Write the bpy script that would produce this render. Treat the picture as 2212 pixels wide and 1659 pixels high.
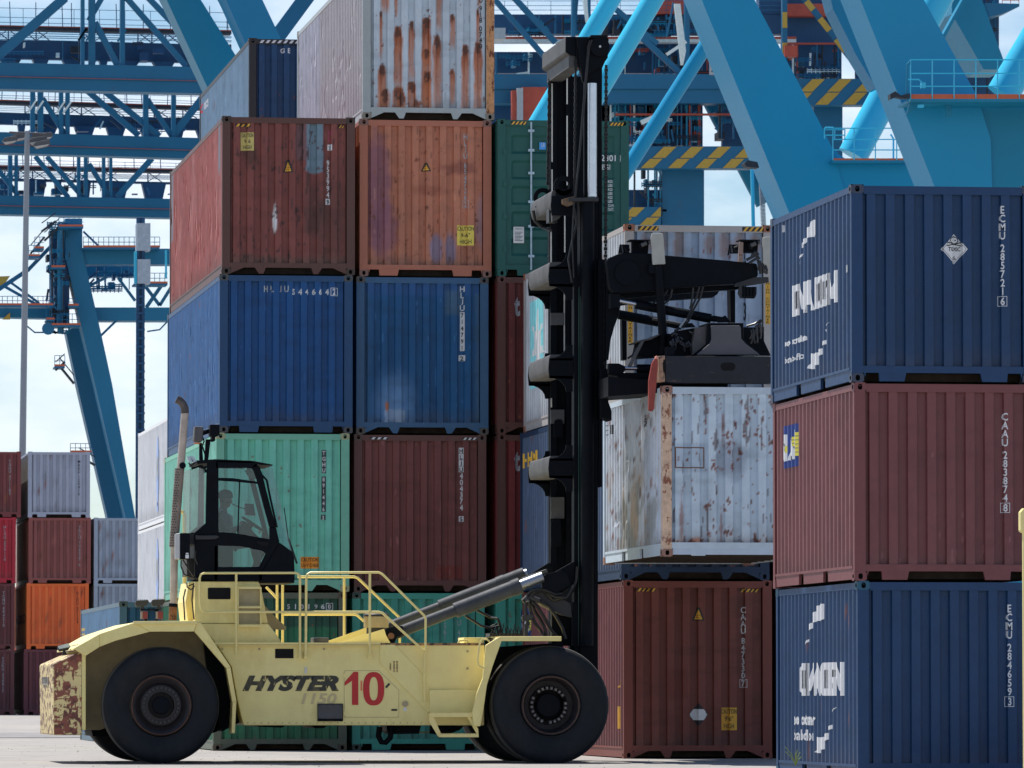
import bpy, bmesh, math, random
import numpy as np
from mathutils import Vector, Matrix
for _o in list(bpy.data.objects): bpy.data.objects.remove(_o)
SC = bpy.context.scene
COL = SC.collection
R = math.radians
random.seed(7)

# ---------------- camera (telephoto, slightly tilted up) ----------------
CAMH = 1.0
YAW, PITCH = R(7.66), math.atan(0.05056)
FPX, CX, CY = 13393.0, 1106.0, 829.5          # focal length and centre in units of a 2212 px wide frame
cam_d = bpy.data.cameras.new("camera"); cam = bpy.data.objects.new("camera", cam_d); COL.objects.link(cam)
cam_d.sensor_width = 36.0; cam_d.lens = FPX/2212.0*36.0
cam_d.clip_start = 1.0; cam_d.clip_end = 20000
cam.location = (0, 0, CAMH); cam.rotation_euler = (R(90)+PITCH, 0, -YAW)
cam_d.dof.use_dof = True; cam_d.dof.focus_distance = 95.0; cam_d.dof.aperture_fstop = 15.0
SC.camera = cam
# ---------------- world and sun ----------------
SUN_EL = R(64); SUN_H = Vector((-0.56, 0.83, 0)).normalized()
wd = bpy.data.worlds.new("World"); SC.world = wd; wd.use_nodes = True
nt = wd.node_tree; nt.nodes.clear()
wo = nt.nodes.new("ShaderNodeOutputWorld"); bg = nt.nodes.new("ShaderNodeBackground")
sky = nt.nodes.new("ShaderNodeTexSky"); sky.sky_type = 'NISHITA'; sky.sun_disc = False
sky.sun_elevation = SUN_EL; sky.sun_rotation = math.atan2(SUN_H.x, SUN_H.y) % (2*math.pi)
sky.air_density = 1.0; sky.dust_density = 0.1; sky.ozone_density = 2.0
tc = nt.nodes.new("ShaderNodeTexCoord"); mp = nt.nodes.new("ShaderNodeMapping")
mp.inputs['Scale'].default_value = (9, 9, 22); mp.inputs['Location'].default_value = (0.3, 0.1, 0.35)
cn = nt.nodes.new("ShaderNodeTexNoise"); cn.inputs['Scale'].default_value = 1.3; cn.inputs['Detail'].default_value = 9; cn.inputs['Roughness'].default_value = 0.55
cr = nt.nodes.new("ShaderNodeValToRGB"); cr.color_ramp.elements[0].position = 0.41; cr.color_ramp.elements[1].position = 0.66
mx = nt.nodes.new("ShaderNodeMix"); mx.data_type = 'RGBA'
L = nt.links.new
L(tc.outputs['Generated'], mp.inputs['Vector']); L(mp.outputs[0], cn.inputs['Vector']); L(cn.outputs[0], cr.inputs[0])
sx = nt.nodes.new("ShaderNodeSeparateXYZ"); L(tc.outputs['Generated'], sx.inputs[0])
el = nt.nodes.new("ShaderNodeMapRange"); el.inputs[1].default_value = 0.16; el.inputs[2].default_value = 0.42; el.inputs[3].default_value = 1.0; el.inputs[4].default_value = 0.12; L(sx.outputs[2], el.inputs[0])
ml = nt.nodes.new("ShaderNodeMath"); ml.operation = 'MULTIPLY'; L(cr.outputs[0], ml.inputs[0]); L(el.outputs[0], ml.inputs[1])
L(ml.outputs[0], mx.inputs[0]); L(sky.outputs[0], mx.inputs[6]); mx.inputs[7].default_value = (12.2, 11.2, 10.6, 1)
tn = nt.nodes.new('ShaderNodeMix'); tn.data_type = 'RGBA'; tn.blend_type = 'MULTIPLY'; tn.inputs[0].default_value = 1.0; tn.inputs[7].default_value = (0.86, 0.97, 1.10, 1)
L(mx.outputs[2], tn.inputs[6]); L(tn.outputs[2], bg.inputs[0]); bg.inputs[1].default_value = 0.078; L(bg.outputs[0], wo.inputs[0])
sd = bpy.data.lights.new("sun", 'SUN'); sun = bpy.data.objects.new("sun", sd); COL.objects.link(sun)
sd.energy = 4.8; sd.angle = R(0.53); sd.color = (1.0, 0.955, 0.89)
sv = Vector((SUN_H.x*math.cos(SUN_EL), SUN_H.y*math.cos(SUN_EL), math.sin(SUN_EL)))
sun.rotation_euler = sv.to_track_quat('Z', 'Y').to_euler()
sun.location = (0, 60, 60)
SC.view_settings.view_transform = 'Standard'; SC.view_settings.look = 'None'
SC.view_settings.exposure = 0.45; SC.view_settings.gamma = 1.0

# ---------------- pixel measurement -> metres on a plane ----------------
Fh = Vector((math.sin(YAW), math.cos(YAW), 0)); RT = Vector((math.cos(YAW), -math.sin(YAW), 0))
FW = Fh*math.cos(PITCH)+Vector((0, 0, math.sin(PITCH))); UP = -Fh*math.sin(PITCH)+Vector((0, 0, math.cos(PITCH)))
C0 = Vector((0, 0, CAMH))
def ray(dx, dy): return FW*FPX+RT*(dx-CX)-UP*(dy-CY)
def W(dx, dy, Y):
    d = ray(dx, dy); return C0+d*(Y/d.y)
def WX(dx, dy, X):
    d = ray(dx, dy); return C0+d*(X/d.x)
def px(Y): return Y/FPX*1.01          # metres per unit at that distance
GP = [(0, -.10), (80, -.08), (93, 0), (112, .03), (135, .06), (244, .31), (500, .5), (4000, .5)]
def gz(Y): return float(np.interp(Y, [a for a, b in GP], [b for a, b in GP]))

# ---------------- object helpers ----------------
WL = {}
def setp(o, label=None, cat=None, group=None, kind=None):
    if label: o['label'] = label
    if cat: o['category'] = cat
    if group: o['group'] = group
    if kind: o['kind'] = kind
    return o
def thing(name, loc, label, cat, group=None):
    o = bpy.data.objects.new(name, None); COL.objects.link(o); o.location = loc
    o.empty_display_size = 0.3
    WL[o.name] = Vector(loc); return setp(o, label, cat, group)
WHOLE = {'frame', 'floor', 'machinery', 'shield_holes', 'warning_stripes', 'wheel_nuts', 'hose_bundle', 'lift_chain', 'lattice', 'bolts', 'hoist_ropes', 'cable_chain', 'vest_stripes', 'tower_mast', 'tyre', 'work_light', 'lamp_head'}
def clusters(V, F):
    """groups of faces whose pieces touch or nearly touch"""
    par = list(range(len(V)))
    def find(a):
        while par[a] != a: par[a] = par[par[a]]; a = par[a]
        return a
    for f in F:
        r = find(f[0])
        for i in f[1:]: par[find(i)] = r
    comp = {}
    for k, f in enumerate(F): comp.setdefault(find(f[0]), []).append(k)
    cs = list(comp.values())
    if len(cs) == 1 or len(cs) > 400: return [sum(cs, [])] if len(cs) > 1 else cs
    bb = []
    for c in cs:
        P = np.array([V[i] for k in c for i in F[k]]); bb.append((P.min(0)-.012, P.max(0)+.012))
    p2 = list(range(len(cs)))
    def f2(a):
        while p2[a] != a: p2[a] = p2[p2[a]]; a = p2[a]
        return a
    for i in range(len(cs)):
        for j in range(i):
            if np.all(bb[i][0] <= bb[j][1]) and np.all(bb[j][0] <= bb[i][1]): p2[f2(i)] = f2(j)
    out = {}
    for i, c in enumerate(cs): out.setdefault(f2(i), []).extend(c)
    return list(out.values())
class MB:
    def __init__(s): s.v = []; s.f = []; s.m = []
    def add(s, vs, fs, mi=0):
        b = len(s.v); s.v += [tuple(v) for v in vs]
        for f in fs: s.f.append(tuple(i+b for i in f)); s.m.append(mi)
        return s
    def box(s, x0, x1, y0, y1, z0, z1, mi=0):
        x0, x1 = sorted((x0, x1)); y0, y1 = sorted((y0, y1)); z0, z1 = sorted((z0, z1))
        return s.add([(x0,y0,z0),(x1,y0,z0),(x1,y1,z0),(x0,y1,z0),(x0,y0,z1),(x1,y0,z1),(x1,y1,z1),(x0,y1,z1)],
              [(0,3,2,1),(4,5,6,7),(0,1,5,4),(1,2,6,5),(2,3,7,6),(3,0,4,7)], mi)
    def prism(s, pts, y0, y1, mi=0):
        """polygon of (x,z) extruded from y0 to y1"""
        a = sum(pts[i][0]*pts[(i+1) % len(pts)][1]-pts[(i+1) % len(pts)][0]*pts[i][1] for i in range(len(pts)))
        if a < 0: pts = pts[::-1]
        n = len(pts)
        return s.add([(p[0], y0, p[1]) for p in pts]+[(p[0], y1, p[1]) for p in pts],
              [tuple(range(n)), tuple(range(2*n-1, n-1, -1))]+[(i, i+n, (i+1) % n+n, (i+1) % n) for i in range(n)], mi)
    def pD(s, pts, Y0, Y1, mi=0):
        """polygon measured in the picture on plane Y0, given its real depth to Y1"""
        q = [W(a, b, Y0) for a, b in pts]; return s.prism([(p.x, p.z) for p in q], Y0, Y1, mi)
    def bD(s, x0, y0, x1, y1, Y0, Y1, mi=0):
        return s.pD([(x0, y0), (x1, y0), (x1, y1), (x0, y1)], Y0, Y1, mi)
    def cyl(s, p0, p1, r0, r1=None, n=16, mi=0, cap=True):
        r1 = r0 if r1 is None else r1; p0 = Vector(p0); p1 = Vector(p1); d = (p1-p0).normalized()
        a = d.orthogonal().normalized(); b = d.cross(a)
        vs = []
        for p, r in ((p0, r0), (p1, r1)):
            for i in range(n):
                t = 2*math.pi*i/n; vs.append(p+(a*math.cos(t)+b*math.sin(t))*r)
        fs = [(i, (i+1) % n, (i+1) % n+n, i+n) for i in range(n)]
        if cap: fs += [tuple(range(n-1, -1, -1)), tuple(range(n, 2*n))]
        return s.add(vs, fs, mi)
    def tube(s, pts, r, n=8, mi=0):
        pts = [Vector(p) for p in pts]; vs = []; N = len(pts); a = None
        for i, p in enumerate(pts):
            d = ((pts[min(i+1, N-1)]-pts[max(i-1, 0)])).normalized()
            a = d.orthogonal().normalized() if a is None else (a-d*a.dot(d)).normalized()
            b = d.cross(a)
            for k in range(n):
                t = 2*math.pi*k/n; vs.append(p+(a*math.cos(t)+b*math.sin(t))*r)
        fs = [(i*n+k, i*n+(k+1) % n, (i+1)*n+(k+1) % n, (i+1)*n+k) for i in range(N-1) for k in range(n)]
        fs += [tuple(range(n-1, -1, -1)), tuple(range((N-1)*n, N*n))]
        return s.add(vs, fs, mi)
    def beam(s, p0, p1, w, h, mi=0, up=(0, 0, 1)):
        p0 = Vector(p0); p1 = Vector(p1); d = (p1-p0).normalized(); u = Vector(up)
        if abs(d.dot(u)) > .98: u = Vector((1, 0, 0))
        a = d.cross(u).normalized()*w/2; b = a.cross(d).normalized()*h/2
        vs = [p+q for p in (p0, p1) for q in (-a-b, a-b, a+b, -a+b)]
        return s.add(vs, [(0,3,2,1),(4,5,6,7),(0,1,5,4),(1,2,6,5),(2,3,7,6),(3,0,4,7)], mi)
    def lathe(s, cx, cz, prof, n=48, mi=0, c0=True, c1=True):
        """prof: list of (radius, y); spun round an axis along Y"""
        vs = []
        for r, y in prof:
            for i in range(n):
                t = 2*math.pi*i/n; vs.append((cx+r*math.cos(t), y, cz+r*math.sin(t)))
        P = len(prof)
        fs = [(j*n+i, j*n+(i+1) % n, (j+1)*n+(i+1) % n, (j+1)*n+i) for j in range(P-1) for i in range(n)]
        if c0: fs.append(tuple(range(n)))
        if c1: fs.append(tuple(range(P*n-1, (P-1)*n-1, -1)))
        return s.add(vs, fs, mi)
    def build(s, name, mats, parent=None, smooth=False, bevel=0, fixn=True, loc=None, whole=False):
        if not isinstance(mats, (list, tuple)): mats = [mats]
        if parent is not None and not whole and name not in WHOLE and len(s.f) < 20000:
            cl = clusters(s.v, s.f)
            if 1 < len(cl) <= 24:
                first = None
                for fi in cl:
                    idx = sorted({i for k in fi for i in s.f[k]}); mp_ = {a: b for b, a in enumerate(idx)}; q = MB()
                    q.v = [s.v[i] for i in idx]; q.f = [tuple(mp_[i] for i in s.f[k]) for k in fi]; q.m = [s.m[k] for k in fi]
                    o = q.build(name, mats, parent, smooth, bevel, fixn, None, True); first = first or o
                return first
        V = np.array(s.v, dtype=float).reshape(-1, 3)
        c = (V.min(0)+V.max(0))/2 if loc is None else np.array(loc)
        if parent is None and loc is None: c[2] = V[:, 2].min()
        me = bpy.data.meshes.new(name); me.from_pydata((V-c).tolist(), [], s.f)
        for m in mats: me.materials.append(m)
        if len(mats) > 1: me.polygons.foreach_set('material_index', s.m)
        if fixn:
            bm = bmesh.new(); bm.from_mesh(me); bmesh.ops.recalc_face_normals(bm, faces=bm.faces); bm.to_mesh(me); bm.free()
        if smooth:
            me.shade_smooth() if hasattr(me, 'shade_smooth') else None
        o = bpy.data.objects.new(name, me); COL.objects.link(o)
        pw = WL[parent.name] if parent else Vector((0, 0, 0))
        o.location = Vector(c)-pw; o.parent = parent; WL[o.name] = Vector(c)
        if smooth:
            try: me.set_sharp_from_angle(angle=R(35))
            except Exception: pass
        if bevel:
            b = o.modifiers.new('bevel', 'BEVEL'); b.width = bevel; b.segments = 2; b.limit_method = 'ANGLE'; b.angle_limit = R(40)
        return o
def arc(cx, cy, r, a0, a1, n=6):
    return [(cx+r*math.cos(R(a0+(a1-a0)*i/n)), cy+r*math.sin(R(a0+(a1-a0)*i/n))) for i in range(n+1)]

# ---------------- materials ----------------
def lin(c): c = c/255.0; return c/12.92 if c <= .04045 else ((c+.055)/1.055)**2.4
def A(r, g, b, k=1.0): return tuple(min(.86, lin(x)/k) for x in (r, g, b))
MT = {}
def mat(name, col, rough=.55, metal=0, var=.12, vs=6.0, wear=None, wv=.5, ws=(3, 3, 3), bump=0, bs=30, spec=.4, dirt=None, dv=.4, wn=4.0):
    if name in MT: return MT[name]
    m = bpy.data.materials.new(name); m.use_nodes = True; n = m.node_tree; n.nodes.clear(); l = n.links.new
    out = n.nodes.new("ShaderNodeOutputMaterial"); p = n.nodes.new("ShaderNodeBsdfPrincipled"); l(p.outputs[0], out.inputs[0])
    tc = n.nodes.new("ShaderNodeTexCoord")
    def noise(sc, det=6, ro=.6, mscale=None, loc=(0, 0, 0)):
        q = n.nodes.new("ShaderNodeTexNoise"); q.inputs['Scale'].default_value = sc; q.inputs['Detail'].default_value = det; q.inputs['Roughness'].default_value = ro
        mpn = n.nodes.new("ShaderNodeMapping"); mpn.inputs['Location'].default_value = loc
        if mscale: mpn.inputs['Scale'].default_value = mscale
        l(tc.outputs['Object'], mpn.inputs[0]); l(mpn.outputs[0], q.inputs[0]); return q.outputs[0]
    def ramp(src, a, b):
        r = n.nodes.new("ShaderNodeMapRange"); r.inputs[1].default_value = a; r.inputs[2].default_value = b; l(src, r.inputs[0]); return r.outputs[0]
    def mix(fac, a, b, mode='MIX'):
        q = n.nodes.new("ShaderNodeMix"); q.data_type = 'RGBA'; q.blend_type = mode
        if isinstance(fac, float): q.inputs[0].default_value = fac
        else: l(fac, q.inputs[0])
        for i, x in ((6, a), (7, b)):
            if isinstance(x, tuple): q.inputs[i].default_value = (*x[:3], 1)
            else: l(x, q.inputs[i])
        return q.outputs[2]
    if col == 'ATTR':
        at = n.nodes.new("ShaderNodeVertexColor"); at.layer_name = "Col"; base = at.outputs[0]
        v = ramp(noise(5, 8, .65), .3, .7)
        vv = n.nodes.new("ShaderNodeMapRange"); vv.inputs[3].default_value = 1-var; vv.inputs[4].default_value = 1+var; l(v, vv.inputs[0])
        cc = n.nodes.new("ShaderNodeVectorMath"); cc.operation = 'SCALE'; l(base, cc.inputs[0]); l(vv.outputs[0], cc.inputs['Scale']); c = cc.outputs[0]
    else:
        lo = tuple(x*(1-var) for x in col); hi = tuple(min(.9, x*(1+var)) for x in col)
        c = mix(ramp(noise(vs, 8, .65), .3, .7), lo, hi)
    if dirt:
        c = mix(ramp(noise(1.3, 7, .7, (1, 1, .45), (3, 1, 2)), .75-dv*.5, .95-dv*.3), c, dirt)
    if wear:
        c = mix(ramp(noise(wn, 12, .72, ws, (7, 3, 1)), .5+(1-wv)*.18, .54+(1-wv)*.18), c, wear)
    if isinstance(c, tuple): p.inputs['Base Color'].default_value = (*c, 1)
    else: l(c, p.inputs['Base Color'])
    p.inputs['Metallic'].default_value = metal
    r = n.nodes.new("ShaderNodeMapRange"); r.inputs[3].default_value = max(.03, rough-.12); r.inputs[4].default_value = min(1, rough+.12)
    l(noise(11, 5, .6), r.inputs[0]); l(r.outputs[0], p.inputs['Roughness'])
    p.inputs['Specular IOR Level'].default_value = spec
    if bump:
        b = n.nodes.new("ShaderNodeBump"); b.inputs['Strength'].default_value = bump; b.inputs['Distance'].default_value = .02
        l(noise(bs, 6, .6), b.inputs['Height']); l(b.outputs[0], p.inputs['Normal'])
    MT[name] = m; return m
def glass(name, tint=(.72, .84, .84), gl=.10, haze=.05):
    m = bpy.data.materials.new(name); m.use_nodes = True; n = m.node_tree; n.nodes.clear(); l = n.links.new
    out = n.nodes.new("ShaderNodeOutputMaterial"); t = n.nodes.new("ShaderNodeBsdfTransparent"); t.inputs[0].default_value = (*tint, 1)
    g = n.nodes.new("ShaderNodeBsdfGlossy"); g.inputs['Roughness'].default_value = .05
    d = n.nodes.new("ShaderNodeBsdfDiffuse"); d.inputs[0].default_value = (.35, .36, .36, 1)
    m1 = n.nodes.new("ShaderNodeMixShader"); m1.inputs[0].default_value = gl; m2 = n.nodes.new("ShaderNodeMixShader")
    ns = n.nodes.new("ShaderNodeTexNoise"); ns.inputs['Scale'].default_value = 4; mr = n.nodes.new("ShaderNodeMapRange"); mr.inputs[3].default_value = haze*.3; mr.inputs[4].default_value = haze*1.8
    tc = n.nodes.new("ShaderNodeTexCoord"); l(tc.outputs['Object'], ns.inputs[0]); l(ns.outputs[0], mr.inputs[0]); l(mr.outputs[0], m2.inputs[0])
    l(t.outputs[0], m1.inputs[1]); l(g.outputs[0], m1.inputs[2]); l(m1.outputs[0], m2.inputs[1]); l(d.outputs[0], m2.inputs[2]); l(m2.outputs[0], out.inputs[0])
    return m
SH = .69   # light reaching a shaded front compared with full daylight
M_cont = mat('container_paint', 'ATTR', rough=.52, var=.07, bump=.05, bs=60)
M_hole = mat('dark_inside', (.004, .004, .005), rough=.9, var=0)
M_white = mat('white_lettering', (.72, .73, .74), rough=.5, var=.08, vs=20)
M_grayw = mat('faded_white_lettering', (.42, .44, .47), rough=.6, var=.25, vs=14)
M_black = mat('black_lettering', (.02, .02, .022), rough=.5, var=.1)
M_yel = mat('warning_yellow', (.78, .42, .05), rough=.5, var=.1, vs=12)
M_paleyel = mat('old_sign_yellow', (.62, .50, .16), rough=.55, var=.12, vs=12, wear=(.35, .25, .1), wv=.25)
M_rubber = mat('tyre_rubber', (.007, .010, .014), rough=.62, var=.25, vs=5, bump=.15, bs=25, dirt=(.022, .022, .024), dv=.55, spec=.25)
M_blackp = mat('black_machine_paint', (.0024, .0042, .0075), rough=.6, var=.3, vs=5, dirt=(.009, .009, .010), dv=.2, spec=.12)
M_greyp = mat('dusty_dark_steel', (.030, .031, .034), rough=.6, var=.3, vs=6, dirt=(.075, .07, .066), dv=.4)
M_dust = mat('dusty_pale_steel', (.085, .084, .084), rough=.62, var=.25, vs=4, dirt=(.045, .043, .041), dv=.5)
M_chrome = mat('chrome_rod', (.60, .63, .68), rough=.30, metal=1, var=.05)
M_ylw = mat('machine_yellow', (.88, .735, .30), rough=.45, var=.07, vs=3, dirt=(.66, .50, .17), dv=.5, wear=(.13, .08, .045), wv=-.25, wn=5.0)
M_ylr = mat('handrail_yellow', (.84, .71, .29), rough=.42, var=.06, vs=6, wear=(.10, .07, .05), wv=.12)
M_chrd = mat('worn_chrome', (.30, .33, .38), rough=.42, metal=1, var=.1)
M_ycw = mat('chipped_counterweight', (.74, .60, .27), rough=.6, var=.1, vs=4, wear=(.16, .07, .05), wv=1.02, wn=5.0, ws=(.7, .7, 1.9), dirt=(.5, .36, .2), dv=.6)
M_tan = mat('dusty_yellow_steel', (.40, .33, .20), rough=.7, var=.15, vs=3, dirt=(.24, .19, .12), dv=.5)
M_rust = mat('rusty_steel', (.20, .095, .055), rough=.8, var=.4, vs=9)
M_exh = mat('exhaust_steel', (.50, .42, .35), rough=.5, metal=.25, var=.25, vs=5, dirt=(.20, .11, .07), dv=.5)
M_redb = mat('guide_arm_red', (.30, .055, .04), rough=.5, var=.2, vs=6, wear=(.12, .05, .04), wv=.2)
M_rednum = mat('red_number_paint', (.52, .025, .025), rough=.45, var=.06)
M_glass = glass('cab_glass', (.66, .80, .83), .06, .012)
M_hose = mat('hydraulic_hose', (.012, .012, .013), rough=.4, var=.1)
M_lampg = mat('lamp_glass', (.5, .6, .65), rough=.1, var=.05)
M_alu = mat('aluminium', (.5, .5, .5), rough=.4, metal=.7, var=.15)

# ---------------- lettering ----------------
_tx = {}
def glyphs(s, bold=0.0, shear=0.0):
    k = (s, bold, shear)
    if k in _tx: return _tx[k]
    cu = bpy.data.curves.new('txt', 'FONT'); cu.body = s; cu.size = 1.0; cu.offset = bold; cu.shear = shear; cu.resolution_u = 3; cu.fill_mode = 'FRONT'
    ob = bpy.data.objects.new('txt', cu); COL.objects.link(ob)
    bpy.context.view_layer.update()
    dg = bpy.context.evaluated_depsgraph_get(); me = bpy.data.meshes.new_from_object(ob.evaluated_get(dg))
    V = np.array([v.co[:] for v in me.vertices]).reshape(-1, 3); F = [tuple(p.vertices) for p in me.polygons]
    bpy.data.objects.remove(ob); bpy.data.curves.remove(cu); bpy.data.meshes.remove(me)
    _tx[k] = (V[:, :2], F); return _tx[k]
_H = None
def hsize(bold=0.0):
    V, F = glyphs('H', bold); return V[:, 0].max()-V[:, 0].min(), V[:, 1].max()-V[:, 1].min()
class Flat:
    """flat artwork in (u,v) metres; later laid on a wall profile"""
    def __init__(s): s.v = []; s.f = []; s.m = []
    def poly(s, pts, mi=0):
        b = len(s.v); s.v += [tuple(p) for p in pts]; s.f.append(tuple(range(b, b+len(pts)))); s.m.append(mi); return s
    def rect(s, u0, v0, u1, v1, mi=0): return s.poly([(u0, v0), (u1, v0), (u1, v1), (u0, v1)], mi)
    def text(s, t, u0, v0, u1, v1, mi=0, bold=0, shear=0):
        V, F = glyphs(t, bold, shear); a = V.min(0); d = V.max(0)-a
        b = len(s.v); s.v += [((p[0]-a[0])/d[0]*(u1-u0)+u0, (p[1]-a[1])/d[1]*(v1-v0)+v0) for p in V]
        for f in F: s.f.append(tuple(i+b for i in f)); s.m.append(mi)
        return s
    def char(s, c, uc, vb, w, h, mi=0, bold=.0):
        if c == ' ': return s
        V, F = glyphs(c, bold); hw, hh = hsize(bold); a = V.min(0); d = V.max(0)-a
        k = min(1.15, d[0]/hw)
        if c in '1I': k = max(.18, k*.9)
        s.text(c, uc-w*k/2, vb, uc+w*k/2, vb+h, mi, bold); return s
    def column(s, t, uc, vtop, h, pitch, w, mi=0, bold=.012, boxlast=True, boxm=None):
        """letters one below another; a final digit in brackets gets a frame"""
        v = vtop
        last = None
        if boxlast and '[' in t: last = t[t.index('[')+1]; t = t[:t.index('[')]
        for c in t:
            if c == ' ': v -= pitch*.45; continue
            s.char(c, uc, v-h, w, h, mi, bold); v -= pitch
        if last:
            v -= pitch*.15
            s.frame(uc-w*.85, v-h*1.15, uc+w*.85, v+h*.15, h*.07, mi); s.char(last, uc, v-h, w, h, mi, bold)
        return s
    def frame(s, u0, v0, u1, v1, t, mi=0):
        s.rect(u0, v0, u1, v0+t, mi); s.rect(u0, v1-t, u1, v1, mi); s.rect(u0, v0+t, u0+t, v1-t, mi); s.rect(u1-t, v0+t, u1, v1-t, mi); return s
def lay(fl, name, mats, parent, mapf, cuts=None):
    """mapf(u,v)->xyz world; cuts: u positions where the wall folds"""
    if not isinstance(mats, (list, tuple)): mats = [mats]
    bm = bmesh.new(); vs = [bm.verts.new((a, b, 0)) for a, b in fl.v]; 
    for f, mi in zip(fl.f, fl.m):
        try: ff = bm.faces.new([vs[i] for i in f]); ff.material_index = mi
        except ValueError: pass
    bmesh.ops.triangulate(bm, faces=bm.faces[:], ngon_method='EAR_CLIP')
    if cuts is not None:
        us = [v[0] for v in fl.v]; lo, hi = min(us), max(us)
        for c in cuts:
            if lo < c < hi:
                bmesh.ops.bisect_plane(bm, geom=bm.verts[:]+bm.edges[:]+bm.faces[:], plane_co=(c, 0, 0), plane_no=(1, 0, 0))
    bm.verts.ensure_lookup_table()
    P = [mapf(v.co.x, v.co.y) for v in bm.verts]; cen = sum((Vector(p) for p in P), Vector())/len(P)
    for v, p in zip(bm.verts, P): v.co = Vector(p)-cen
    me = bpy.data.meshes.new(name); bm.to_mesh(me); bm.free()
    for m in mats: me.materials.append(m)
    o = bpy.data.objects.new(name, me); COL.objects.link(o); o.parent = parent
    o.location = cen-(WL[parent.name] if parent else Vector()); WL[o.name] = cen
    return o
# ---------------- containers ----------------
_rg = np.random.RandomState(3).rand(256, 256)
def vn(x, y, sd=0):
    x = np.asarray(x)+sd*17.3; y = np.asarray(y)+sd*9.1
    xi = np.floor(x).astype(int); yi = np.floor(y).astype(int); fx = x-xi; fy = y-yi
    fx = fx*fx*(3-2*fx); fy = fy*fy*(3-2*fy); g = lambda a, b: _rg[a % 256, b % 256]
    return (g(xi, yi)*(1-fx)+g(xi+1, yi)*fx)*(1-fy)+(g(xi, yi+1)*(1-fx)+g(xi+1, yi+1)*fx)*fy
def fbm(x, y, sd=0, o=4):
    s = 0; a = .5; t = 0
    for i in range(o): s = s+a*vn(x*2**i, y*2**i, sd+i*5); t += a; a *= .55
    return s/t
def sst(e0, e1, x):
    t = np.clip((x-e0)/(e1-e0), 0, 1); return t*t*(3-2*t)
def mixc(C, c, m): return C*(1-m[..., None])+np.array(c)[None, :]*m[..., None] if C.ndim == 2 else C
RUST = A(112, 62, 42, .6); RDARK = A(66, 40, 32, .6); RBR = A(152, 92, 58, .6)
CW = 2.438
def end_profile():
    u0, u1 = .165, CW-.165; P = [(u0, .012)]; u = u0+.045; 
    n = 8; pit = (u1-u0-.045*2+.115)/n; fl = pit-.024-.115
    # outer flats .115 wide, inner flats between them
    P = [(u0, .074), (u0+.03, .074)]; u = u0+.03
    step = (u1-u0-.06)/8.0; w = (step-.022)/2
    for i in range(8):
        P += [(u+.011, .012), (u+.011+w, .012), (u+.022+w, .074), (u+step, .074)]; u += step
    P[-1] = (u1, .074)
    return P
def side_profile(L):
    dd = .052 if L > 8 else .040
    y0, y1 = .20, L-.20; n = int(round((y1-y0)/.278)); st = (y1-y0)/n; P = [(y0-.06, dd)]; y = y0
    k = st/.278
    for i in range(n):
        P += [(y, dd), (y+.068*k, .004), (y+.14*k, .004), (y+.208*k, dd)]; y += st
    P.append((y1+.06, dd)); return P
EP = end_profile()
def pf(P):
    a = [p[0] for p in P]; b = [p[1] for p in P]; return lambda u: float(np.interp(u, a, b))
epf = pf(EP)
def refine(P, d):
    out = []
    for (a, b), (c, e) in zip(P[:-1], P[1:]):
        n = max(1, int(math.ceil((c-a)/d)))
        out += [(a+(c-a)*i/n, b+(e-b)*i/n) for i in range(n)]
    out.append(P[-1]); return out
def wall_mesh(name, cols, rows, mapf, colors, parent):
    """cols: list (u, depth); rows: v values; colors(U,V)->(N,3)"""
    nu, nv = len(cols), len(rows)
    U = np.repeat(np.array([c[0] for c in cols]), nv); D = np.repeat(np.array([c[1] for c in cols]), nv); V = np.tile(np.array(rows), nu)
    X = mapf(U, V, D); cen = (X.min(0)+X.max(0))/2
    f = [(i*nv+j, (i+1)*nv+j, (i+1)*nv+j+1, i*nv+j+1) for i in range(nu-1) for j in range(nv-1)]
    me = bpy.data.meshes.new(name); me.from_pydata((X-cen).tolist(), [], f)
    C = colors(U, V); ca = me.color_attributes.new("Col", 'FLOAT_COLOR', 'POINT')
    ca.data.foreach_set('color', np.concatenate([np.clip(C, 0, .88), np.ones((len(C), 1))], 1).astype(np.float32).ravel())
    me.materials.append(M_cont)
    o = bpy.data.objects.new(name, me); COL.objects.link(o); o.parent = parent
    o.location = Vector(cen)-WL[parent.name]; WL[o.name] = Vector(cen); return o
def solid_color(o, c):
    me = o.data; ca = me.color_attributes.new("Col", 'FLOAT_COLOR', 'POINT')
    n = len(me.vertices); V = np.zeros(n*3); me.vertices.foreach_get('co', V); V = V.reshape(-1, 3)
    C = np.array(c)[None, :]*(1+.10*(fbm(V[:, 0]*3+V[:, 1]*3, V[:, 2]*3, 2)[:, None]-.5)*2)
    if callable(getattr(o, 'x', None)): pass
    ca.data.foreach_set('color', np.concatenate([np.clip(C, 0, .88), np.ones((n, 1))], 1).astype(np.float32).ravel())
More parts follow.
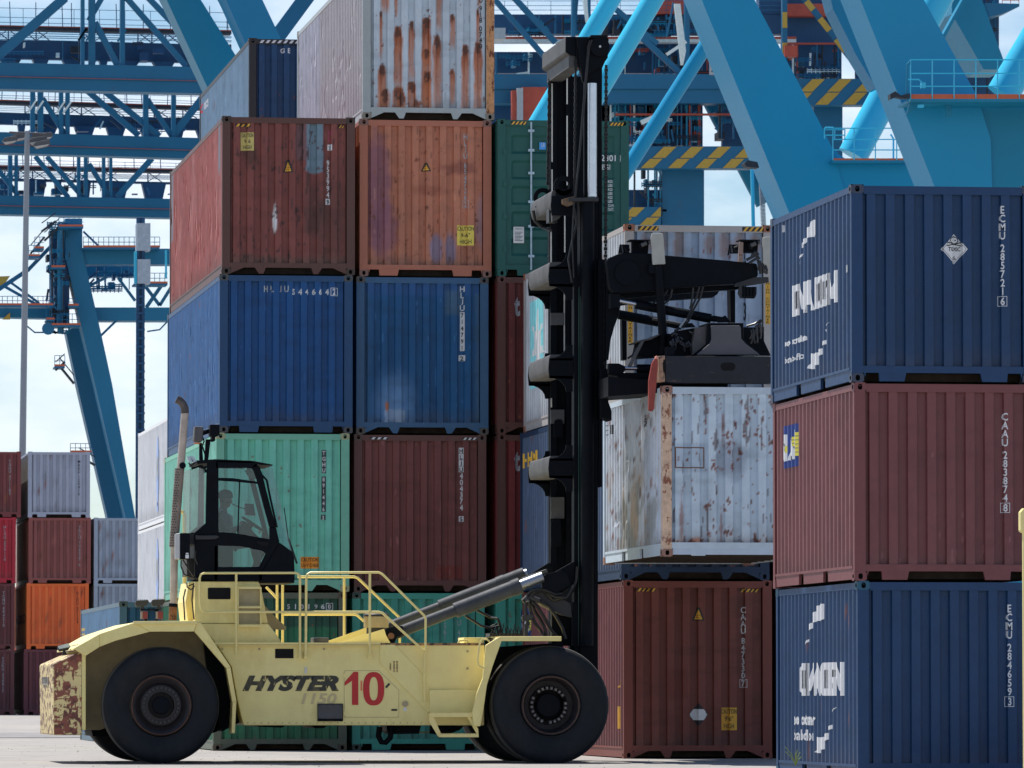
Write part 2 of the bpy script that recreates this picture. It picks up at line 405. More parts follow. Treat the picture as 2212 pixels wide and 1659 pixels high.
def weather(base, seed, rust=.25, scratch=.3, streak=.2, patches=(), dark=.15, rc=None, rd=None):
    rc = rc or RUST; rd = rd or RDARK
    def f(U, V):
        C = np.tile(np.array(base), (len(U), 1))
        C = C*(1+.16*(fbm(U*1.3, V*1.1, seed)-.5)[:, None]*2); C = C+.035*np.array(base).mean()*(fbm(U*.8, V*.8, seed+12)[:, None])
        st = fbm(U*16, V*.9, seed+1); C = C*(1-streak*.35*sst(.52, .8, st)[:, None])
        for p in patches:
            C = p(C, U, V)
        ch = fbm(U*17, V*8, seed+2, 5); big = fbm(U*1.9, V*1.4, seed+3, 3); th = .80-.20*rust-.16*(big-.5)
        edge = np.exp(-np.abs(V-.2)/.15)+.5*np.exp(-np.abs(V-2.45)/.1); m = sst(th, th+.03, ch+.05*edge*(rust > .1))*(1 if rust > 0 else 0)
        sk = fbm(U*30, V*2.6, seed+4, 3); m2 = sst(.80-.10*rust, .83-.10*rust, sk+.10*(big-.5))*min(1, rust*2)
        C = mixc(C, rc, np.clip(m*.85, 0, 1)); C = mixc(C, rd, np.clip(m2*.7, 0, 1)); C = mixc(C, rd, sst(th+.05, th+.09, ch)*.7*(rust > 0))
        sc = fbm(U*26, V*3.2, seed+7, 3); C = mixc(C, tuple(min(.8, x*1.9+.05) for x in base), sst(.80, .83, sc)*scratch)
        gr = fbm(U*2.2, V*6, seed+9); C = C*(1-dark*sst(.5, .75, gr)[:, None])
        dm = sst(.50, .18, V+.35*(fbm(U*5, V*3, seed+14)-.5))*.45; C = mixc(C, (.085, .07, .058), dm*(.4 if max(base) < .2 else .7))
        return C
    return f
def casting(x, y, z, sx, sy, c, parent, front=True, left=True, hole=True):
    """corner casting with its near corner at x,y,z (bottom); sx,sy = +1/-1 grow directions"""
    m = MB(); wx, wy, wz = .162, .178, .118
    x0, x1 = sorted((x-.003*sx, x+wx*sx)); y0, y1 = sorted((y-.003*sy, y+wy*sy)); z0, z1 = z, z+wz
    if not hole: m.box(x0, x1, y0, y1, z0, z1)
    else:
        m.add([(x0,y1,z0),(x1,y1,z0),(x1,y1,z1),(x0,y1,z1),(x1,y0,z0),(x1,y0,z1),(x0,y0,z0),(x0,y0,z1)],
              [(0,1,2,3),(1,4,5,2),(3,2,5,7),(0,6,4,1)])
        def holed(fx, w, h, hw, hh):
            n = 16; o = []; i_ = []
            for k in range(n):
                t = 2*math.pi*(k+.5)/n; c_, s_ = math.cos(t), math.sin(t); q = max(abs(c_), abs(s_))
                o.append((w/2+c_/q*w/2, h/2+s_/q*h/2)); ex = .75
                i_.append((w/2+math.copysign(abs(c_)**ex, c_)*hw, h/2+math.copysign(abs(s_)**ex, s_)*hh))
            vs = [fx(a, b, 0) for a, b in o]+[fx(a, b, 0) for a, b in i_]+[fx(a, b, .07) for a, b in i_]
            m.add(vs, [(k, (k+1) % n, (k+1) % n+n, k+n) for k in range(n)])
            m.add(vs, [(k+n, (k+1) % n+n, (k+1) % n+2*n, k+2*n) for k in range(n)], 1)
            m.add(vs, [tuple(range(2*n, 3*n))], 1)
        holed(lambda a, b, d: (x0+a, y0+d, z0+b), x1-x0, wz, .030, .038)
        if left: holed(lambda a, b, d: (x0+d, y0+a, z0+b), y1-y0, wz, .045, .030)
        else: m.add([(x0,y0,z0),(x0,y1,z0),(x0,y1,z1),(x0,y0,z1)], [(0,1,2,3)])
    o = m.build('corner_casting', [M_cont, M_hole], parent, fixn=False)
    solid_color(o, c); return o
CT = {}
def container(X, Y, Z, Ln, H, base, label, group, seed=0, sill='rect', sidecol=None, framecol=None, castcol=None, near=True,
              endcolors=None, sidecolors=None, dents=0, door=False, pockets=False, fine=.024, bars=None, name='shipping_container', fulld=True):
    base = tuple(base); sidecol = sidecol or base; framecol = framecol or base; castcol = castcol or framecol
    t = thing(name, (X, Y, Z), label, 'container', group)
    x1, y1 = X+CW, Y+Ln; zt = Z+H
    # frame
    m = MB(); pw = .15
    m.prism([(X, Z+.10), (X+pw, Z+.10), (X+pw, zt-.10), (X, zt-.10)], Y, Y+.10)
    m.prism([(x1-pw, Z+.10), (x1, Z+.10), (x1, zt-.10), (x1-pw, zt-.10)], Y, Y+.10)
    m.box(X, X+.12, y1-.13, y1, Z+.1, zt-.1); m.box(x1-.12, x1, y1-.13, y1, Z+.1, zt-.1)
    m.box(X+.16, x1-.16, Y+.001, Y+.07, zt-.125, zt-.018)           # header
    for a, b in ((.012, 0), (0, 0)):
        pass
    m.box(X+.004, X+.06, Y+.17, y1-.17, zt-.105, zt-.022); m.box(x1-.06, x1-.004, Y+.17, y1-.17, zt-.105, zt-.022)   # top side rails
    m.box(X+.16, x1-.16, y1-.07, y1-.001, zt-.12, zt-.02)
    zb = Z+.165
    if pockets:
        for s0, s1 in ((Y+.17, Y+1.95), (Y+2.30, Y+3.76), (Y+4.11, y1-.17)):
            m.box(X+.012, X+.05, s0, s1, Z+.022, zb)
        m.box(X+.002, X+.06, Y+.17, y1-.17, zb-.001, zb+.035)
    else:
        m.box(X+.012, X+.05, Y+.17, y1-.17, Z+.022, zb); m.box(X+.002, X+.06, Y+.17, y1-.17, zb-.001, zb+.03)
    m.box(x1-.06, x1-.004, Y+.17, y1-.17, Z+.02, zb+.02)
    m.box(X+.16, x1-.16, y1-.07, y1-.002, Z+.02, zb+.03)
    # front sill with its cut-outs
    zs0, zs1 = Z+.125, Z+.215
    m.box(X+.151, x1-.151, Y+.002, Y+.06, zs0, zs1)
    zl = Z+.004
    if sill == 'rect':
        for sg in (0, 1):
            f = (lambda q: X+q) if sg == 0 else (lambda q: x1-q)
            m.prism([(f(.163), zs0), (f(.175), zs0-.06), (f(.36), zs0-.06), (f(.37), zl), (f(.70), zl), (f(.73), zs0)][:2]+[(f(.19), zs0)], Y+.004, Y+.055)
            m.prism([(f(.36), zs0), (f(.37), zl+.01), (f(.70), zl+.01), (f(.725), zs0)], Y+.004, Y+.055)
    elif sill == 'angle':
        for sg in (0, 1):
            f = (lambda q: X+q) if sg == 0 else (lambda q: x1-q)
            m.prism([(f(.163), zs0), (f(.163), zl+.015), (f(.40), zs0)], Y+.004, Y+.05)
            m.prism([(f(.60), zs0), (f(.68), zl+.01), (f(.76), zl+.01), (f(.80), zs0)], Y+.004, Y+.05)
    else:
        for sg in (0, 1):
            f = (lambda q: X+q) if sg == 0 else (lambda q: x1-q)
            m.prism([(f(.163), zs0), (f(.163), zl+.02), (f(.26), zs0-.01), (f(.26), zs0)], Y+.004, Y+.05)
            m.prism([(f(.36), zs0), (f(.46), zl+.01), (f(.66), zl+.01), (f(.70), zs0)], Y+.004, Y+.05)
    o = m.build('frame', M_cont, t); solid_color(o, framecol)
    # floor and roof
    if fulld:
        m = MB(); m.box(X+.06, x1-.06, Y+.08, y1-.08, Z+.13, Z+.17)
        for k in range(int(Ln/.6)): m.box(X+.07, x1-.07, Y+.35+k*.6, Y+.40+k*.6, Z+.03, Z+.129)
        m.build('floor', M_floor, t)
    m = MB(); m.box(X+.05, x1-.05, Y+.06, y1-.06, zt-.05, zt-.03); o = m.build('roof', M_cont, t); solid_color(o, sidecol)
    # end wall
    z0, z1 = zs1-.004, zt-.121
    if not door:
        cols = refine(EP, fine) if near else EP
        nr = int((z1-z0)/fine) if near else 8
        rows = np.linspace(z0-Z, z1-Z, nr+1)
        ec = endcolors or weather(base, seed)
        def mf(U, V, D): return np.stack([X+U, Y+D, Z+V], 1)
        if fine and near and dents:
            def mf(U, V, D): return np.stack([X+U, Y+D+.012*(fbm(U*3, V*2, seed+4)-.5), Z+V], 1)
        wall_mesh('end_wall', cols, rows, mf, ec, t)
    # left side wall
    SPr = side_profile(Ln); nr = 30 if (near and dents) else (16 if near else 6)
    rows = np.linspace(zb+.03-Z, zt-.106-Z, nr+1)
    sc = sidecolors or weather(sidecol, seed+20, rust=.08, scratch=.25)
    def ms(U, V, D):
        bump = 0
        if dents: bump = dents*(sst(.60, .78, fbm(U*2.2, V*2.6, seed+31, 3)))*np.clip((V-.2)*3, 0, 1)*np.clip((H-.2-V)*3, 0, 1)
        return np.stack([X+D+.004+bump, Y+Ln-U, Z+V], 1)
    # side profile measured from the far end so that lettering reads left to right
    wall_mesh('side_wall', SPr, rows, ms, sc, t)
    # right wall and rear
    m = MB(); m.box(x1-.035, x1-.01, Y+.12, y1-.12, zb, zt-.1); o = m.build('side_wall', M_cont, t); solid_color(o, sidecol)
    m = MB(); m.box(X+.12, x1-.12, y1-.05, y1-.02, zb, zt-.1); o = m.build('rear_wall', M_cont, t); solid_color(o, sidecol)
    # castings
    for zz in (Z, zt-.118):
        casting(X, Y, zz, 1, 1, castcol, t, hole=near)
        casting(x1, Y, zz, -1, 1, castcol, t, left=False, hole=near)
        if fulld:
            casting(X, y1, zz, 1, -1, castcol, t, hole=False); casting(x1, y1, zz, -1, -1, castcol, t, hole=False)
    CT[label] = dict(t=t, X=X, Y=Y, Z=Z, L=Ln, H=H, sp=pf(SPr), sc=[p[0] for p in SPr])
    t2 = CT[label]; return t2
M_floor = mat('container_floor', (.05, .035, .025), rough=.8, var=.4, vs=7)
ECUT = [p[0] for p in EP]
def on_front(c, fl, name, mats, eps=.004):
    return lay(fl, name, mats, c['t'], lambda u, v: (c['X']+u, c['Y']+epf(u)-eps, c['Z']+v), ECUT)
def on_header(c, fl, name, mats):
    return lay(fl, name, mats, c['t'], lambda u, v: (c['X']+u, c['Y']-.003, c['Z']+v))
def on_side(c, fl, name, mats, eps=.004):
    return lay(fl, name, mats, c['t'], lambda u, v: (c['X']+.004+c['sp'](u)-eps, c['Y']+c['L']-u, c['Z']+v), c['sc'])
def fD(c, dx, dy):
    p = W(dx, dy, c['Y']+.02); return (p.x-c['X'], p.z-c['Z'])
def sD(c, dx, dy):
    p = WX(dx, dy, c['X']+.015); return (c['Y']+c['L']-p.y, p.z-c['Z'])
def stripes(c, u0, u1, v0, v1, n=4, ms=None, name='warning_stripes', header=False):
    f = Flat(); f.rect(u0, v0, u1, v1, 1); b = len(f.v); w = (u1-u0)/n; s = (v1-v0)*.8
    for k in range(n):
        a = u0+k*w+w*.12; e = min(a+w*.5, u1)
        f.poly([(a, v0), (min(a+w*.5, u1), v0), (min(a+w*.5+s, u1), v1), (min(a+s, u1-.001), v1)], 0)
    if header:
        o = lay(f, name, ms or [M_yel, M_black], c['t'], lambda u, v: (c['X']+u, c['Y']-.003, c['Z']+v))
    else: o = on_front(c, f, name, ms or [M_yel, M_black])
    # lift the coloured bars 2 mm off the dark strip
    me = o.data
    for p in me.polygons:
        if p.material_index == 0:
            for i in p.vertices: me.vertices[i].co.y -= .002
    return o
def lift(o, mi_set=(1,), d=.003, axis=1):
    me = o.data; vs = set()
    for p in me.polygons:
        if p.material_index in mi_set: vs.update(p.vertices)
    for i in vs: me.vertices[i].co[axis] -= d
def caution(c, u0, v0, u1, v1, lines, mats=None, side=False):
    f = Flat(); f.rect(u0, v0, u1, v1, 0); n = len(lines); h = (v1-v0)/(n+.1)
    for i, (s, k) in enumerate(lines):
        vt = v1-(i+.18)*h; w = (u1-u0)*k/2; uc = (u0+u1)/2
        f.text(s, uc-w, vt-h*.66, uc+w, vt, 1, bold=.01)
    o = on_front(c, f, 'caution_sign', mats or [M_yel, M_black]); lift(o, (1,)); return o

def patch(u0, v0, u1, v1, col, soft=.02, wob=.02, seed=0, k=1.0):
    def p(C, U, V):
        n = (fbm(U*6, V*6, seed+40)-.5)*wob*2
        m = sst(u0-soft, u0+soft, U+n)*sst(u1+soft, u1-soft, U+n)*sst(v0-soft, v0+soft, V+n)*sst(v1+soft, v1-soft, V+n)
        return mixc(C, col, m*k)
    return p
def blob(uc, vc, ru, rv, col, soft=.25, wob=.35, seed=0, k=1.0):
    def p(C, U, V):
        d = np.sqrt(((U-uc)/ru)**2+((V-vc)/rv)**2)+(fbm(U*7+seed, V*7, seed+50)-.5)*wob*2
        return mixc(C, col, sst(1+soft, 1-soft, d)*k)
    return p
def drip(uc, v0, v1, w, seed=0):
    """a rust bleed that starts dark at v1 and runs down to v0"""
    def p(C, U, V):
        n = (fbm(U*12, V*5, seed+60)-.5)
        t = np.clip((v1-V)/max(.05, v1-v0), 0, 1.3)
        w_ = w*.62
        du = np.abs(U-uc+n*.05)/(w_*(.7+.3*np.minimum(1, t*5)))
        inside = sst(1.15, .75, du)*sst(v1+.02, v1-.03, V)*sst(1.15, .85, t)
        st_ = fbm(U*40, V*2, seed+61); C = mixc(C, A(158, 92, 54, .62), inside*np.clip(1.0-.35*t-.5*(st_-.5), 0, 1)); C = mixc(C, A(120, 62, 38, .6), inside*sst(.45, .05, t+.6*(st_-.5))*.8)
        n2 = fbm(U*34, V*22, seed+63, 3)-.5
        hd = sst(1.15, .75, np.sqrt(((U-uc+n*.06)/(w*.40))**2+((V-(v1-w*.8))/(w*.9))**2)+n*1.2+n2*1.6)
        return mixc(C, RDARK, hd*.85)
    return p
# ---------------- stacks ----------------
HC, ST = 2.896, 2.591
GR = "containers stacked in the yard"
def XW(dx, dy, Y): return W(dx, dy, Y).x
red = A(114, 60, 54, SH); org = A(160, 100, 76, SH); blu = A(9, 64, 113, SH); blu2 = A(12, 70, 112, SH); mint = A(98, 170, 150, SH)
brn = A(102, 56, 52, SH); teal = A(62, 140, 122, SH); dgrn = A(36, 98, 68, SH); navy = A(18, 50, 84, SH); mar = A(100, 57, 58, SH)
doorg = A(24, 72, 66, SH); whi = A(150, 170, 188, SH); pale = A(158, 180, 200, SH); darkbr = A(104, 54, 46, SH)
grey = A(140, 145, 158, SH); dirtb = A(70, 58, 48, SH)
# right stack (nearest)
YR = 79.5; zt3 = W(1840, 397.8, YR).z; zb = zt3-3*ST
cR3 = container(XW(1839.5, 612, YR), YR, zb+2*ST, 6.058, ST, navy, 'navy container with white line logo and TOXIC diamond, top of the right-hand stack', GR, 1, 'rect',
    endcolors=weather(navy, 1, rust=0, scratch=.1, streak=.1, dark=.05), sidecolors=weather(navy, 2, rust=0, scratch=.1), pockets=True, castcol=A(48, 56, 72, SH))
cR2 = container(XW(1845.5, 1040, YR), YR, zb+ST, 6.058, ST, mar, 'maroon container numbered 283874 in the middle of the right-hand stack', GR, 2, 'rect',
    endcolors=weather(mar, 3, rust=0, scratch=.45, streak=.15, dark=.08), sidecolors=weather(mar, 4, rust=0, scratch=.3), pockets=True)
cR1 = container(XW(1853, 1470, YR), YR, zb, 6.058, ST, navy, 'navy container numbered 284659 at the bottom of the right-hand stack', GR, 3, 'rect',
    endcolors=weather(navy, 5, rust=0, scratch=.1, streak=.1, dark=.05), sidecolors=weather(navy, 6, rust=.03, scratch=.2), pockets=True, castcol=A(30, 72, 92, SH))
# fourth-column stack behind the carried box
YB = 99.46; z4 = W(1349, 1639, YB).z
cB1 = container(XW(1347.5, 1450, YB), YB, z4, 12.192, HC, darkbr, 'dark brown container with orange triangle and white diamond, on the ground right of the mast', GR, 4, 'angle',
    endcolors=weather(darkbr, 7, rust=0, scratch=.05, streak=.3, dark=.2, patches=[patch(.72, .95, 1.05, 1.45, A(92, 38, 28, SH), .03, k=.5)]), sidecol=A(104, 56, 56, SH))
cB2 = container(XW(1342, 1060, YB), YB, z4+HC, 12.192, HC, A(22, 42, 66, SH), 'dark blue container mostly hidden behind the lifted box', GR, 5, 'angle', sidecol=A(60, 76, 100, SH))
wr_ = A(128, 96, 78, SH)
wpat = [blob(q_, 2.58, .09, .14+.05*(k_ % 3), wr_, .5, .6, k=.6) for k_, q_ in enumerate((.36, .62, .88, 1.39, 1.65, 1.9, 2.15))]+[blob(.75, .08, .9, .10, wr_, .5, .6, k=.5)]
cB3 = container(XW(1350, 680, YB), YB, z4+2*HC, 12.192, HC, A(128, 142, 160, SH), 'weathered grey-white container with yellow and black corner stripes behind the lifting arm', GR, 6, 'rect',
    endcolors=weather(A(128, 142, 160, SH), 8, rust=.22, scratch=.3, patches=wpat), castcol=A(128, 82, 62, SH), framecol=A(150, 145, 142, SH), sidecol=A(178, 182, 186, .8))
# fifth column, seen only as a dark strip beside the nearest stack
for k_, cc in enumerate((A(60, 34, 34, SH), A(30, 40, 60, SH), A(70, 40, 38, SH))):
    container(XW(1347.5, 1450, YB)+2.55, YB+.1, z4+k_*HC, 12.192, HC, cc, '%s container of the stack hidden behind the right-hand stack' % ('lowest', 'middle', 'top')[k_], GR, 62+k_, 'rect', near=False, fulld=False)
# first column
Y1 = 112.6; zc = gz(112); 
c11 = container(XW(461, 1450, Y1), Y1, zc, 12.192, HC, dgrn, 'dark green container numbered 510196 at ground level behind the truck', GR, 7, 'angle',
    endcolors=weather(dgrn, 9, rust=.05, scratch=.3, streak=.5, patches=[patch(1.3, .9, 1.6, 1.8, A(62, 92, 84, SH), .05, k=.5), patch(-.1, 2.25, 2.6, 2.8, A(30, 70, 55, SH))]),
    framecol=A(78, 84, 70, SH), castcol=A(74, 66, 54, SH))
c12 = container(XW(467, 1100, Y1), Y1, zc+HC, 12.192, HC, mint, 'pale mint green container with an orange caution sign, behind the cab', GR, 8, 'angle',
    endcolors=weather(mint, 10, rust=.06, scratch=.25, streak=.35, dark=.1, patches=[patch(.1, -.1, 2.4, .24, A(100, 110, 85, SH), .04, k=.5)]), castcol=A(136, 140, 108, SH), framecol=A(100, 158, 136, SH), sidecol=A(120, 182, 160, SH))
c13 = container(XW(474.5, 760, Y1), Y1, zc+2*HC, 12.192, HC, blu, 'blue container with its number painted in one row along the top', GR, 9, 'rect',
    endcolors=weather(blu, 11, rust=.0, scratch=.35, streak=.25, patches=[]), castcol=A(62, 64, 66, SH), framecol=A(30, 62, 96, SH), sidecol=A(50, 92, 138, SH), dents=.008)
redp = [patch(1.35, 2.1, 1.58, 2.85, A(88, 84, 92, SH), .015, k=.45), patch(1.55, 1.95, 1.86, 2.9, A(96, 116, 128, SH), .015), blob(1.70, 1.95, .17, .09, A(96, 116, 128, SH), .2, .1),
        blob(.97, 1.02, .035, .27, A(205, 205, 215, .6), .3, .3), blob(.5, 2.2, .12, .25, RDARK, .5, .7, k=.8), blob(2.05, 1.0, .28, .9, A(80, 48, 40, SH), .8, .7, k=.6),
        patch(-.1, -.1, 2.6, .32, A(92, 66, 55, SH), .08, k=.6), blob(1.7, 1.1, .2, .5, A(66, 44, 40, SH), .7, .8, k=.6)]
def redside(C0):
    g = weather(A(150, 78, 70, SH), 31, rust=.05, scratch=.5, streak=.5)
    def f(U, V):
        C = g(U, V); n = fbm(U*.9, V*.6, 77); C = mixc(C, A(188, 140, 134, SH), sst(.5, .75, n)*.35)
        C = mixc(C, A(120, 124, 130, SH), sst(11.25, 11.3, U)*sst(11.62, 11.55, U)*sst(1.9, 1.95, V)); C = mixc(C, A(120, 124, 130, SH), sst(.75, .7, U)*sst(1.4, 1.45, V)*.8); return C
    return f
c14 = container(XW(480, 420, Y1), Y1, zc+3*HC, 12.192, HC, red, 'rust-red container with a blue-grey repaint patch and old caution sign', GR, 10, 'angle',
    endcolors=weather(red, 12, rust=.62, scratch=.3, streak=.5, patches=redp, rc=A(72, 42, 38, SH), rd=A(48, 34, 32, SH)), sidecolors=redside(0), framecol=A(80, 52, 46, SH), castcol=A(58, 46, 40, SH), dents=.016)
# second column
Y2 = 112.8
c21 = container(XW(761, 1450, Y2), Y2, zc, 12.192, HC, teal, 'teal green container at ground level behind the lift cylinders', GR, 13, 'rect',
    endcolors=weather(teal, 13, rust=.08, scratch=.3, streak=.4), castcol=A(62, 72, 66, SH))
c22 = container(XW(765, 1100, Y2), Y2, zc+HC, 12.192, HC, brn, 'brown container numbered 404374 between the blue and teal ones', GR, 14, 'angle',
    endcolors=weather(brn, 14, rust=.05, scratch=.55, streak=.4, patches=[patch(1.52, .24, 2.0, .48, A(112, 40, 32, SH), .02, k=.7), blob(.12, .9, .07, .35, A(112, 82, 74, SH), .3, .3, k=.7)]), castcol=A(76, 60, 55, SH), framecol=A(86, 56, 52, SH))
bp2 = [patch(-.1, 2.55, 2.6, 3, A(30, 72, 118, SH)), blob(.72, .55, .30, .45, A(96, 132, 170, SH), .8, .2, k=.75), patch(.53, .20, .90, .46, A(120, 142, 168, SH), .01, .05), patch(.32, .1, 1.1, .22, A(132, 148, 166, SH), .02, .06),
       patch(.165, -.1, .2, 2.6, A(70, 86, 96, SH), .1, k=.5), patch(1.65, 2.2, 1.95, 2.65, A(66, 92, 112, SH), .05, k=.7), blob(.57, .50, .04, .1, RBR, .3, .4), patch(2.2, .2, 2.3, 2.6, A(60, 86, 110, SH), .03, k=.6)]
c23 = container(XW(770, 760, Y2), Y2, zc+2*HC, 12.192, HC, blu2, 'blue container with a pale scuffed patch low on its end', GR, 15, 'angle',
    endcolors=weather(blu2, 15, rust=.0, scratch=.6, streak=.4, patches=bp2), castcol=A(70, 66, 62, SH), framecol=A(48, 80, 110, SH))
op = [blob(.28, 1.6, .30, 1.0, A(112, 72, 86, SH), .25, .25, k=.8), blob(.45, .9, .25, .55, A(120, 76, 88, SH), .3, .3, k=.8), blob(1.42, .5, .12, .28, A(124, 106, 122, SH), .3, .2), blob(1.68, .5, .10, .3, A(124, 106, 122, SH), .3, .2),
      blob(2.3, 1.0, .14, .5, A(128, 104, 110, SH), .4, .3, k=.8), blob(1.85, 2.0, .3, .12, A(112, 60, 50, SH), .5, .7, k=.7), blob(1.3, 1.6, .25, .1, A(128, 70, 52, SH), .5, .7, k=.6),
      patch(-.1, -.1, 2.6, .26, A(128, 90, 72, SH), .06, k=.6)]
c24 = container(XW(777, 420, Y2), Y2, zc+3*HC, 12.192, HC, org, 'faded orange container with purple stains and a torn caution sign', GR, 16, 'rect',
    endcolors=weather(org, 16, rust=.42, scratch=.3, streak=.4, patches=op), castcol=A(112, 82, 74, SH), framecol=A(150, 92, 72, SH))
wp = [drip(a, b, c, d) for a, b, c, d in ((.36, .1, 1.0, .13), (.34, 1.15, 1.98, .06), (.66, .1, .60, .16), (.66, .6, 1.72, .13), (.62, 1.9, 2.4, .06), (.91, .1, .7, .12), (.91, .75, 1.82, .09),
      (1.18, .1, 1.88, .15), (1.18, 1.0, 1.3, .1), (1.38, .2, 1.55, .13), (1.42, 1.7, 2.7, .08), (1.67, .3, .95, .08), (1.67, 1.35, 1.95, .08), (1.90, .1, 1.4, .12), (2.14, .1, 1.45, .14), (2.14, 1.45, 2.05, .06),
      (.42, 2.0, 2.8, .11), (2.17, 2.1, 2.75, .06), (.42, .1, .55, .14), (.72, .05, .5, .13), (1.0, .05, .35, .1), (1.2, .1, .9, .12))]
def whside(U, V):
    g = weather(A(170, 173, 182, .85), 33, rust=.0, scratch=.3, streak=.35); C = g(U, V)
    C = mixc(C, A(162, 158, 156, .85), sst(4.3, 4.4, U)*.75); C = C*(1-.12*sst(.55, .8, fbm(U*1.5, V*2, 88))[:, None]); return C
def railrust(C, U, V): return mixc(mixc(C, RBR, sst(2.20, 2.26, U)*.5), RBR, sst(.3, .1, V)*.5*(fbm(U*5, V*9, 3) > .45))
c25 = container(XW(783.5, 120, Y2), Y2, zc+4*HC, 12.192, HC, A(160, 170, 178, SH), 'pale blue-white container with long rust streaks, top of the tallest stack', GR, 17, 'angle',
    endcolors=weather(A(160, 170, 178, SH), 17, rust=.22, scratch=.2, streak=.2, patches=wp), sidecolors=whside, castcol=A(112, 106, 96, SH), framecol=A(140, 146, 146, SH), dents=.02)
# rusty right-hand post of that box
m = MB(); m.prism([(c25['X']+CW-.148, c25['Z']+.12), (c25['X']+CW-.003, c25['Z']+.12), (c25['X']+CW-.003, c25['Z']+HC-.12), (c25['X']+CW-.148, c25['Z']+HC-.12)], Y2-.003, Y2)
o = m.build('corner_post', mat('rusty_post', A(165, 120, 84, SH), rough=.8, var=.3, vs=14, wear=A(88, 48, 34, SH), wv=.85, ws=(2, 2, .8)), c25['t'])
# third column: green door end on top
Y3 = 112.5; X3 = XW(1075, 700, Y3)
c31 = container(X3, Y3, zc, 12.192, HC, teal, 'teal container at ground level, mostly hidden behind the mast hoses', GR, 18, 'rect')
c32 = container(X3, Y3, zc+HC, 12.192, HC, A(92, 34, 34, SH), 'dark red container with a white letter, second from the ground behind the mast', GR, 19, 'angle', endcolors=weather(A(100, 36, 36, SH), 19, rust=.3, scratch=.3, streak=.6), framecol=A(76, 48, 42, SH))
c33 = container(X3, Y3, zc+2*HC, 12.192, HC, A(86, 36, 34, SH), 'dark red container with a white letter directly under the green one', GR, 20, 'angle', endcolors=weather(A(88, 38, 36, SH), 21, rust=.2, scratch=.3, streak=.6), framecol=A(78, 48, 42, SH))
c34 = container(X3, Y3, zc+3*HC, 12.192, HC, doorg, 'green container showing its door end with silver lock rods', GR, 21, 'rect', door=True, framecol=doorg, castcol=doorg)
# doors
t = c34['t']; Xd, Zd = c34['X'], c34['Z']
def door_panel(x0, x1, z0, z1):
    prof = [(0, .0)]; n = 5; h = (z1-z0); 
    rows = [(0, 0), (.10, 0)]
    for k in range(n):
        a = .10+(h-.2)*(k+.12)/n; b = .10+(h-.2)*(k+.88)/n
        rows += [(a, 0), (a+.05, .04), (b-.05, .04), (b, 0)]
    rows += [(h-.10, 0), (h, 0)]
    cs = [(x0, 0, 0), (x0+.10, 0, 0), (x0+.15, 1, 0), (x1-.15, 1, 0), (x1-.10, 0, 0), (x1, 0, 0)]
    vs = [(x, Y3+.03+d*f, z0+r) for (x, f, _) in cs for r, d in rows]; nr = len(rows)
    fs = [(i*nr+j, (i+1)*nr+j, (i+1)*nr+j+1, i*nr+j+1) for i in range(len(cs)-1) for j in range(nr-1)]
    m = MB(); m.add(vs, fs); o = m.build('door', M_cont, t, fixn=False); solid_color(o, doorg); return o
d1 = door_panel(Xd+.152, Xd+1.212, Zd+.22, Zd+HC-.126); d2 = door_panel(Xd+1.226, Xd+CW-.152, Zd+.22, Zd+HC-.126)
M_gal = mat('galvanised_rod', A(140, 158, 168, SH), rough=.4, metal=.3, var=.15)
for dd, xs in ((d1, (.62, .98)), (d2, (1.46, 1.82))):
    for q in xs:
        m = MB(); m.cyl((Xd+q, Y3-.01, Zd+.12), (Xd+q, Y3-.01, Zd+HC-.05), .019, n=10)
        for zz in (.35, .9, 1.35, 1.88, 2.3, 2.66): m.box(Xd+q-.055, Xd+q+.055, Y3-.035, Y3+.028, Zd+zz, Zd+zz+.045)
        m.build('lock_rod', M_gal, dd)
    for zz in (.98, 1.22):
        m = MB(); m.box(Xd+xs[0]+.02, Xd+xs[0]+.44, Y3-.03, Y3-.012, Zd+zz, Zd+zz+.03); m.cyl((Xd+xs[0]+.18, Y3-.045, Zd+zz+.015), (Xd+xs[0]+.18, Y3-.01, Zd+zz+.015), .045, n=10); m.build('door_handle', M_gal, dd)
for k in range(4):
    for q in (.10, CW-.16):
        m = MB(); m.box(Xd+q, Xd+q+.07, Y3-.02, Y3+.002, Zd+.45+k*.6, Zd+.55+k*.6); o = m.build('hinge', M_cont, t); solid_color(o, doorg)
f = Flat()
u0, v0 = fD(c34, 1222, 435); 
def flatdoor(fl, name, mats): return lay(fl, name, mats, t, lambda u, v: (Xd+u, Y3+.022, Zd+v))
f.text('22301', *fD(c34, 1290, 348), *fD(c34, 1330, 335), 0, .015); a = fD(c34, 1339.5, 349.5); b = fD(c34, 1348.5, 335)
f.frame(*a, *b, .012); f.char('0', (a[0]+b[0])/2, a[1]+.02, .045, .085, 0, .015); f.text('45G1', *fD(c34, 1298, 367), *fD(c34, 1318, 355), 0, .015)
for k, s in enumerate(('KGS', 'LBS', 'KGS', 'LBS', 'KGS', 'LBS', 'CU.M.', 'CU.FT.')):
    y = 389+k*8.6; f.text(s, *fD(c34, 1313.5, y+6), *fD(c34, 1323+(3 if k > 5 else 0), y), 0, .012)
flatdoor(f, 'weight_panel', M_white)
f = Flat(); f.rect(*fD(c34, 1165, 323), *fD(c34, 1179, 307.5)); f.text('LR', *fD(c34, 1170, 317), *fD(c34, 1177, 309), 1); o = flatdoor(f, 'inspection_plate', [mat('plate_blue', A(60, 130, 190, SH)), M_white]); lift(o)
f = Flat(); f.rect(*fD(c34, 1109, 525), *fD(c34, 1132, 490)); f.text('COMBINED DATA PLATE', *fD(c34, 1113, 496), *fD(c34, 1129, 493), 1)
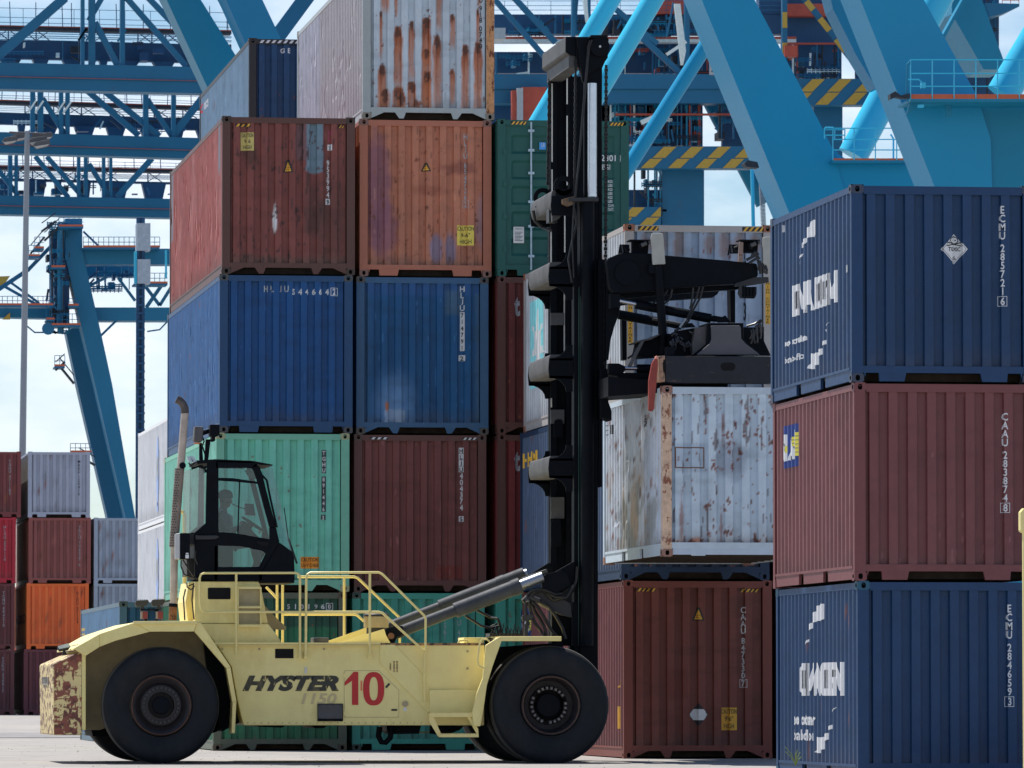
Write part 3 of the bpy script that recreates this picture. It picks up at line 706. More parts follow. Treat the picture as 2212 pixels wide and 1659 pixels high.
for k in range(7): f.rect(*fD(c34, 1112, 502+k*3), *fD(c34, 1129-(k % 3)*3, 501+k*3), 1)
o = flatdoor(f, 'data_plate', [M_alu, M_black]); lift(o)
for a, b in ((1103, 1137), (1316, 1347)):
    f = Flat(); b0 = fD(c34, a, 272.5); b1 = fD(c34, b, 266)
    stripes(c34, b0[0], b1[0], HC-.10, HC-.045, 4, header=True)
# container set back behind the first row
Y5 = 126.4; X5 = XW(538, 150, Y5)
for k in range(4):
    container(X5, Y5, gz(126)+k*HC, 12.192, HC, A(90+k*10, 60, 55, SH), 'container under the set-back dark blue one, %s from the ground' % ('first', 'second', 'third', 'fourth')[k], GR, 40+k, 'rect', near=False, fulld=False)
c5 = container(X5, Y5, gz(126)+4*HC, 12.192, HC, A(26, 60, 92, SH), 'dark blue container with black and white striped edge, set back behind the red one', GR, 44, 'rect',
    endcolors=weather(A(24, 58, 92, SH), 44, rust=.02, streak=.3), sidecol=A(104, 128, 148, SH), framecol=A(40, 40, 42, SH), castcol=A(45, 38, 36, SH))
# white reefers further back
Y6 = 171.7; X6 = XW(298, 1100, Y6+12.19)
for k in range(3):
    c = container(X6, Y6, gz(172)+k*HC, 12.192, HC, A(206, 206, 204, .5), 'white refrigerated container, %s of its pile left of the near stacks' % ('bottom', 'middle', 'top')[k], "white refrigerated containers", 50+k, 'rect', near=False,
              sidecol=A(206, 204, 200, .45), framecol=A(190, 186, 180, .5))
    if k:
        f = Flat(); n = 22; uc, vc = 7.6, 1.5
        f.poly([(uc+.42*math.cos(6.283*i/n), vc+1.0*math.sin(6.283*i/n)) for i in range(n)]); f.rect(uc-.28, vc-1.15, uc+.28, vc-.9); f.text('W', uc-.3, vc-.3, uc+.3, vc+.4, 1)
        o = lay(f, 'emblem', [mat('faded_blue', A(120, 140, 178, .6)), M_paleyel], c['t'], lambda u, v: (c['X']-.006, c['Y']+c['L']-u, c['Z']+v)); lift(o, (1,), .004, 0)
# low blue container behind the truck's tail
Y7 = 125.3; X7 = XW(258, 1400, Y7)
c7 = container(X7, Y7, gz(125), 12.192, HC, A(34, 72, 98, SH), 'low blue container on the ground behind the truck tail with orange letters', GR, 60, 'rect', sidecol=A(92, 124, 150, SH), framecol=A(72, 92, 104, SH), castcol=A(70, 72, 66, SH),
    endcolors=weather(A(34, 72, 98, SH), 60, rust=.4, streak=.6))
f = Flat()
for a, b in ((1356, 1364), (1368, 1373), (1378, 1382), (1384, 1389)): f.rect(*sD(c7, 175.5, b), *sD(c7, 184.5, a))
on_side(c7, f, 'company_name', mat('orange_letter', A(200, 160, 100, .6)))
# far left yard
def far(x, lev, col, side, lab, num=None, H=ST, w=CW, side_txt=None, numm=None):
    Y = 244.4; z = gz(244)+lev*ST
    c = container(XW(x, 1250, Y), Y, z, 9.1, ST, col, lab, "containers in the far left yard", 70+lev*3+int(abs(x)) % 7, 'rect', near=False, sidecol=side)
    if num:
        f = Flat(); f.column(num, 2.0, ST-.33, .11, .135, .08, 0, .012, False); on_front(c, f, 'number_marking', numm or M_grayw, .01)
    return c
fm = A(88, 42, 44, SH); 
far(-90, 3, A(104, 50, 50, SH), fm, 'brown container cut by the left picture edge, topmost', 'TGHU 471183')
far(60, 3, A(142, 146, 160, SH), A(150, 150, 145, SH), 'light grey container on top of the far left pile', 'MAEU 120416', numm=M_black)
far(-100, 2, A(150, 30, 44, SH), fm, 'bright red container cut by the left picture edge', 'HLXU 226110')
far(62, 2, A(122, 66, 62, SH), A(170, 105, 92, SH), 'brick red container with a vertical white number in the far left pile', 'TRLU 706527 6')
far(-102, 1, fm, fm, 'dark maroon container at the left edge, second from the ground', 'TCNU 884210')
c = far(58, 1, A(200, 92, 40, SH), A(226, 120, 66, SH), 'bright orange container in the far left pile', 'GLDU 07124', numm=M_black)
f = Flat(); f.text('GOLD', *sD(c, 35, 1350), *sD(c, 56, 1326)); on_side(c, f, 'company_name', M_black, .01)
far(-103, 0, A(84, 42, 46, SH), fm, 'dark maroon container on the ground at the left edge', 'TCKU 330917')
far(53, 0, A(92, 44, 50, SH), A(150, 104, 108, SH), 'maroon container on the ground under the orange one')
far(203, 2, A(134, 142, 156, SH), A(150, 150, 150, SH), 'light grey container right of the brick red one'); far(203, 1, A(134, 142, 154, SH), A(150, 150, 150, SH), 'light grey container beside the orange one')
far(203, 0, A(120, 112, 110, SH), A(150, 150, 150, SH), 'grey container on the ground at the far left, right of the maroon one')

# ---------------- markings ----------------
def colnum(c, txt, dx, ytop, ybot, wD=7, mats=M_white, bold=.02, boxlast=True, name='number_marking', n=None, **k):
    """vertical number between two measured heights"""
    u, vt = fD(c, dx, ytop); _, vb = fD(c, dx, ybot)
    s = txt.replace('[', '').replace(']', ''); cnt = sum(.45 if q == ' ' else 1 for q in s)+(.25 if '[' in txt else 0)
    pit = (vt-vb)/cnt; pit2 = pit; h = pit*.90
    f = Flat(); f.column(txt, u, vt, h, pit2, wD*1.22*(c['Y']/FPX), 0, bold, boxlast); return on_front(c, f, name, mats)
colnum(cR3, 'ECMU 285721[6]', 2165, 445, 663, 9.5); colnum(cR2, 'CAAU 283874[8]', 2171, 892, 1109, 9.5); colnum(cR1, 'ECMU 284659[3]', 2180, 1306, 1528, 9.5)
colnum(cB1, 'CAAU 847330[7]', 1606, 1311, 1486, 7.5); colnum(cB3, '1793', 1609, 520, 697, 6, M_black); 
colnum(c14, 'HL', 712.5, 281, 307, 6, mat('pink_letter', A(150, 60, 84, SH))); colnum(c14, '953994', 709, 346, 428, 6.5)
colnum(c24, 'HLJU 654726[2]', 1006, 289, 450, 6.5, M_grayw); colnum(c23, 'HLJU', 999, 618, 673, 8); colnum(c22, '404374', 997, 1022, 1104, 6.5)
def boxed(c, txt, dx, ytop, ybot, wD, bg, fg, name='number_marking', gap=.08):
    u, vt = fD(c, dx, ytop); _, vb = fD(c, dx, ybot); n = len(txt); p = (vt-vb)/n; w = wD*1.12*c['Y']/FPX; f = Flat()
    for i, ch in enumerate(txt):
        a = vt-i*p; f.rect(u-w*.62, a-p*(1-gap), u+w*.62, a, 0); f.char(ch, u, a-p*.88, w*.85, p*.72, 1, .03)
    o = on_front(c, f, name, [bg, fg]); lift(o); return o
boxed(c14, 'J', 712.5, 312, 326, 7, M_white, M_black); boxed(c14, '9', 708.5, 429, 443, 7, M_white, M_black)
boxed(c23, '714791', 999, 674, 758, 7, M_white, M_black, gap=0); boxed(c23, '2', 998, 767, 781, 10, M_white, M_black)
boxed(c22, 'HLJU', 996.5, 967, 1021, 7, M_white, M_black); boxed(c22, '5', 996.5, 1115, 1128, 7, M_white, M_black)
boxed(c12, 'TGHU', 700, 972, 1022, 6.5, mat('dark_tape', A(52, 60, 62, SH)), M_white, gap=0); boxed(c12, '891446', 699.5, 1029, 1106, 6.5, MT['dark_tape'], M_white, gap=0); boxed(c12, '3', 698.5, 1112, 1124, 7, MT['dark_tape'], M_white)
colnum(c25, 'U 918 0740', 1039, -6, 106, 6.5, M_black, .02)
colnum(c21, '561', 962, 1345, 1386, 6, M_grayw); colnum(c21, 'U 40', 992, 1339, 1388, 6, M_grayw)
def rownum(c, items, y0, y1, mats=M_white):
    f = Flat()
    for ch, dx in items:
        u, v = fD(c, dx, y1); _, vt = fD(c, dx, y0)
        if ch[0] == '[': f.frame(u-.068, v-.02, u+.068, vt+.02, .011); ch = ch[1]
        f.char(ch, u, v, .078, vt-v, 0, .035)
    return on_front(c, f, 'number_marking', mats)
rownum(c13, [('H', 574.5), ('L', 588), ('J', 606.5), ('U', 619)], 617, 631, M_grayw)
rownum(c13, [('5', 634.5), ('4', 648.5), ('4', 663), ('6', 678), ('6', 692.5), ('4', 707), ('[2', 722)], 624, 637)
rownum(c11, [('5', 623.5), ('1', 638), ('0', 653), ('1', 667), ('9', 683), ('6', 697.5), ('[0', 712)], 1305, 1316)
rownum(c5, [('G', 610.5), ('E', 624.5)], 104, 115)
# company markings seen on the sides
f = Flat(); K = (1659, 414.75)
def tl(pts, ox, oy): return [(ox+a/4, oy+b/4) for a, b in pts]
def sidepoly(f, c, pts, mi=0): f.poly([sD(c, a, b) for a, b in pts], mi)
flag = [(415,240),(415,372),(400,388),(360,388),(335,405),(322,445),(290,485),(290,440),(302,415),(328,392),(330,320),(355,300),(357,262),(385,252),(387,240)]
tail = [(295,530),(290,560),(272,585),(262,625),(262,600),(275,560)]
tail2 = [(526,1122),(500,1180),(495,1228),(490,1190),(508,1150)]
flag2 = [(497,1275),(495,1312),(468,1335),(462,1400),(435,1430),(430,1490),(400,1505),(395,1530),(368,1530),(345,1522),(368,1465),(368,1390),(395,1398),(428,1385),(432,1365),(462,1350),(468,1300)]
BLK = {'C': [(1,.78),(1,1),(.18,1),(0,.86),(0,.14),(.18,0),(1,0),(1,.22),(.36,.22),(.36,.78)], 'M': [(0,0),(0,1),(.3,1),(.5,.5),(.7,1),(1,1),(1,0),(.72,0),(.72,.55),(.58,.15),(.42,.15),(.28,.55),(.28,0)],
    'A': [(0,0),(.34,1),(.66,1),(1,0),(.72,0),(.66,.22),(.34,.22),(.28,0)], 'G': [(1,.78),(1,1),(.18,1),(0,.86),(0,.14),(.18,0),(1,0),(1,.56),(.5,.56),(.5,.38),(.66,.38),(.66,.22),(.36,.22),(.36,.78)]}
def linelogo(c, ox, oy, dx=0, dy=0, box=None, rows=()):
    f = Flat()
    for poly in (flag, tail, tail2, flag2):
        f = Flat(); sidepoly(f, c, [(a+dx, b+dy) for a, b in tl(poly, ox, oy)]); on_side(c, f, 'logo_flag', M_white)
    f = Flat()
    (a, b), (e, g) = sD(c, box[0], box[1]), sD(c, box[2], box[3]); u = [a+(e-a)*k for k in (0, .46, .53, 1)]; LT = (('C', 0, .185), ('M', .155, .345), ('A', .31, .50), ('C', .50, .68), ('G', .65, .84), ('M', .81, 1.0))
    [f.poly([(a+(e-a)*(p0+(p1-p0)*q_[0]), b+(g-b)*q_[1]) for q_ in BLK[ch]]) for ch, p0, p1 in LT]
    on_side(c, f, 'logo_letters', M_white); f = Flat()
    for s, x0, y0, x1, y1, bo in rows:
        a, b = sD(c, x0, y0); e, g = sD(c, x1, y1); f.text(s, a, b, e, g, 0, bo)
    on_side(c, f, 'slogan', M_white)
linelogo(cR3, 1659, 414.75, box=(1709.5, 686, 1807, 583), rows=(('eco container', 1695, 750, 1745, 720, .05), ('bamboo floor', 1697, 786, 1737, 759, .03)))
linelogo(cR1, 1674, 1244.25, dx=0, dy=0, box=(1728, 1503, 1822, 1430), rows=(('eco container', 1716, 1566, 1761, 1542, .05), ('bamboo floor', 1717, 1599, 1756, 1576, .03)))
# square blue badge with white letters and yellow globe, on the maroon box and (far end) on the brown one
def badge(c, pts4):
    (x0, y0, x1, y1) = pts4; f = Flat(); a, b = sD(c, x0, y1); e, g = sD(c, x1, y0); wu, hv = e-a, g-b; P = lambda s, t: (a+wu*s, b+hv*t)
    f.rect(a, b, e, g, 0); f.rect(*P(.15, .62), *P(.34, .80), 1); f.poly([P(.15, .62), P(.34, .62), P(.30, .55), P(.16, .5)], 1); f.poly([P(.08, .5), P(.2, .6), P(.2, .38), P(.34, .30), P(.34, .18), P(.16, .16), P(.08, .34)], 1)
    f.poly([P(.4, .17), P(.58, .17), P(.60, .26), P(.66, .26), P(.67, .18), P(.80, .18), P(.60, .70)], 1); f.rect(*P(.78, .18), *P(.86, .86), 1)
    n = 12; f.poly([P(.26+.09*math.cos(6.283*i/n), .45+.09*math.sin(6.283*i/n)) for i in range(n)], 2)
    for k in range(6): f.rect(*P(.88, .24+k*.095), *P(1.0, .32+k*.095), 2)
    for k in range(3): f.rect(*P(.66, .48+k*.08), *P(.77, .545+k*.08), 2)
    o = on_side(c, f, 'company_badge', [mat('badge_blue', A(24, 48, 110, SH)), M_white, mat('badge_yellow', A(220, 190, 70, .7))]); lift(o, (1, 2), .003, 0)
badge(cR2, (1690.5, 914, 1723.5, 1013)); badge(cB1, (1121, 1314, 1147, 1378))
cw3 = cB3
f = Flat(); a, b = sD(cw3, 1145, 842); e, g = sD(cw3, 1175, 640); f.rect(a, b, e, g, 0); uc, vc = a+(e-a)*.56, (b+g)/2-.05; pts = []
for i in range(14):
    r = (.46, .17)[i % 2]; t_ = R(90+i*360/14); pts.append((uc+r*1.15*math.cos(t_)*(e-a)*.95, vc+r*1.5*math.sin(t_)))
f.v += [(uc, vc)]+pts; b0 = len(f.v)-15
for i in range(14): f.f.append((b0, b0+1+i, b0+1+(i+1) % 14)); f.m.append(1)
o = on_side(cw3, f, 'star_emblem', [mat('emblem_teal', A(120, 186, 192, .6)), mat('emblem_cream', A(225, 215, 185, .6))]); lift(o, (1,), .003, 0)
f = Flat(); f.text('HMM', *sD(cB2, 1130.5, 1012), *sD(cB2, 1160, 972), 0, .03); on_side(cB2, f, 'company_name', mat('letter_amber', A(235, 165, 50, .8)))
for c, y0, y1 in ((c33, 683, 641), (c32, 1018, 975)):
    f = Flat(); a = fD(c, 1111, y1); b = fD(c, 1122, y0); f.text('t', a[0], b[1], b[0]+.02, a[1], 0, .04); f.text('ex', b[0]+.15, b[1], b[0]+.65, a[1]-.08, 0, .03); on_front(c, f, 'company_name', M_grayw)
f = Flat(); f.text('C', *sD(c5, 434, 248), *sD(c5, 439, 222), 0, .03); f.text('ronos', *sD(c5, 440, 240), *sD(c5, 450, 212), 1, .03); on_side(c5, f, 'company_name', [mat('letter_red', A(200, 50, 60, .6)), M_white])
f = Flat(); f.rect(*sD(cB1, 1335, 1574), *sD(cB1, 1341.5, 1526)); on_side(cB1, f, 'yellow_sticker', M_yel)
f = Flat(); f.poly([sD(cB1, 1336, 1485), sD(cB1, 1341.5, 1485), sD(cB1, 1341.5, 1468)]); on_side(cB1, f, 'yellow_sticker', M_yel)
for c_, pts in ((cR3, ((1816.5, 430, 449), (1829.5, 572, 589), (1691, 486, 502))), (cR2, ((1832.5, 1449-414.75/2, 1258), ))):
    for x_, ya_, yb_ in pts[:3] if c_ is cR3 else ():
        f = Flat(); f.rect(*sD(c_, x_, yb_), *sD(c_, x_+2.2, ya_)); on_side(c_, f, 'vent_label', M_grayw)
# signs
def cD(c, x0, y0, x1, y1, lines, mats=None): a = fD(c, x0, y1); b = fD(c, x1, y0); return caution(c, a[0], a[1], b[0], b[1], lines, mats)
cD(cB1, 1558, 1528.5, 1592, 1577.5, [('CAUTION', .92), ("9'6\"", .5), ('HIGH', .6)]); cD(c24, 987, 487, 1024.5, 530, [('CAUTION', .94), ("9-6\"", .5), ('HIGH', .66)], [mat('sign_yellow', A(205, 160, 70, .55), wear=A(120, 70, 50, SH), wv=.3), M_black])
cD(c14, 520, 286, 549, 325, [('CAUTION', .85), ('9 6', .45), ('HIGH', .6)], [M_paleyel, M_black]); cD(c12, 649, 1203, 689.5, 1228, [('CAUTION', .92), ("2.9m 9'1/2 HIGH", .92)], [mat('sign_orange', A(214, 130, 40, .7)), M_black])
stripes(cB1, *[fD(cB1, 1375, 1270)[0], fD(cB1, 1416, 1270)[0]], fD(cB1, 0+1400, 1277.5)[1], fD(cB1, 1400, 1270.5)[1], 4); stripes(cB1, fD(cB1, 1599, 1270)[0], fD(cB1, 1640, 1270)[0], fD(cB1, 1600, 1279)[1], fD(cB1, 1600, 1272)[1], 4)
stripes(cB3, fD(cB3, 1378, 495)[0], fD(cB3, 1422, 495)[0], HC-.105, HC-.035, 4, header=True); stripes(cB3, fD(cB3, 1603, 495)[0], fD(cB3, 1649, 495)[0], HC-.105, HC-.035, 4, header=True)
stripes(c14, fD(c14, 508, 265)[0], fD(c14, 541, 265)[0], HC-.19, HC-.14, 3); stripes(c14, fD(c14, 731, 265)[0], fD(c14, 744, 265)[0], HC-.19, HC-.14, 2)
stripes(c5, .2, 1.9, HC-.10, HC-.04, 14, [M_white, M_black], header=True); stripes(c22, .3, .62, HC-.10, HC-.06, 3, [M_white, M_black], header=True); stripes(c22, 2.0, 2.26, HC-.10, HC-.06, 3, [M_white, M_black], header=True)
def tri(c, dx0, dy0, dx1, dy1, m0=M_yel):
    a = fD(c, dx0, dy1); b = fD(c, dx1, dy0); uc = (a[0]+b[0])/2; f = Flat(); q = .02
    f.poly([(a[0], a[1]), (b[0], a[1]), (uc+.02, b[1]), (uc-.02, b[1])], 0); f.poly([(a[0]+q*1.6, a[1]+q), (b[0]-q*1.6, a[1]+q), (uc, b[1]-q*1.6)], 1)
    f.text('SUPER', uc-.04, a[1]+.075, uc+.04, a[1]+.095, 2); f.text('HEAVY', uc-.05, a[1]+.04, uc+.05, a[1]+.06, 2)
    o = on_front(c, f, 'warning_triangle', [M_black, m0, mat('print_brown', A(90, 50, 20, SH))]); lift(o, (1,), .002); lift(o, (2,), .004)
tri(cB1, 1496.5, 1312, 1521.5, 1340.5); tri(c14, 612, 345, 633, 372, mat('old_orange', A(190, 140, 50, .6))); tri(c24, 910, 352, 931, 370, MT['old_orange'])
def diamond(c, x0, y0, x1, y1, toxic=False):
    a = fD(c, x0, y1); b = fD(c, x1, y0); uc, vc = (a[0]+b[0])/2, (a[1]+b[1])/2; r, s = (b[0]-a[0])/2, (b[1]-a[1])/2; f = Flat()
    if toxic:
        f.poly([(uc-r, vc), (uc, vc-s), (uc+r, vc), (uc, vc+s)], 0)
        q = .93
        for (p1, p2) in (((-1, 0), (0, -1)), ((0, -1), (1, 0)), ((1, 0), (0, 1)), ((0, 1), (-1, 0))):
            f.poly([(uc+p1[0]*r*.90, vc+p1[1]*s*.90), (uc+p2[0]*r*.90, vc+p2[1]*s*.90), (uc+p2[0]*r*.87, vc+p2[1]*s*.87), (uc+p1[0]*r*.87, vc+p1[1]*s*.87)], 1)
        f.text('TOXIC', uc-r*.48, vc-s*.14, uc+r*.5, vc+s*.14, 1, .03); f.text('6', uc-.025, vc-s*.72, uc+.025, vc-s*.46, 1, .0)
        n = 12; f.poly([(uc+.060*math.cos(6.283*i/n), vc+s*.58+.050*math.sin(6.283*i/n)) for i in range(n)], 1); f.poly([(uc+.049*math.cos(6.283*i/n), vc+s*.58+.039*math.sin(6.283*i/n)) for i in range(n)], 2)
        for e in (-.025, .025): f.rect(uc+e*.8-.009, vc+s*.58-.008, uc+e*.8+.009, vc+s*.58+.010, 3)
        for sg in (-1, 1): f.poly([(uc-.11*sg, vc+s*.30-.012), (uc-.10*sg, vc+s*.30-.024), (uc+.11*sg, vc+s*.42), (uc+.10*sg, vc+s*.42+.012)], 1)
        o = on_front(c, f, 'hazard_diamond', [M_white, M_black, M_white, M_black]); lift(o, (1,), .002); lift(o, (2,), .003); lift(o, (3,), .004)
    else:
        f.poly([(uc-r, vc), (uc, vc-s), (uc+r, vc), (uc, vc+s)], 0); k = .48
        f.poly([(uc-r*.94, vc), (uc-r*(1-k)*.94, vc-s*k), (uc+r*(1-k)*.94, vc-s*k), (uc+r*.94, vc), (uc+r*(1-k)*.94, vc+s*k), (uc-r*(1-k)*.94, vc+s*k)], 1)
        o = on_front(c, f, 'hazard_diamond', [M_black, M_white]); lift(o, (1,), .002)
diamond(cR3, 2033.5, 505.5, 2090, 570.5, True); diamond(cB1, 1488, 1519, 1530.5, 1568.5)
# vertical yellow tapes on the grey-white container
for x0, y0, y1, s in ((1360, 640, 741, 'HIGH CONTAINER'), (1657, 610, 700, 'HIGH CONTAINER')):
    a = fD(cB3, x0-4, y1); b = fD(cB3, x0+6, y0); f = Flat(); f.rect(a[0], a[1], b[0], b[1], 0); n = len(s); p = (b[1]-a[1])/n
    for i, ch in enumerate(s): f.char(ch, (a[0]+b[0])/2, b[1]-(i+.85)*p, .05, p*.7, 1, .01)
    for v in range(len(f.v)):
        pass
    o = lay(f, 'height_tape', [M_yel, M_black], cB3['t'], lambda u, v: (cB3['X']+u, cB3['Y']-.004 if (u < .16 or u > 2.27) else cB3['Y']+epf(u)-.004, cB3['Z']+v)); lift(o)
# ---------------- the box being carried ----------------
YC = 92.76; XC = XW(1430.3, 1017, YC); ZC = W(1430, 1202, YC).z
def lifted(C, U, V): return C
lp = [patch(.20, 1.28, .70, 1.72, A(134, 150, 166, SH), .02, k=.5), blob(1.08, 1.45, .25, .30, A(118, 128, 142, SH), .3, .35, k=.65), blob(2.05, 1.9, .05, .55, RUST, .4, .8, k=.7), blob(2.1, .75, .05, .2, RUST, .3, .5),
      blob(.30, .55, .025, .5, RUST, .5, 1.0, k=.7), blob(.95, 1.95, .025, .2, RUST, .4, .8, k=.8), blob(.92, .5, .02, .3, RUST, .4, .9, k=.7), patch(-.1, -.1, 2.6, .28, A(140, 128, 116, SH), .05, k=.4), blob(.5, .2, .1, .08, RBR, .4, .6, k=.8)]
def liftside(U, V):
    g = weather(A(176, 184, 196, .8), 92, rust=.5, scratch=.3, streak=.4); C = g(U, V)
    C = mixc(C, A(150, 128, 104, SH), sst(.52, .62, fbm(U*1.6, V*1.1, 93))*sst(1.9, .6, V)*.8); C = mixc(C, A(118, 120, 118, SH), sst(.56, .64, fbm(U*1.1, V*1.6, 99))*sst(2.0, 1.2, V)*.75); return C
cL = container(XC, YC, ZC, 6.058, ST, A(170, 184, 194, SH), 'battered pale blue-white rusty container hanging under the spreader of the truck', None, 90, 'none0',
    endcolors=weather(A(170, 184, 194, SH), 90, rust=.62, scratch=.35, streak=.3, patches=lp), sidecolors=liftside, castcol=A(128, 96, 84, SH), framecol=A(166, 178, 188, SH), dents=.022, pockets=True)
m = MB(); m.prism([(XC+.004, ZC+.12), (XC+.146, ZC+.12), (XC+.146, ZC+ST-.12), (XC+.004, ZC+ST-.12)], YC-.003, YC); m.box(XC-.003, XC, YC+.004, YC+.10, ZC+.12, ZC+ST-.12)
m.build('corner_post', mat('scraped_post', A(188, 160, 136, SH), rough=.75, var=.25, vs=10, wear=A(120, 76, 58, SH), wv=.75, ws=(2, 2, 1)), cL['t'])
f = Flat(); f.frame(.20, 1.34, .66, 1.66, .016); on_front(cL, f, 'weld_outline', M_rust)
m = MB(); m.box(XC+.16, XC+CW-.16, YC+.003, YC+.05, ZC+.03, ZC+.125); o = m.build('sill', M_cont, cL['t']); solid_color(o, A(160, 172, 184, SH))
f = Flat(); 
for (x0, y0, x1, y1, mi) in ((1304, 920, 1309, 933, 0), (1311, 916, 1315, 936, 0), (1338.5, 914, 1343.5, 936, 0), (1349, 914, 1352.5, 935, 0)): pass
ls = cL
for k in range(3): f.rect(*sD(ls, 1305.5, 942-k*10), *sD(ls, 1312.5, 938.5-k*10))
f.rect(*sD(ls, 1317.5, 938), *sD(ls, 1321, 917)); f.rect(*sD(ls, 1322.5, 938), *sD(ls, 1324.5, 917))
on_side(ls, f, 'company_letters', M_black)
f = Flat(); f.text('7', *sD(ls, 1393, 908), *sD(ls, 1397, 897)); f.text('6', *sD(ls, 1401, 907), *sD(ls, 1405, 895)); f.text('2', *sD(ls, 1391.5, 922), *sD(ls, 1396, 909)); on_side(ls, f, 'number_marking', M_black)

# ---------------- the container handler ----------------
RX, RY = XW(770, 1500, 95.7), 95.7
T = thing('container_handler', (RX, RY, 0), 'yellow container handler truck numbered 10 with black mast and cab, carrying a container', 'lift truck')
YN = 93.45; YM = 93.80; YF = 97.75
m = MB()
m.pD([(114.5,1433.5),(177,1406),(177.5,1588),(116,1588)], YM-.12, 97.2)
o = m.build('counterweight', M_ycw, T, bevel=.02); cw = o
# battered paint on the side of the counterweight
_a = W(116.3, 1587.3, YM-.123); _b = W(177, 1588, YM-.123); _n = 90; _cols = np.linspace(_a.x+.004, _b.x-.01, _n); _rows = np.linspace(0, 1, 110)
_tx_ = [W(q_, 1500, YM-.123).x for q_ in (114, 140, 177)]; _tz = [W(q_, r_, YM-.123).z for q_, r_ in ((114, 1435), (140, 1423.6), (177, 1407))]
_VX = np.repeat(_cols, 110); _VR = np.tile(_rows, _n); _top = np.interp(_VX, _tx_, _tz)-.012; _bot = W(135, 1587.4, YM-.123).z+.006; _VZ = _bot+(_top-_bot)*_VR
_u = (_VX-_cols[0])/(_cols[-1]-_cols[0]); _C = np.tile(np.array((.80, .645, .29)), (len(_u), 1))
_f1 = fbm(_VX*9, _VZ*9, 5, 5); _f2 = fbm(_VX*7, _VZ*38, 8, 4); _f3 = fbm(_VX*32, _VZ*9, 11, 4); _bias = .10*(_VR > .80)+.07*np.exp(-((_u-.05)/.12)**2)+.05*np.exp(-((_u-.80)/.05)**2)-.04*((_u > .86)*1.0)+.05*(_VR < .22)*(_u < .55)
_m = np.clip(sst(.53, .56, _f1+_bias*1.0)+sst(.60, .63, _f2+_bias*.7)+sst(.64, .66, _f3+_bias*.7), 0, 1)
_C = mixc(_C, (.62, .50, .30), sst(.5, .7, fbm(_VX*4, _VZ*5, 15))*.6); _C = mixc(_C, A(120, 68, 54, SH), _m); _C = mixc(_C, A(72, 42, 38, SH), sst(.5, .65, fbm(_VX*14, _VZ*14, 19, 4))*_m*.7)
_me = bpy.data.meshes.new('worn_face'); _cen = np.array([(_cols[0]+_cols[-1])/2, YM-.124, (_VZ.min()+_VZ.max())/2])
_me.from_pydata((np.stack([_VX, np.full(len(_VX), YM-.124), _VZ], 1)-_cen).tolist(), [], [(i*110+j, (i+1)*110+j, (i+1)*110+j+1, i*110+j+1) for i in range(_n-1) for j in range(109)])
_ca = _me.color_attributes.new("Col", 'FLOAT_COLOR', 'POINT'); _ca.data.foreach_set('color', np.concatenate([np.clip(_C, 0, .88), np.ones((len(_C), 1))], 1).astype(np.float32).ravel()); _me.materials.append(M_cont)
_o = bpy.data.objects.new('worn_face', _me); COL.objects.link(_o); _o.parent = cw; _o.location = Vector(_cen)-WL[cw.name]; WL[_o.name] = Vector(_cen)
m = MB(); m.pD([(176.5,1405),(185.5,1405),(185.5,1577),(177.6,1577)], YM-.13, 97.6); m.build('counterweight_flange', M_ylw, cw, bevel=.01)
XR = W(114.5, 1433.5, YM-.12).x; q0, q1 = WX(91.5, 1480, XR), WX(105, 1462, XR)
m = MB(); m.box(XR-.008, XR+.004, q1.y, q0.y, q0.z, q1.z); npl = m.build('name_plate', mat('plate_grey', A(120, 112, 100, SH)), cw)
f = Flat(); f.text('STER', 0, 0, (q0.y-q1.y)*.94, (q1.z-q0.z)*.8, 0, .03); lay(f, 'raised_letters', M_black, npl, lambda u, v: (XR-.011, q0.y-.03-u, q0.z+.025+v))
# rear fender: band of plate
outer = [(158,1401),(215,1369),(289,1344.5),(340,1342.5),(426.5,1342),(497.5,1439),(511,1514),(507.5,1584)]
inner = [(500.5,1583.5),(502.5,1519),(489,1441),(419,1364.2),(325,1364.5),(250,1384),(215,1397.5),(185,1417)]
m = MB()
for i in range(len(outer)-1):
    a, b = outer[i], outer[i+1]
ob = [(158,1401),(215,1369),(289,1344.5),(340,1342.5),(426.5,1342)]; ib = [(420,1364),(325,1364.5),(250,1384),(215,1397.5),(185,1417)]
segs = [[(158,1401),(215,1369),(215,1397.5),(185,1417)], [(215,1369),(289,1344.5),(325,1364.5),(250,1384),(215,1397.5)], [(289,1344.5),(426.5,1342),(419.5,1364.2),(325,1364.5)]]
for s in segs: m.pD(s, YN+.02, YN+.10)
for a, b in (((158,1401),(215,1369)), ((215,1369),(289,1344.5)), ((289,1344.5),(426.5,1342))):
    m.pD([a, b, (b[0], b[1]+5), (a[0], a[1]+5)], YN+.10, 97.6)
m.pD([(158,1401),(289,1344.5),(289,1350),(165,1404)], YN+.11, 94.6)
rf = m.build('rear_fender', M_ylw, T, bevel=.012)
m = MB(); m.pD([(288,1342),(427,1341),(427,1347.5),(328,1348),(288,1349)], YN-.02, YN+.02); m.build('fender_edge', M_ylr, rf, bevel=.008)
m = MB()
for s in ([(426.5,1342),(434,1345),(498,1440),(489,1444),(420,1364)], [(498,1440),(511,1514),(502.5,1519),(489,1444)], [(511,1514),(507.5,1584),(500.5,1583.5),(502.5,1519)]): m.pD(s, YN+.02, YN+.12)
for a, b in (((426.5,1342),(497.5,1439)), ((497.5,1439),(511,1514)), ((511,1514),(507.5,1584))): m.pD([(a[0]-4, a[1]+1), a, b, (b[0]-4, b[1]+1)], YN+.12, YM+.5)
m.build('fender_stay', M_ylw, T, bevel=.01)
m = MB(); m.pD([(184,1408),(215,1388),(289,1360),(424,1358),(444,1392),(470,1432),(473,1480),(440,1500),(215,1577),(184,1577)], YM+.75, YM+.85)
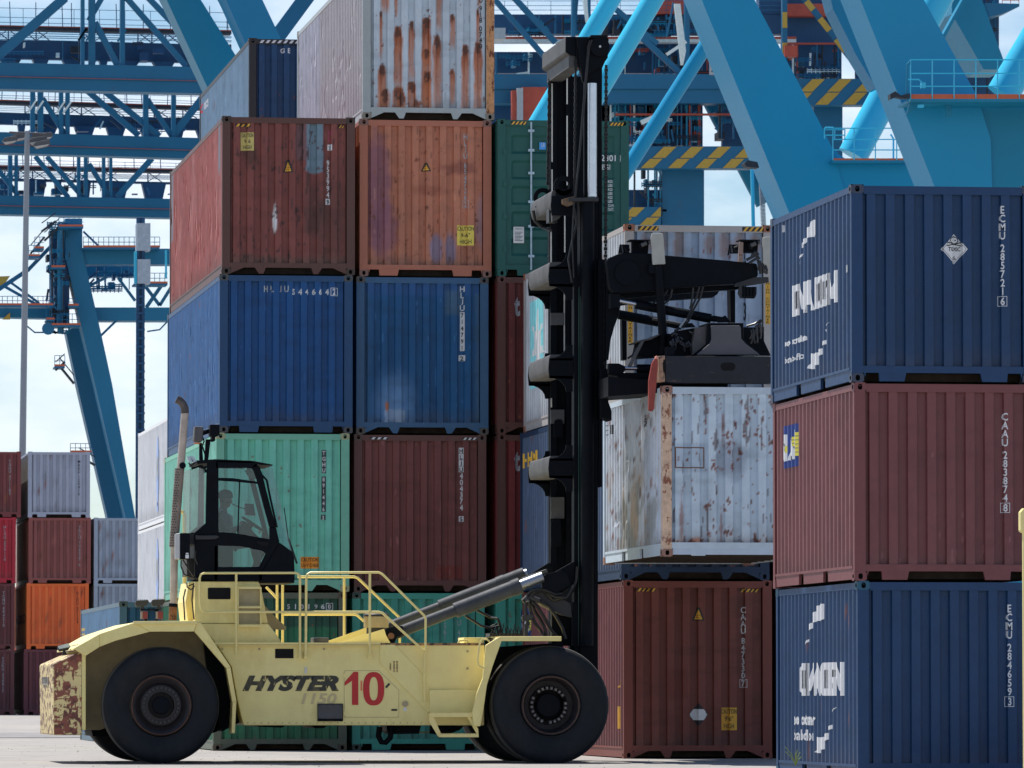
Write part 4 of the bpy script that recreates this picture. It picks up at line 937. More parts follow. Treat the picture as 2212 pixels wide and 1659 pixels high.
m.build('wheel_arch_panel', M_tan, T)
m = MB(); m.pD([(440,1385),(500,1445),(514,1520),(519,1560),(480,1580),(455,1500)], YM+.6, 97.0); m.pD([(186,1500),(440,1400),(470,1580),(440,1590),(200,1590)], YM+1.1, 96.6)
m.build('axle_housing', M_blackp, T)
# side frame
m = MB(); m.pD([(468,1392),(1046,1392),(1046,1567),(1030,1567),(928,1567),(527,1567),(521,1548),(513,1512),(500,1440)], YM+.02, YF)
body = m.build('chassis', M_ylw, T, bevel=.015)
m = MB(); m.pD([(1046,1400),(1215,1388),(1228,1500),(1046,1567)], YM+.5, 97.2); m.build('front_frame', M_blackp, T)
m = MB(); m.pD([(820.5,1395),(822,1392),(852,1392),(905,1448),(928,1489),(928,1539.5),(925,1540),(821,1432)], YM, YM+.02); m.build('side_gusset', M_ylw, body, bevel=.004)
m = MB(); m.pD([(744,1451),(746,1449),(818,1449),(861,1491),(861,1547),(859,1549),(746,1549),(744,1547)], YM+.012, YM+.02); dr = m.build('access_door', M_ylw, body, bevel=.003)
m = MB(); m.pD([(743.2,1450.6),(745.6,1448.2),(818.4,1448.2),(861.8,1490.6),(861.8,1547.5),(859.4,1549.8),(745.6,1549.8),(743.2,1547.4)], YM+.016, YM+.0195); m.build('door_seam', M_tan, body)
for y in (1459, 1541): m = MB(); m.bD(742, y-4, 744.5, y+4, YM+.005, YM+.02); m.build('hinge', M_ylw, dr)
m = MB(); m.pD([(832,1484),(840,1475),(843,1478),(835,1487)], YM+.004, YM+.012); m.bD(845.5,1531.5,858,1535.5, YM+.004, YM+.012); m.build('door_latch', M_greyp, dr)
m = MB(); m.bD(686,1520,741,1558, YM-.01, YM+.02, 0); m.build('cover_recess', M_blackp, body)
m = MB(); m.bD(687,1521.5,739.5,1552.5, YM-.02, YM-.01, 0)
for i in range(4):
    for j in range(3):
        if j == 1 and i in (1, 2): continue
        p = W(690.5+i*15.3, 1524.5+j*12.6, YM-.03); m.cyl((p.x, YM-.032, p.z), (p.x, YM-.02, p.z), .014, n=8)
m.build('cover_plate', M_dust, body, bevel=.004)
m = MB(); m.bD(594.5,1401.5,634,1422, YM+.012, YM+.02); m.build('side_opening', M_hole, body)
p = W(875.5, 1520.5, YM); m = MB(); m.cyl((p.x, YM-.015, p.z), (p.x, YM+.02, p.z), .045, n=20); m.build('filler_cap', M_tan, body)
m = MB(); m.bD(872,1528,878.5,1536, YM+.014, YM+.02); m.build('sticker', M_white, body)
m = MB(); m.bD(658,1441,663,1455, YM+.01, YM+.02); m.build('hinge_plate', M_alu, body)
for dx, s in ((843, 8), (851, 12), (857.5, 12)): m = MB(); m.bD(dx-1.5,1440-s,dx+2,1440+s, YM-.003, YM); m.build('warning_sticker', mat('worn_sticker', A(150, 130, 80, .6), wear=(.02, .02, .02), wv=1.0, ws=(8, 8, 8)), body)
m = MB(); m.pD([(1046,1392),(1049,1394),(1049,1490),(928,1490),(928,1392)], YM+.05, YM+.08); m = MB()
for i_ in range(26):
    p = W(535+i_*15, 1561.5, YM+.018); m.cyl((p.x, YM+.010, p.z), (p.x, YM+.02, p.z), .009, n=6)
for (a_, b_) in ((1010, 1407), (1010, 1444), (962, 1500), (700, 1402), (480, 1402), (560, 1402), (980, 1530)):
    p = W(a_, b_, YM+.018); m.cyl((p.x, YM+.004, p.z), (p.x, YM+.02, p.z), .018, n=6)
m.build('bolts', M_tan, body)
# grating lip along the deck
m = MB(); m.bD(463,1388,822,1391.5, YM-.06, 97.7); 
for k in range(110):
    x = 466+k*3.25; m.bD(x, 1391.5, x+1.6, 1395.5, YM-.055, YM-.04)
m.bD(463,1391.5,822,1392.5, YM-.055, YM-.03); deck = m.build('deck_step', M_ylr, T)
m = MB(); m.bD(822,1389,1046,1394, YM+.0, YM+.04); m.build('deck_edge', mat('rusty_edge', (.3, .17, .08), wear=(.03, .02, .02), wv=.9), T)
# lower box with steps
m = MB(); m.pD([(928,1490),(1042,1490),(1035,1540),(928,1540)], YM-.05, YM+.02); m.build('step_box', M_ylw, T, bevel=.01)
def tread(x0, x1, y0, y1):
    m = MB(); m.bD(x0, y0, x1, y1, YM-.30, YM-.27); a = W(x0, y0, YM-.3); b = W(x1, y0, YM-.3); m.box(a.x, b.x, YM-.28, YM+.02, a.z-.02, a.z)
    n = int((x1-x0)/3.4)
    for k in range(n): m.bD(x0+k*3.4, y0-2, x0+k*3.4+1.8, y0, YM-.30, YM-.28)
    return m
tread(929,1024,1540.5,1549).build('step', M_ylr, T); tread(950,1034,1586,1592.5).build('step', M_ylr, T)
m = MB(); m.pD([(926,1541),(934,1543),(952,1583),(950,1593),(946,1590),(928,1560)], YM-.28, YM-.26); m.pD([(1009,1549),(1016,1549),(1033,1574),(1034,1590),(1028,1582)], YM-.28, YM-.26); m.build('step_hanger', M_ylr, T)
# front fender
m = MB(); m.pD([(1049,1394),(1078,1376),(1084,1384),(1064,1440),(1052,1480),(1045,1530),(1038,1569),(1023,1569),(1020,1540),(1029,1500),(1043,1465)], YN, YN+.08)
m.pD([(1078,1376),(1084,1384),(1064,1440),(1052,1480),(1045,1530),(1038,1569),(1034,1569),(1041,1530),(1048,1480),(1060,1438)], YN+.08, YM+.4)
m.pD([(1078,1374.5),(1213,1374.5),(1213,1385),(1083,1385)], YN, YN+.06); m.pD([(1078,1374.5),(1213,1374.5),(1213,1377.5),(1080,1377.5)], YN+.06, 97.7)
ff = m.build('front_fender', M_ylw, T, bevel=.012)
m = MB(); m.tube([W(1046,1443,YN-.02), W(1034,1437,YN-.06), W(1031.5,1425,YN-.06), W(1036,1392,YN-.06), W(1041,1381,YN-.06), W(1052,1381,YN-.05), W(1057,1386,YN)], .014); m.build('grab_handle', M_ylr, T, smooth=True)
m = MB(); m.tube([W(989,1391,YM+.5), W(993,1384,YM+.5), W(1008,1383,YM+.5), W(1011,1391,YM+.5)], .016); m.build('grab_handle', M_ylr, T, smooth=True)
m = MB(); m.bD(1002,1377,1046,1391, YM+.7, YM+1.4); m.build('deck_box', M_ylw, T, bevel=.01)
# lettering on the truck
f = Flat(); V, F = glyphs('HYSTER', .045, .32)
a = W(524, 1493, YM-.004+.0); b = W(732, 1459, YM)
f.text('HYSTER', a.x, a.z, b.x, b.z, 0, .06, .32)
m_l = mat('worn_black_print', A(46, 46, 38, SH), rough=.5, var=.2, vs=10, dirt=A(150, 134, 84, .6), dv=.55, wear=A(180, 160, 100, .6), wv=.55, ws=(4, 4, 2.0))
lay(f, 'name_lettering', m_l, body, lambda u, v: (u, YM+.014, v))
f = Flat(); a = W(651, 1521, YM); b = W(727.5, 1497.5, YM); f.text('1150', a.x, a.z, b.x, b.z, 0, .025, .2); lay(f, 'faded_digits', mat('faded_print', A(160, 146, 108, .6), var=.12), body, lambda u, v: (u, YM+.014, v))
f = Flat(); P = lambda q, r: (lambda w: (w.x, w.z))(W(q, r, YM))
f.poly([P(774,1451.3),P(774,1522.7),P(760.3,1522.7),P(760.3,1470.5),P(744.5,1481.5),P(744.5,1473.5),P(764,1451.3)])
n = 28
for i in range(n):
    q = []
    for (rx, ry), j in (((23, 36.3), i), ((23, 36.3), i+1), ((9.2, 25.3), i+1), ((9.2, 25.3), i)):
        t_ = 2*math.pi*j/n; e = .82; q.append(P(807.3+rx*math.copysign(abs(math.cos(t_))**e, math.cos(t_)), 1487.8+ry*math.copysign(abs(math.sin(t_))**e, math.sin(t_))))
    f.poly(q)
lay(f, 'fleet_number', M_rednum, dr, lambda u, v: (u, YM+.006, v))
f = Flat(); a = W(779, 1492, YM); b = W(782.5, 1470.5, YM); f.text('1', a.x, a.z, b.x, b.z, 0, .02); a = W(793, 1491, YM); b = W(801, 1473.5, YM); lay(f, 'old_digit', mat('faded_red', A(200, 90, 60, .5)), dr, lambda u, v: (u, YM+.007, v))
# wheels
def wheel(dx, dy, Y, w, r, deep=0., rimr=.48, name='wheel'):
    p = W(dx, dy, Y); cx, cz = p.x, p.z
    m = MB(); y = Y
    if deep == 0: prof = [(rimr, y+.05), (rimr-.02, y+.03), (rimr-.06, y+.045), (rimr-.10, y+.10), (.34, y+.12), (.30, y+.06), (.20, y+.05), (.20, y+w*.4)]
    else: prof = [(rimr, y+.05), (rimr-.01, y+.01), (rimr-.04, y+.02), (rimr-.07, y+.08), (rimr-.085, y+deep), (.30, y+deep), (.25, y+deep-.04), (.25, y+deep+.3)]
    m.lathe(cx, cz, prof, 56, c0=False); wh = m.build(name, mat('wheel_rim', A(30, 27, 29, SH), rough=.55, var=.3, vs=6, wear=A(62, 44, 38, SH), wv=.25), T, smooth=True)
    m = MB(); m.lathe(cx, cz, [(rimr-.035, y+.02-(.0 if deep else -.005)), (rimr-.028, y+.008), (rimr-.02, y+.02)], 56, c0=False, c1=False); m.build('rim_ring', mat('rim_rust', A(96, 66, 50, SH), rough=.7, var=.4, vs=9), wh, smooth=True)
    m = MB(); s = .9
    prof = [(rimr+.005, y+.09), (rimr+.01, y+.055), (rimr+.04, y+.05), (rimr+.10, y+.03), (r*.72, y+.012), (r*.83, y+.006), (r*.91, y+.012), (r*.955, y+.035), (r*.985, y+.08), (r, y+.14), (r, y+w-.14), (r*.985, y+w-.08), (r*.93, y+w-.02), (r*.8, y+w), (rimr+.05, y+w-.02), (rimr, y+w-.06)]
    m.lathe(cx, cz, prof, 96, c0=False, c1=False); ty = m.build('tyre', [M_rubber, mat('sunlit_tread', (.075, .072, .068), rough=.85, var=.3, vs=7)], wh, smooth=True)  # second material: tread coloured lighter to stand for sunlight on it
    ctr = WL[ty.name]
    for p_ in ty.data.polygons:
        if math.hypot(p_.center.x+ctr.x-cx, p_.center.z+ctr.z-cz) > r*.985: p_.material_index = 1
    m = MB()
    if deep == 0: R_, N_, yy, hr = .262, 26, y+.05, .135
    else: R_, N_, yy, hr = .262, 24, y+deep-.03, .19
    for k in range(N_):
        t_ = 2*math.pi*k/N_+.1
        if deep and k % 8 == 1: continue
        c_ = (cx+R_*math.cos(t_), cz+R_*math.sin(t_))
        if deep: m.beam((c_[0], yy+.02, c_[1]), (c_[0], yy-.045, c_[1]), .05, .055, up=(math.cos(t_), 0, math.sin(t_)))
        m.cyl((c_[0], yy+.03, c_[1]), (c_[0], yy-.02-(.04 if deep else 0), c_[1]), .019, n=8, mi=1 if deep else 0)
    m.build('wheel_nuts', [mat('nut_steel', A(44, 44, 46, SH), rough=.5, var=.3), mat('nut_bright', A(105, 102, 100, SH), rough=.5, var=.3)] , wh)
    m = MB(); m.lathe(cx, cz, [(hr, yy+.05), (hr, yy-.04), (hr*.9, yy-.055), (hr*.1, yy-.06)], 32); m.build('hub', M_blackp, wh, smooth=True)
    return wh
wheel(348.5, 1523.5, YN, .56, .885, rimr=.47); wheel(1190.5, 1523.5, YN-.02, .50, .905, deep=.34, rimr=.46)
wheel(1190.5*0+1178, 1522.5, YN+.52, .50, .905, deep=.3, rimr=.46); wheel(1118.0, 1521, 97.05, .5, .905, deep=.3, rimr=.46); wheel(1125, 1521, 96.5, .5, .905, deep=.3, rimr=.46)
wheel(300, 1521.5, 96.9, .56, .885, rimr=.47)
# things under the body
m = MB(); m.tube([W(820,1570,YM+.6), W(817.5,1590,YM+.6), W(824,1603,YM+.6), W(833,1604,YM+.6), W(843,1594,YM+.6), W(846,1570,YM+.6)], .045); 
m.pD([(835,1566),(910,1566),(905,1585),(850,1586),(836,1580)], YM+.7, YM+1.6); m.pD([(550,1565),(620,1565),(610,1572),(560,1570)], YM+.5, YM+2); m.pD([(670,1565),(710,1565),(700,1573),(680,1573)], YM+.5, YM+2)
m.tube([W(930,1568,YM+.7), W(960,1572,YM+.7), W(985,1562,YM+.7), W(998,1548,YM+.7)], .12); m.build('underbody_pipes', M_blackp, T, smooth=True)
m = MB(); m.tube([W(894,1582.5,YM+1.9), W(935,1581.5,YM+1.9)], .01); m.build('underbody_rail', M_ylr, T)
# cab base
m = MB(); m.pD([(421.5,1256),(559,1256),(564.5,1272),(579,1347),(420,1347)], YM+.15, YM+2.1); cb = m.build('cab_base', M_ylw, T, bevel=.012)
m = MB(); m.pD([(408,1258),(421,1256),(420,1347),(406,1344),(401,1300)], YM+.5, YM+2.0); m.build('side_panel', M_ylr, cb)
m = MB(); m.pD([(449,1271.5),(451,1269.5),(496,1269.5),(498,1271.5),(498,1292.5),(496,1294.5),(451,1294.5),(449,1292.5)], YM+.14, YM+.15); m.build('air_opening', M_hole, cb)
m = MB(); m.pD([(432,1347.5),(579,1347.5),(594,1366),(611,1391),(467,1391)], YM+.10, YM+2.1); m.build('lower_panel', M_ylw, cb, bevel=.01)
m = MB(); m.pD([(568,1304),(602,1340),(618.5,1354),(617,1361),(587,1359),(578,1345)], YM+1.2, YM+1.25); m.build('gusset_plate', M_tan, cb)
for y in (1268.5, 1310.5, 1350.5):
    m = MB(); m.bD(514, y, 565-(1268.5-y)*-.0, y+3.5, YM-.02, YM+.0); m.bD(514, y, 565, y+1, YM+.0, YM+.2)
    for k in range(15): m.bD(514.5+k*3.3, y-1.8, 516.3+k*3.3, y, YM-.02, YM-.005)
    m.build('ladder_step', M_ylr, T)
m = MB(); m.bD(516,1272,562,1350, YM+.13, YM+.15); m.build('ladder_back', mat('ladder_grey_tan', A(150, 142, 112, SH), var=.15, dirt=A(110, 104, 90, SH)), cb)  # grey-tan panel behind the ladder steps
m = MB(); m.bD(513,1272,516,1354, YM+.0, YM+.14); m.bD(562,1272,565,1354, YM+.0, YM+.14); m.build('ladder_side', M_ylr, T)
# ---------------- cab ----------------
CY0, CY1 = YM+.12, YM+1.62     # near and far side of the cab
cabm = MB()
def z1(a, b): return (356.4+.14648*a, 896.5+.14648*b)
def z2(a, b): return (356.4+.14648*a, 1123.3+.14648*b)
def cabside(m, Y, th=.06):
    for s in ([z1(620,700), z1(790,690), z1(790,1659), z2(780,900), z2(440,820), z2(440,190), z1(600,1600), z1(610,900)],
              [z1(740,665), z1(1250,670), z1(1330,700), z1(1380,760), z1(1280,790), z1(1200,780), z1(790,780), z1(740,800)],
              [z1(1330,700), z1(1400,770), z1(1440,880), z1(1500,1130), z1(1640,1659), z1(1540,1659), z1(1350,950), z1(1310,830), z1(1270,780)],
              [z1(790,925), z1(1000,930), z1(1370,985), z1(1375,1015), z1(1000,980), z1(790,968)],
              [z1(1540,1659), z1(1640,1659), z2(1690,330), z2(1600,480), z2(1440,745), z2(1370,745), z2(1490,480), z2(1540,300)],
              [z2(760,175), z2(1000,190), z2(1530,280), z2(1560,300), z2(1490,490), z2(1390,430), z2(1100,385), z2(770,375)],
              [z2(720,375), z2(785,375), z2(785,745), z2(720,745)], [z2(720,692), z2(1400,692), z2(1440,745), z2(1440,900), z2(720,900)],
              [z2(1690,330), z2(1880,470), z2(1905,560), z2(1915,820), z2(1910,925), z2(1380,925), z2(1380,750), z2(1440,745), z2(1600,480)]):
        m.pD(s, Y, Y+th)
cabside(cabm, CY0); cab = cabm.build('cab', M_blackp, T, bevel=.012)
cabm = MB()
def shiftY(pts, Y): return pts
# far side reuses the near outline in metres
def pXZ(pts): return [(lambda w: (w.x, w.z))(W(a, b, CY0)) for a, b in pts]
cabm.prism(pXZ([z1(620,700), z1(690,700), z2(690,900), z2(440,820), z2(440,190), z1(600,1600)]), CY1-.05, CY1)
cabm.prism(pXZ([z1(700,672), z1(1300,690), z1(1300,740), z1(700,730)]), CY1-.05, CY1)
cabm.prism(pXZ([z1(1330,700), z1(1420,770), z1(1640,1659), z1(1570,1659), z1(1360,850)]), CY1-.05, CY1)
cabm.prism(pXZ([z1(1570,1659), z1(1640,1659), z2(1690,330), z2(1600,480), z2(1440,745), z2(1380,745), z2(1540,330)]), CY1-.05, CY1)
cabm.prism(pXZ([z2(760,200), z2(1530,300), z2(1520,340), z2(760,250)]), CY1-.05, CY1)
cabm.prism(pXZ([z2(720,700), z2(1900,820), z2(1915,925), z2(1380,925), z2(1370,900), z2(720,900)]), CY1-.05, CY1)
cabm.build('cab_far_frame', M_blackp, cab)
m = MB(); m.prism(pXZ([z1(470,670), z1(740,650), z1(1300,675), z1(1590,730), z1(1595,745), z1(1430,735), z1(1300,715), z1(740,700), z1(480,720)]), CY0+.0, CY1); m.build('cab_roof', M_blackp, cab, bevel=.02)
m = MB(); m.prism(pXZ([z2(440,830), z2(1915,830), z2(1910,930), z2(1380,930), z2(1370,900), z2(440,880)]), CY0+.05, CY1-.05); m.build('cab_floor', M_blackp, cab)
m = MB(); m.prism(pXZ([z2(340,560), z2(440,560), z2(440,820), z2(350,820)]), CY0+.3, CY1-.3); m.prism(pXZ([z2(360,200), z2(450,200), z2(450,350), z2(360,350)]), CY0+.1, CY1-.1); m.build('cab_rear_box', M_greyp, cab)
m = MB(); m.prism(pXZ([z2(440,200), z2(480,200), z2(480,820), z2(440,820)]), CY0+.05, CY1-.02); m.build('cab_rear_wall', M_blackp, cab)
def pane(pts, Y, name, par): 
    m = MB(); m.prism(pXZ(pts) if Y != CY0+.02 else [(lambda w: (w.x, w.z))(W(a, b, CY0+.02)) for a, b in pts], Y, Y+.008); return m.build(name, M_glass, par, fixn=True)
pane([z1(780,770), z1(1200,770), z1(1360,800), z1(1370,1000), z1(790,940)], CY0+.02, 'window_pane', cab)
pane([z1(780,955), z1(1370,1010), z1(1555,1659), z2(1535,290), z2(1060,195), z2(770,185)], CY0+.02, 'window_pane', cab)
pane([z2(775,372), z2(1100,380), z2(1490,470), z2(1380,700), z2(775,700)], CY0+.02, 'window_pane', cab)
m = MB(); a = W(*z1(1100,985), CY0+.015); b = W(*z2(1075,185), CY0+.015); m.beam((a.x, CY0+.012, a.z), (b.x, CY0+.012, b.z), .018, .018); m.build('window_divider', M_blackp, cab)
# windscreen, wraps round the front
fw = pXZ([z1(1590,740), z2(1880,470)]); m = MB()
(x0, zA), (x1_, zB) = fw
m.add([(x0, CY0+.12, zA), (x1_, CY0+.12, zB), (x1_, CY1-.05, zB), (x0, CY1-.05, zA)], [(0, 1, 2, 3)]); 
(xa, za), (xb, zb_) = pXZ([z1(1430,800), z2(1700,330)])
m.add([(xa, CY0+.03, za), (xb, CY0+.03, zb_), (x1_, CY0+.12, zB), (x0, CY0+.12, zA)], [(0, 1, 2, 3)]); m.build('windscreen', M_glass, cab, fixn=False)
# rear corner glass
fr = pXZ([z1(380,790), z1(610,770), z1(600,1600), z2(600,170), z2(360,190)]); m = MB(); m.prism([fr[0], fr[1], fr[3], fr[4]], CY0+.10, CY0+.108); m.box(fr[0][0], fr[0][0]+.01, CY0+.11, CY1-.1, fr[4][1], fr[0][1]); m.build('rear_window', glass('dusty_glass', (.8, .86, .86), .14, .22), cab)
m = MB(); m.tube([Vector((p[0], CY0+.0, p[1])) for p in pXZ([z1(390,790), z1(480,760), z1(540,755), z1(590,790), z1(600,850)])], .018); m.tube([Vector((p[0], CY0+.0, p[1])) for p in pXZ([z1(1435,890), z1(1500,960), z1(1560,1260), z1(1650,1659)])], .016); m.build('grab_rail', M_blackp, cab, smooth=True)
m = MB(); m.prism(pXZ([z2(450,230), z2(760,225), z2(800,250), z2(740,285), z2(450,290)]), CY0-.05, CY0-.01); m.build('hinge_arm', M_greyp, cab, bevel=.01)
m = MB(); m.prism(pXZ([z2(1350,310), z2(1520,330), z2(1530,385), z2(1440,385), z2(1360,345)]), CY0-.025, CY0-.003); m.build('door_handle', M_hole, cab); 
m = MB(); a = W(*z2(1838,270), CY0+.1); b = W(*z2(1965,640), CY0+.1); m.beam((a.x, CY0+.3, a.z), (b.x, CY0+.3, b.z), .03, .03); b2 = W(*z2(1800,200), CY0+.1); m.tube([(a.x, CY0+.3, a.z), (b2.x-.02, CY0+.35, b2.z+.4)], .008); m.build('windscreen_wiper', M_greyp, cab)
p = W(*z1(1235,885), CY0+.8); m = MB(); m.prism([(p.x-.11, p.z+.05), (p.x-.02, p.z+.08), (p.x+.06, p.z+.01), (p.x+.10, p.z-.07), (p.x+.03, p.z-.08), (p.x-.06, p.z-.03)], CY0+.3, CY0+.33); m.build('cab_mirror', M_dust, cab)
m = MB(); m.prism(pXZ([z1(1285,1270), z1(1410,1275), z1(1440,1450), z1(1290,1440)]), CY1-.35, CY1-.15); m.build('display_unit', M_greyp, cab)
m = MB(); hp = [z1(1060,1280), z1(1120,1310), z1(1180,1335), z1(1240,1355), z1(1285,1362)]; q = pXZ(hp); pts = []
for i in range(60):
    t_ = i/59; k = min(3, int(t_*4)); fr_ = t_*4-k; x = q[k][0]*(1-fr_)+q[k+1][0]*fr_; z = q[k][1]*(1-fr_)+q[k+1][1]*fr_
    pts.append((x, CY0+.9+.012*math.cos(i*1.6), z+.012*math.sin(i*1.6)))
m.tube(pts, .004, n=5); m.build('coiled_cord', M_hose, cab)
m = MB(); m.prism(pXZ([z2(1170,0), z2(1240,30), z2(1340,180), z2(1420,250), z2(1300,210), z2(1130,190)]), CY0+.3, CY0+.8); sp_ = pXZ([z2(1430,20)])[0]
m.build('dashboard', M_blackp, cab)
m = MB(); c_ = Vector((pXZ([z2(1350,40)])[0][0], CY0+.65, pXZ([z2(1350,40)])[0][1])); ring = []
ax = Vector((.55, 0, .83)).normalized(); e1 = Vector((0, 1, 0)); e2 = ax.cross(e1)
for i in range(25): t_ = 2*math.pi*i/24; ring.append(c_+(e1*math.cos(t_)+e2*math.sin(t_))*.19)
m.tube(ring, .014, n=6); m.tube([c_-e1*.18, c_+e1*.18], .01); m.tube([c_, c_-ax*.5], .025); m.build('steering_wheel', M_blackp, cab)
m = MB(); s0 = pXZ([z2(790,130), z2(1090,130), z2(1090,210), z2(790,210)]); m.prism(s0, CY0+.45, CY0+1.0); m.prism(pXZ([z1(790,1400), z1(830,1390), z2(880,140), z2(790,140)]), CY0+.48, CY0+.97); m.prism(pXZ([z2(820,210), z2(1050,210), z2(1050,690), z2(820,690)]), CY0+.5, CY0+.95); m.build('driver_seat', mat('seat_fabric', (.03, .035, .045), rough=.8), cab, bevel=.02)
# lights, mirrors and beacon on the roof
m = MB(); m.prism(pXZ([z1(525,400), z1(560,400), z1(580,655), z1(525,655)]), CY0+.2, CY0+.3); m.prism(pXZ([z1(620,350), z1(690,350), z1(655,655), z1(600,655)]), CY0+.2, CY0+.28); m.prism(pXZ([z1(580,220), z1(660,200), z1(670,260), z1(585,290)]), CY0+.2, CY0+.28)
m.tube([Vector((p[0], CY0+.15, p[1])) for p in pXZ([z1(620,230), z1(560,300), z1(590,380), z1(560,450), z1(600,560), z1(630,690)])], .012); m.build('roof_bracket', M_blackp, cab)
m = MB(); m.prism(pXZ([z1(445,160), z1(575,172), z1(560,392), z1(430,385)]), CY0+.05, CY0+.35); m.build('camera_housing', M_dust, cab, bevel=.02)
m = MB(); m.prism(pXZ([z1(665,140), z1(805,140), z1(805,300), z1(745,320), z1(740,385), z1(695,385), z1(690,310), z1(665,300)]), CY0+.0, CY0+.3); m.build('antenna_box', M_blackp, cab, bevel=.01)
p = pXZ([z1(490,400)])[0]; m = MB(); m.cyl((p[0], CY0+.2, p[1]-.02), (p[0], CY0+.2, p[1]), .05); m.build('orange_beacon', mat('beacon_orange', (.8, .2, .03), rough=.2), cab)
for (a, b) in ((350, 690), (400, 650)):
    m = MB(); q = pXZ([z1(a-20,610+(a-350)*-.1), z1(a+30,600), z1(a+80,680), z1(a+20,700)]); m.prism(q, CY0+.1, CY0+.22); m.build('work_light', M_lampg, cab)
m = MB(); m.tube([Vector((p[0], CY0+.16, p[1])) for p in pXZ([z1(360,700), z1(400,740), z1(440,710), z1(460,690), z1(500,665)])], .010); m.build('lamp_bracket', M_blackp, cab)
# heater box on the back of the cab
m = MB(); m.prism(pXZ([z2(140,210), z2(215,195), z2(215,580), z2(140,585)]), CY0-.12, CY0+.3, 0); m.build('grille_box', M_alu, T, bevel=.01)
m = MB(); m.prism(pXZ([z2(216,195), z2(357,195), z2(357,580), z2(216,580)]), CY0-.13, CY0+.3); eb = m.build('control_box', M_blackp, T, bevel=.008)
m = MB(); m.prism(pXZ([z2(290,515), z2(342,515), z2(342,568), z2(290,568)]), CY0-.134, CY0-.13); m.prism(pXZ([z2(298,487), z2(335,487), z2(338,508), z2(298,508)]), CY0-.134, CY0-.13); m.build('data_label', M_white, eb)
m = MB()
for pts in ([z2(235,590), z2(232,680), z2(280,800), z2(360,840), z2(480,870)], [z2(265,590), z2(330,700), z2(420,830), z2(500,880)], [z2(325,590), z2(345,650), z2(355,720)], [z2(450,450), z2(445,560), z2(480,660)],
            [z2(320,930), z2(325,990), z2(380,1030), z2(430,980), z2(400,950), z2(340,975)], [z2(420,930), z2(395,1180), z2(425,1470)], [z2(300,1020), z2(270,1150), z2(290,1480)]):
    m.tube([Vector((p[0], CY0-.03, p[1])) for p in pXZ(pts)], .011, n=6)
m.build('cables', M_hose, T, smooth=True)
# exhaust
YE = YM+.25
def WE(a, b, Y=YE): return W(a, b, Y)
m = MB(); m.cyl(WE(375,1306), WE(376.5,1178), .058, n=24); m.cyl(WE(390,1014), WE(399.5,890), .058, .058, n=24)
ex = m.build('exhaust_pipe', M_exh, T, smooth=True)
m = MB(); m.tube([WE(399.5,893), WE(399,882), WE(395,872), WE(389,866), WE(381,862)], .062, n=20); m.build('exhaust_elbow', mat('scorched_steel', (.10, .085, .08), rough=.45, metal=.5, var=.4, vs=8), ex, smooth=True)
m = MB(); m.cyl(WE(373,1340), WE(374,1308), .062, n=20); m.build('exhaust_base', mat('burnt_rust', (.22, .09, .04), rough=.8, var=.5, vs=12, wear=(.02, .02, .02), wv=.7), ex)
m = MB(); m.cyl(WE(374,1311), WE(374.5,1304), .068, n=20); m.build('exhaust_clamp', M_blackp, ex)
m = MB(); m.cyl(WE(375,1182), WE(388,1012), .072, n=24); m.build('heat_shield', mat('shield_steel', (.27, .22, .18), rough=.55, metal=.4, var=.3), ex, smooth=True)
m = MB(); ax = (WE(388,1012)-WE(375,1182)); L_ = ax.length; ax.normalize(); a_ = Vector((1, 0, 0)); a_ = (a_-ax*a_.dot(ax)).normalized(); b_ = ax.cross(a_)
for k in range(30):
    for j, th in enumerate((-2.55, -2.1, -1.65) if k % 2 else (-2.35, -1.9)):
        q = WE(375,1182)+ax*(L_*(k+.5)/30); d = a_*math.cos(th)+b_*math.sin(th)
        if d.y > 0: d = a_*math.cos(-th)+b_*math.sin(-th)
        m.cyl(q+d*.069, q+d*.0745, .0095, n=8)
m.build('shield_holes', M_hole, ex)
p = WE(372.5+24, 1006); m = MB(); m.cyl((p.x-.02, YE-.08, p.z), (p.x-.02, YE+.05, p.z), .05); m.build('rain_cap', M_blackp, ex)
# handrails
def rail(pts, Y, r=.019, name='handrail', Y2=None):
    m = MB()
    for i, s in enumerate(pts): m.tube([W(a, b, Y) for a, b in s], r, n=8)
    return m.build(name, M_ylr, T, smooth=True)
yr = YM-.07
rail([[(648,1417),(648,1248),(645.5,1241),(640,1237.5),(441,1238),(434,1241),(431.3,1249),(432,1306),(435,1317),(442,1322.5),(510,1322),(648,1322)], [(510.3,1415),(510.3,1240)]], yr)
rail([[(660.5,1417),(661.5,1249),(664,1241),(670,1237),(818,1236.5),(824,1239),(829,1243),(916,1329),(919.5,1337),(919,1408)], [(799,1415),(799,1237)], [(661.5,1322),(818,1322),(826,1324),(916,1407)]], yr)
rail([[(918,1400),(916,1470),(917.5,1518)], [(649,1322),(661,1322)]], yr+.03)
rail([[(598.5,1390),(598.5,1262),(575,1258)], [(610.5,1390),(610.5,1262)], [(643,1246),(765,1246),(773,1249),(862,1333),(863.5,1342),(863.5,1390)], [(743.5,1388),(743.5,1247)], [(612,1327),(763,1327),(772,1329),(786,1342)], [(575,1268),(597,1291)]], 97.4, .021)
for dx in (648, 660.5, 799): m = MB(); m.bD(dx-4, 1408, dx+4, 1423, yr+.02, YM+.02); p = W(dx, 1419, yr); m.cyl((p.x, yr-.02, p.z), (p.x, yr+.03, p.z), .014, n=10); m.build('rail_foot', M_ylw, T)
m = MB(); m.tube([W(393,1180,97.2), W(432*0+431,1070*0+1130,97.2)], .001); 
rail([[(433.5,1261),(433.5,1112),(437,1105),(444,1104)]], 97.3, .024) if False else None
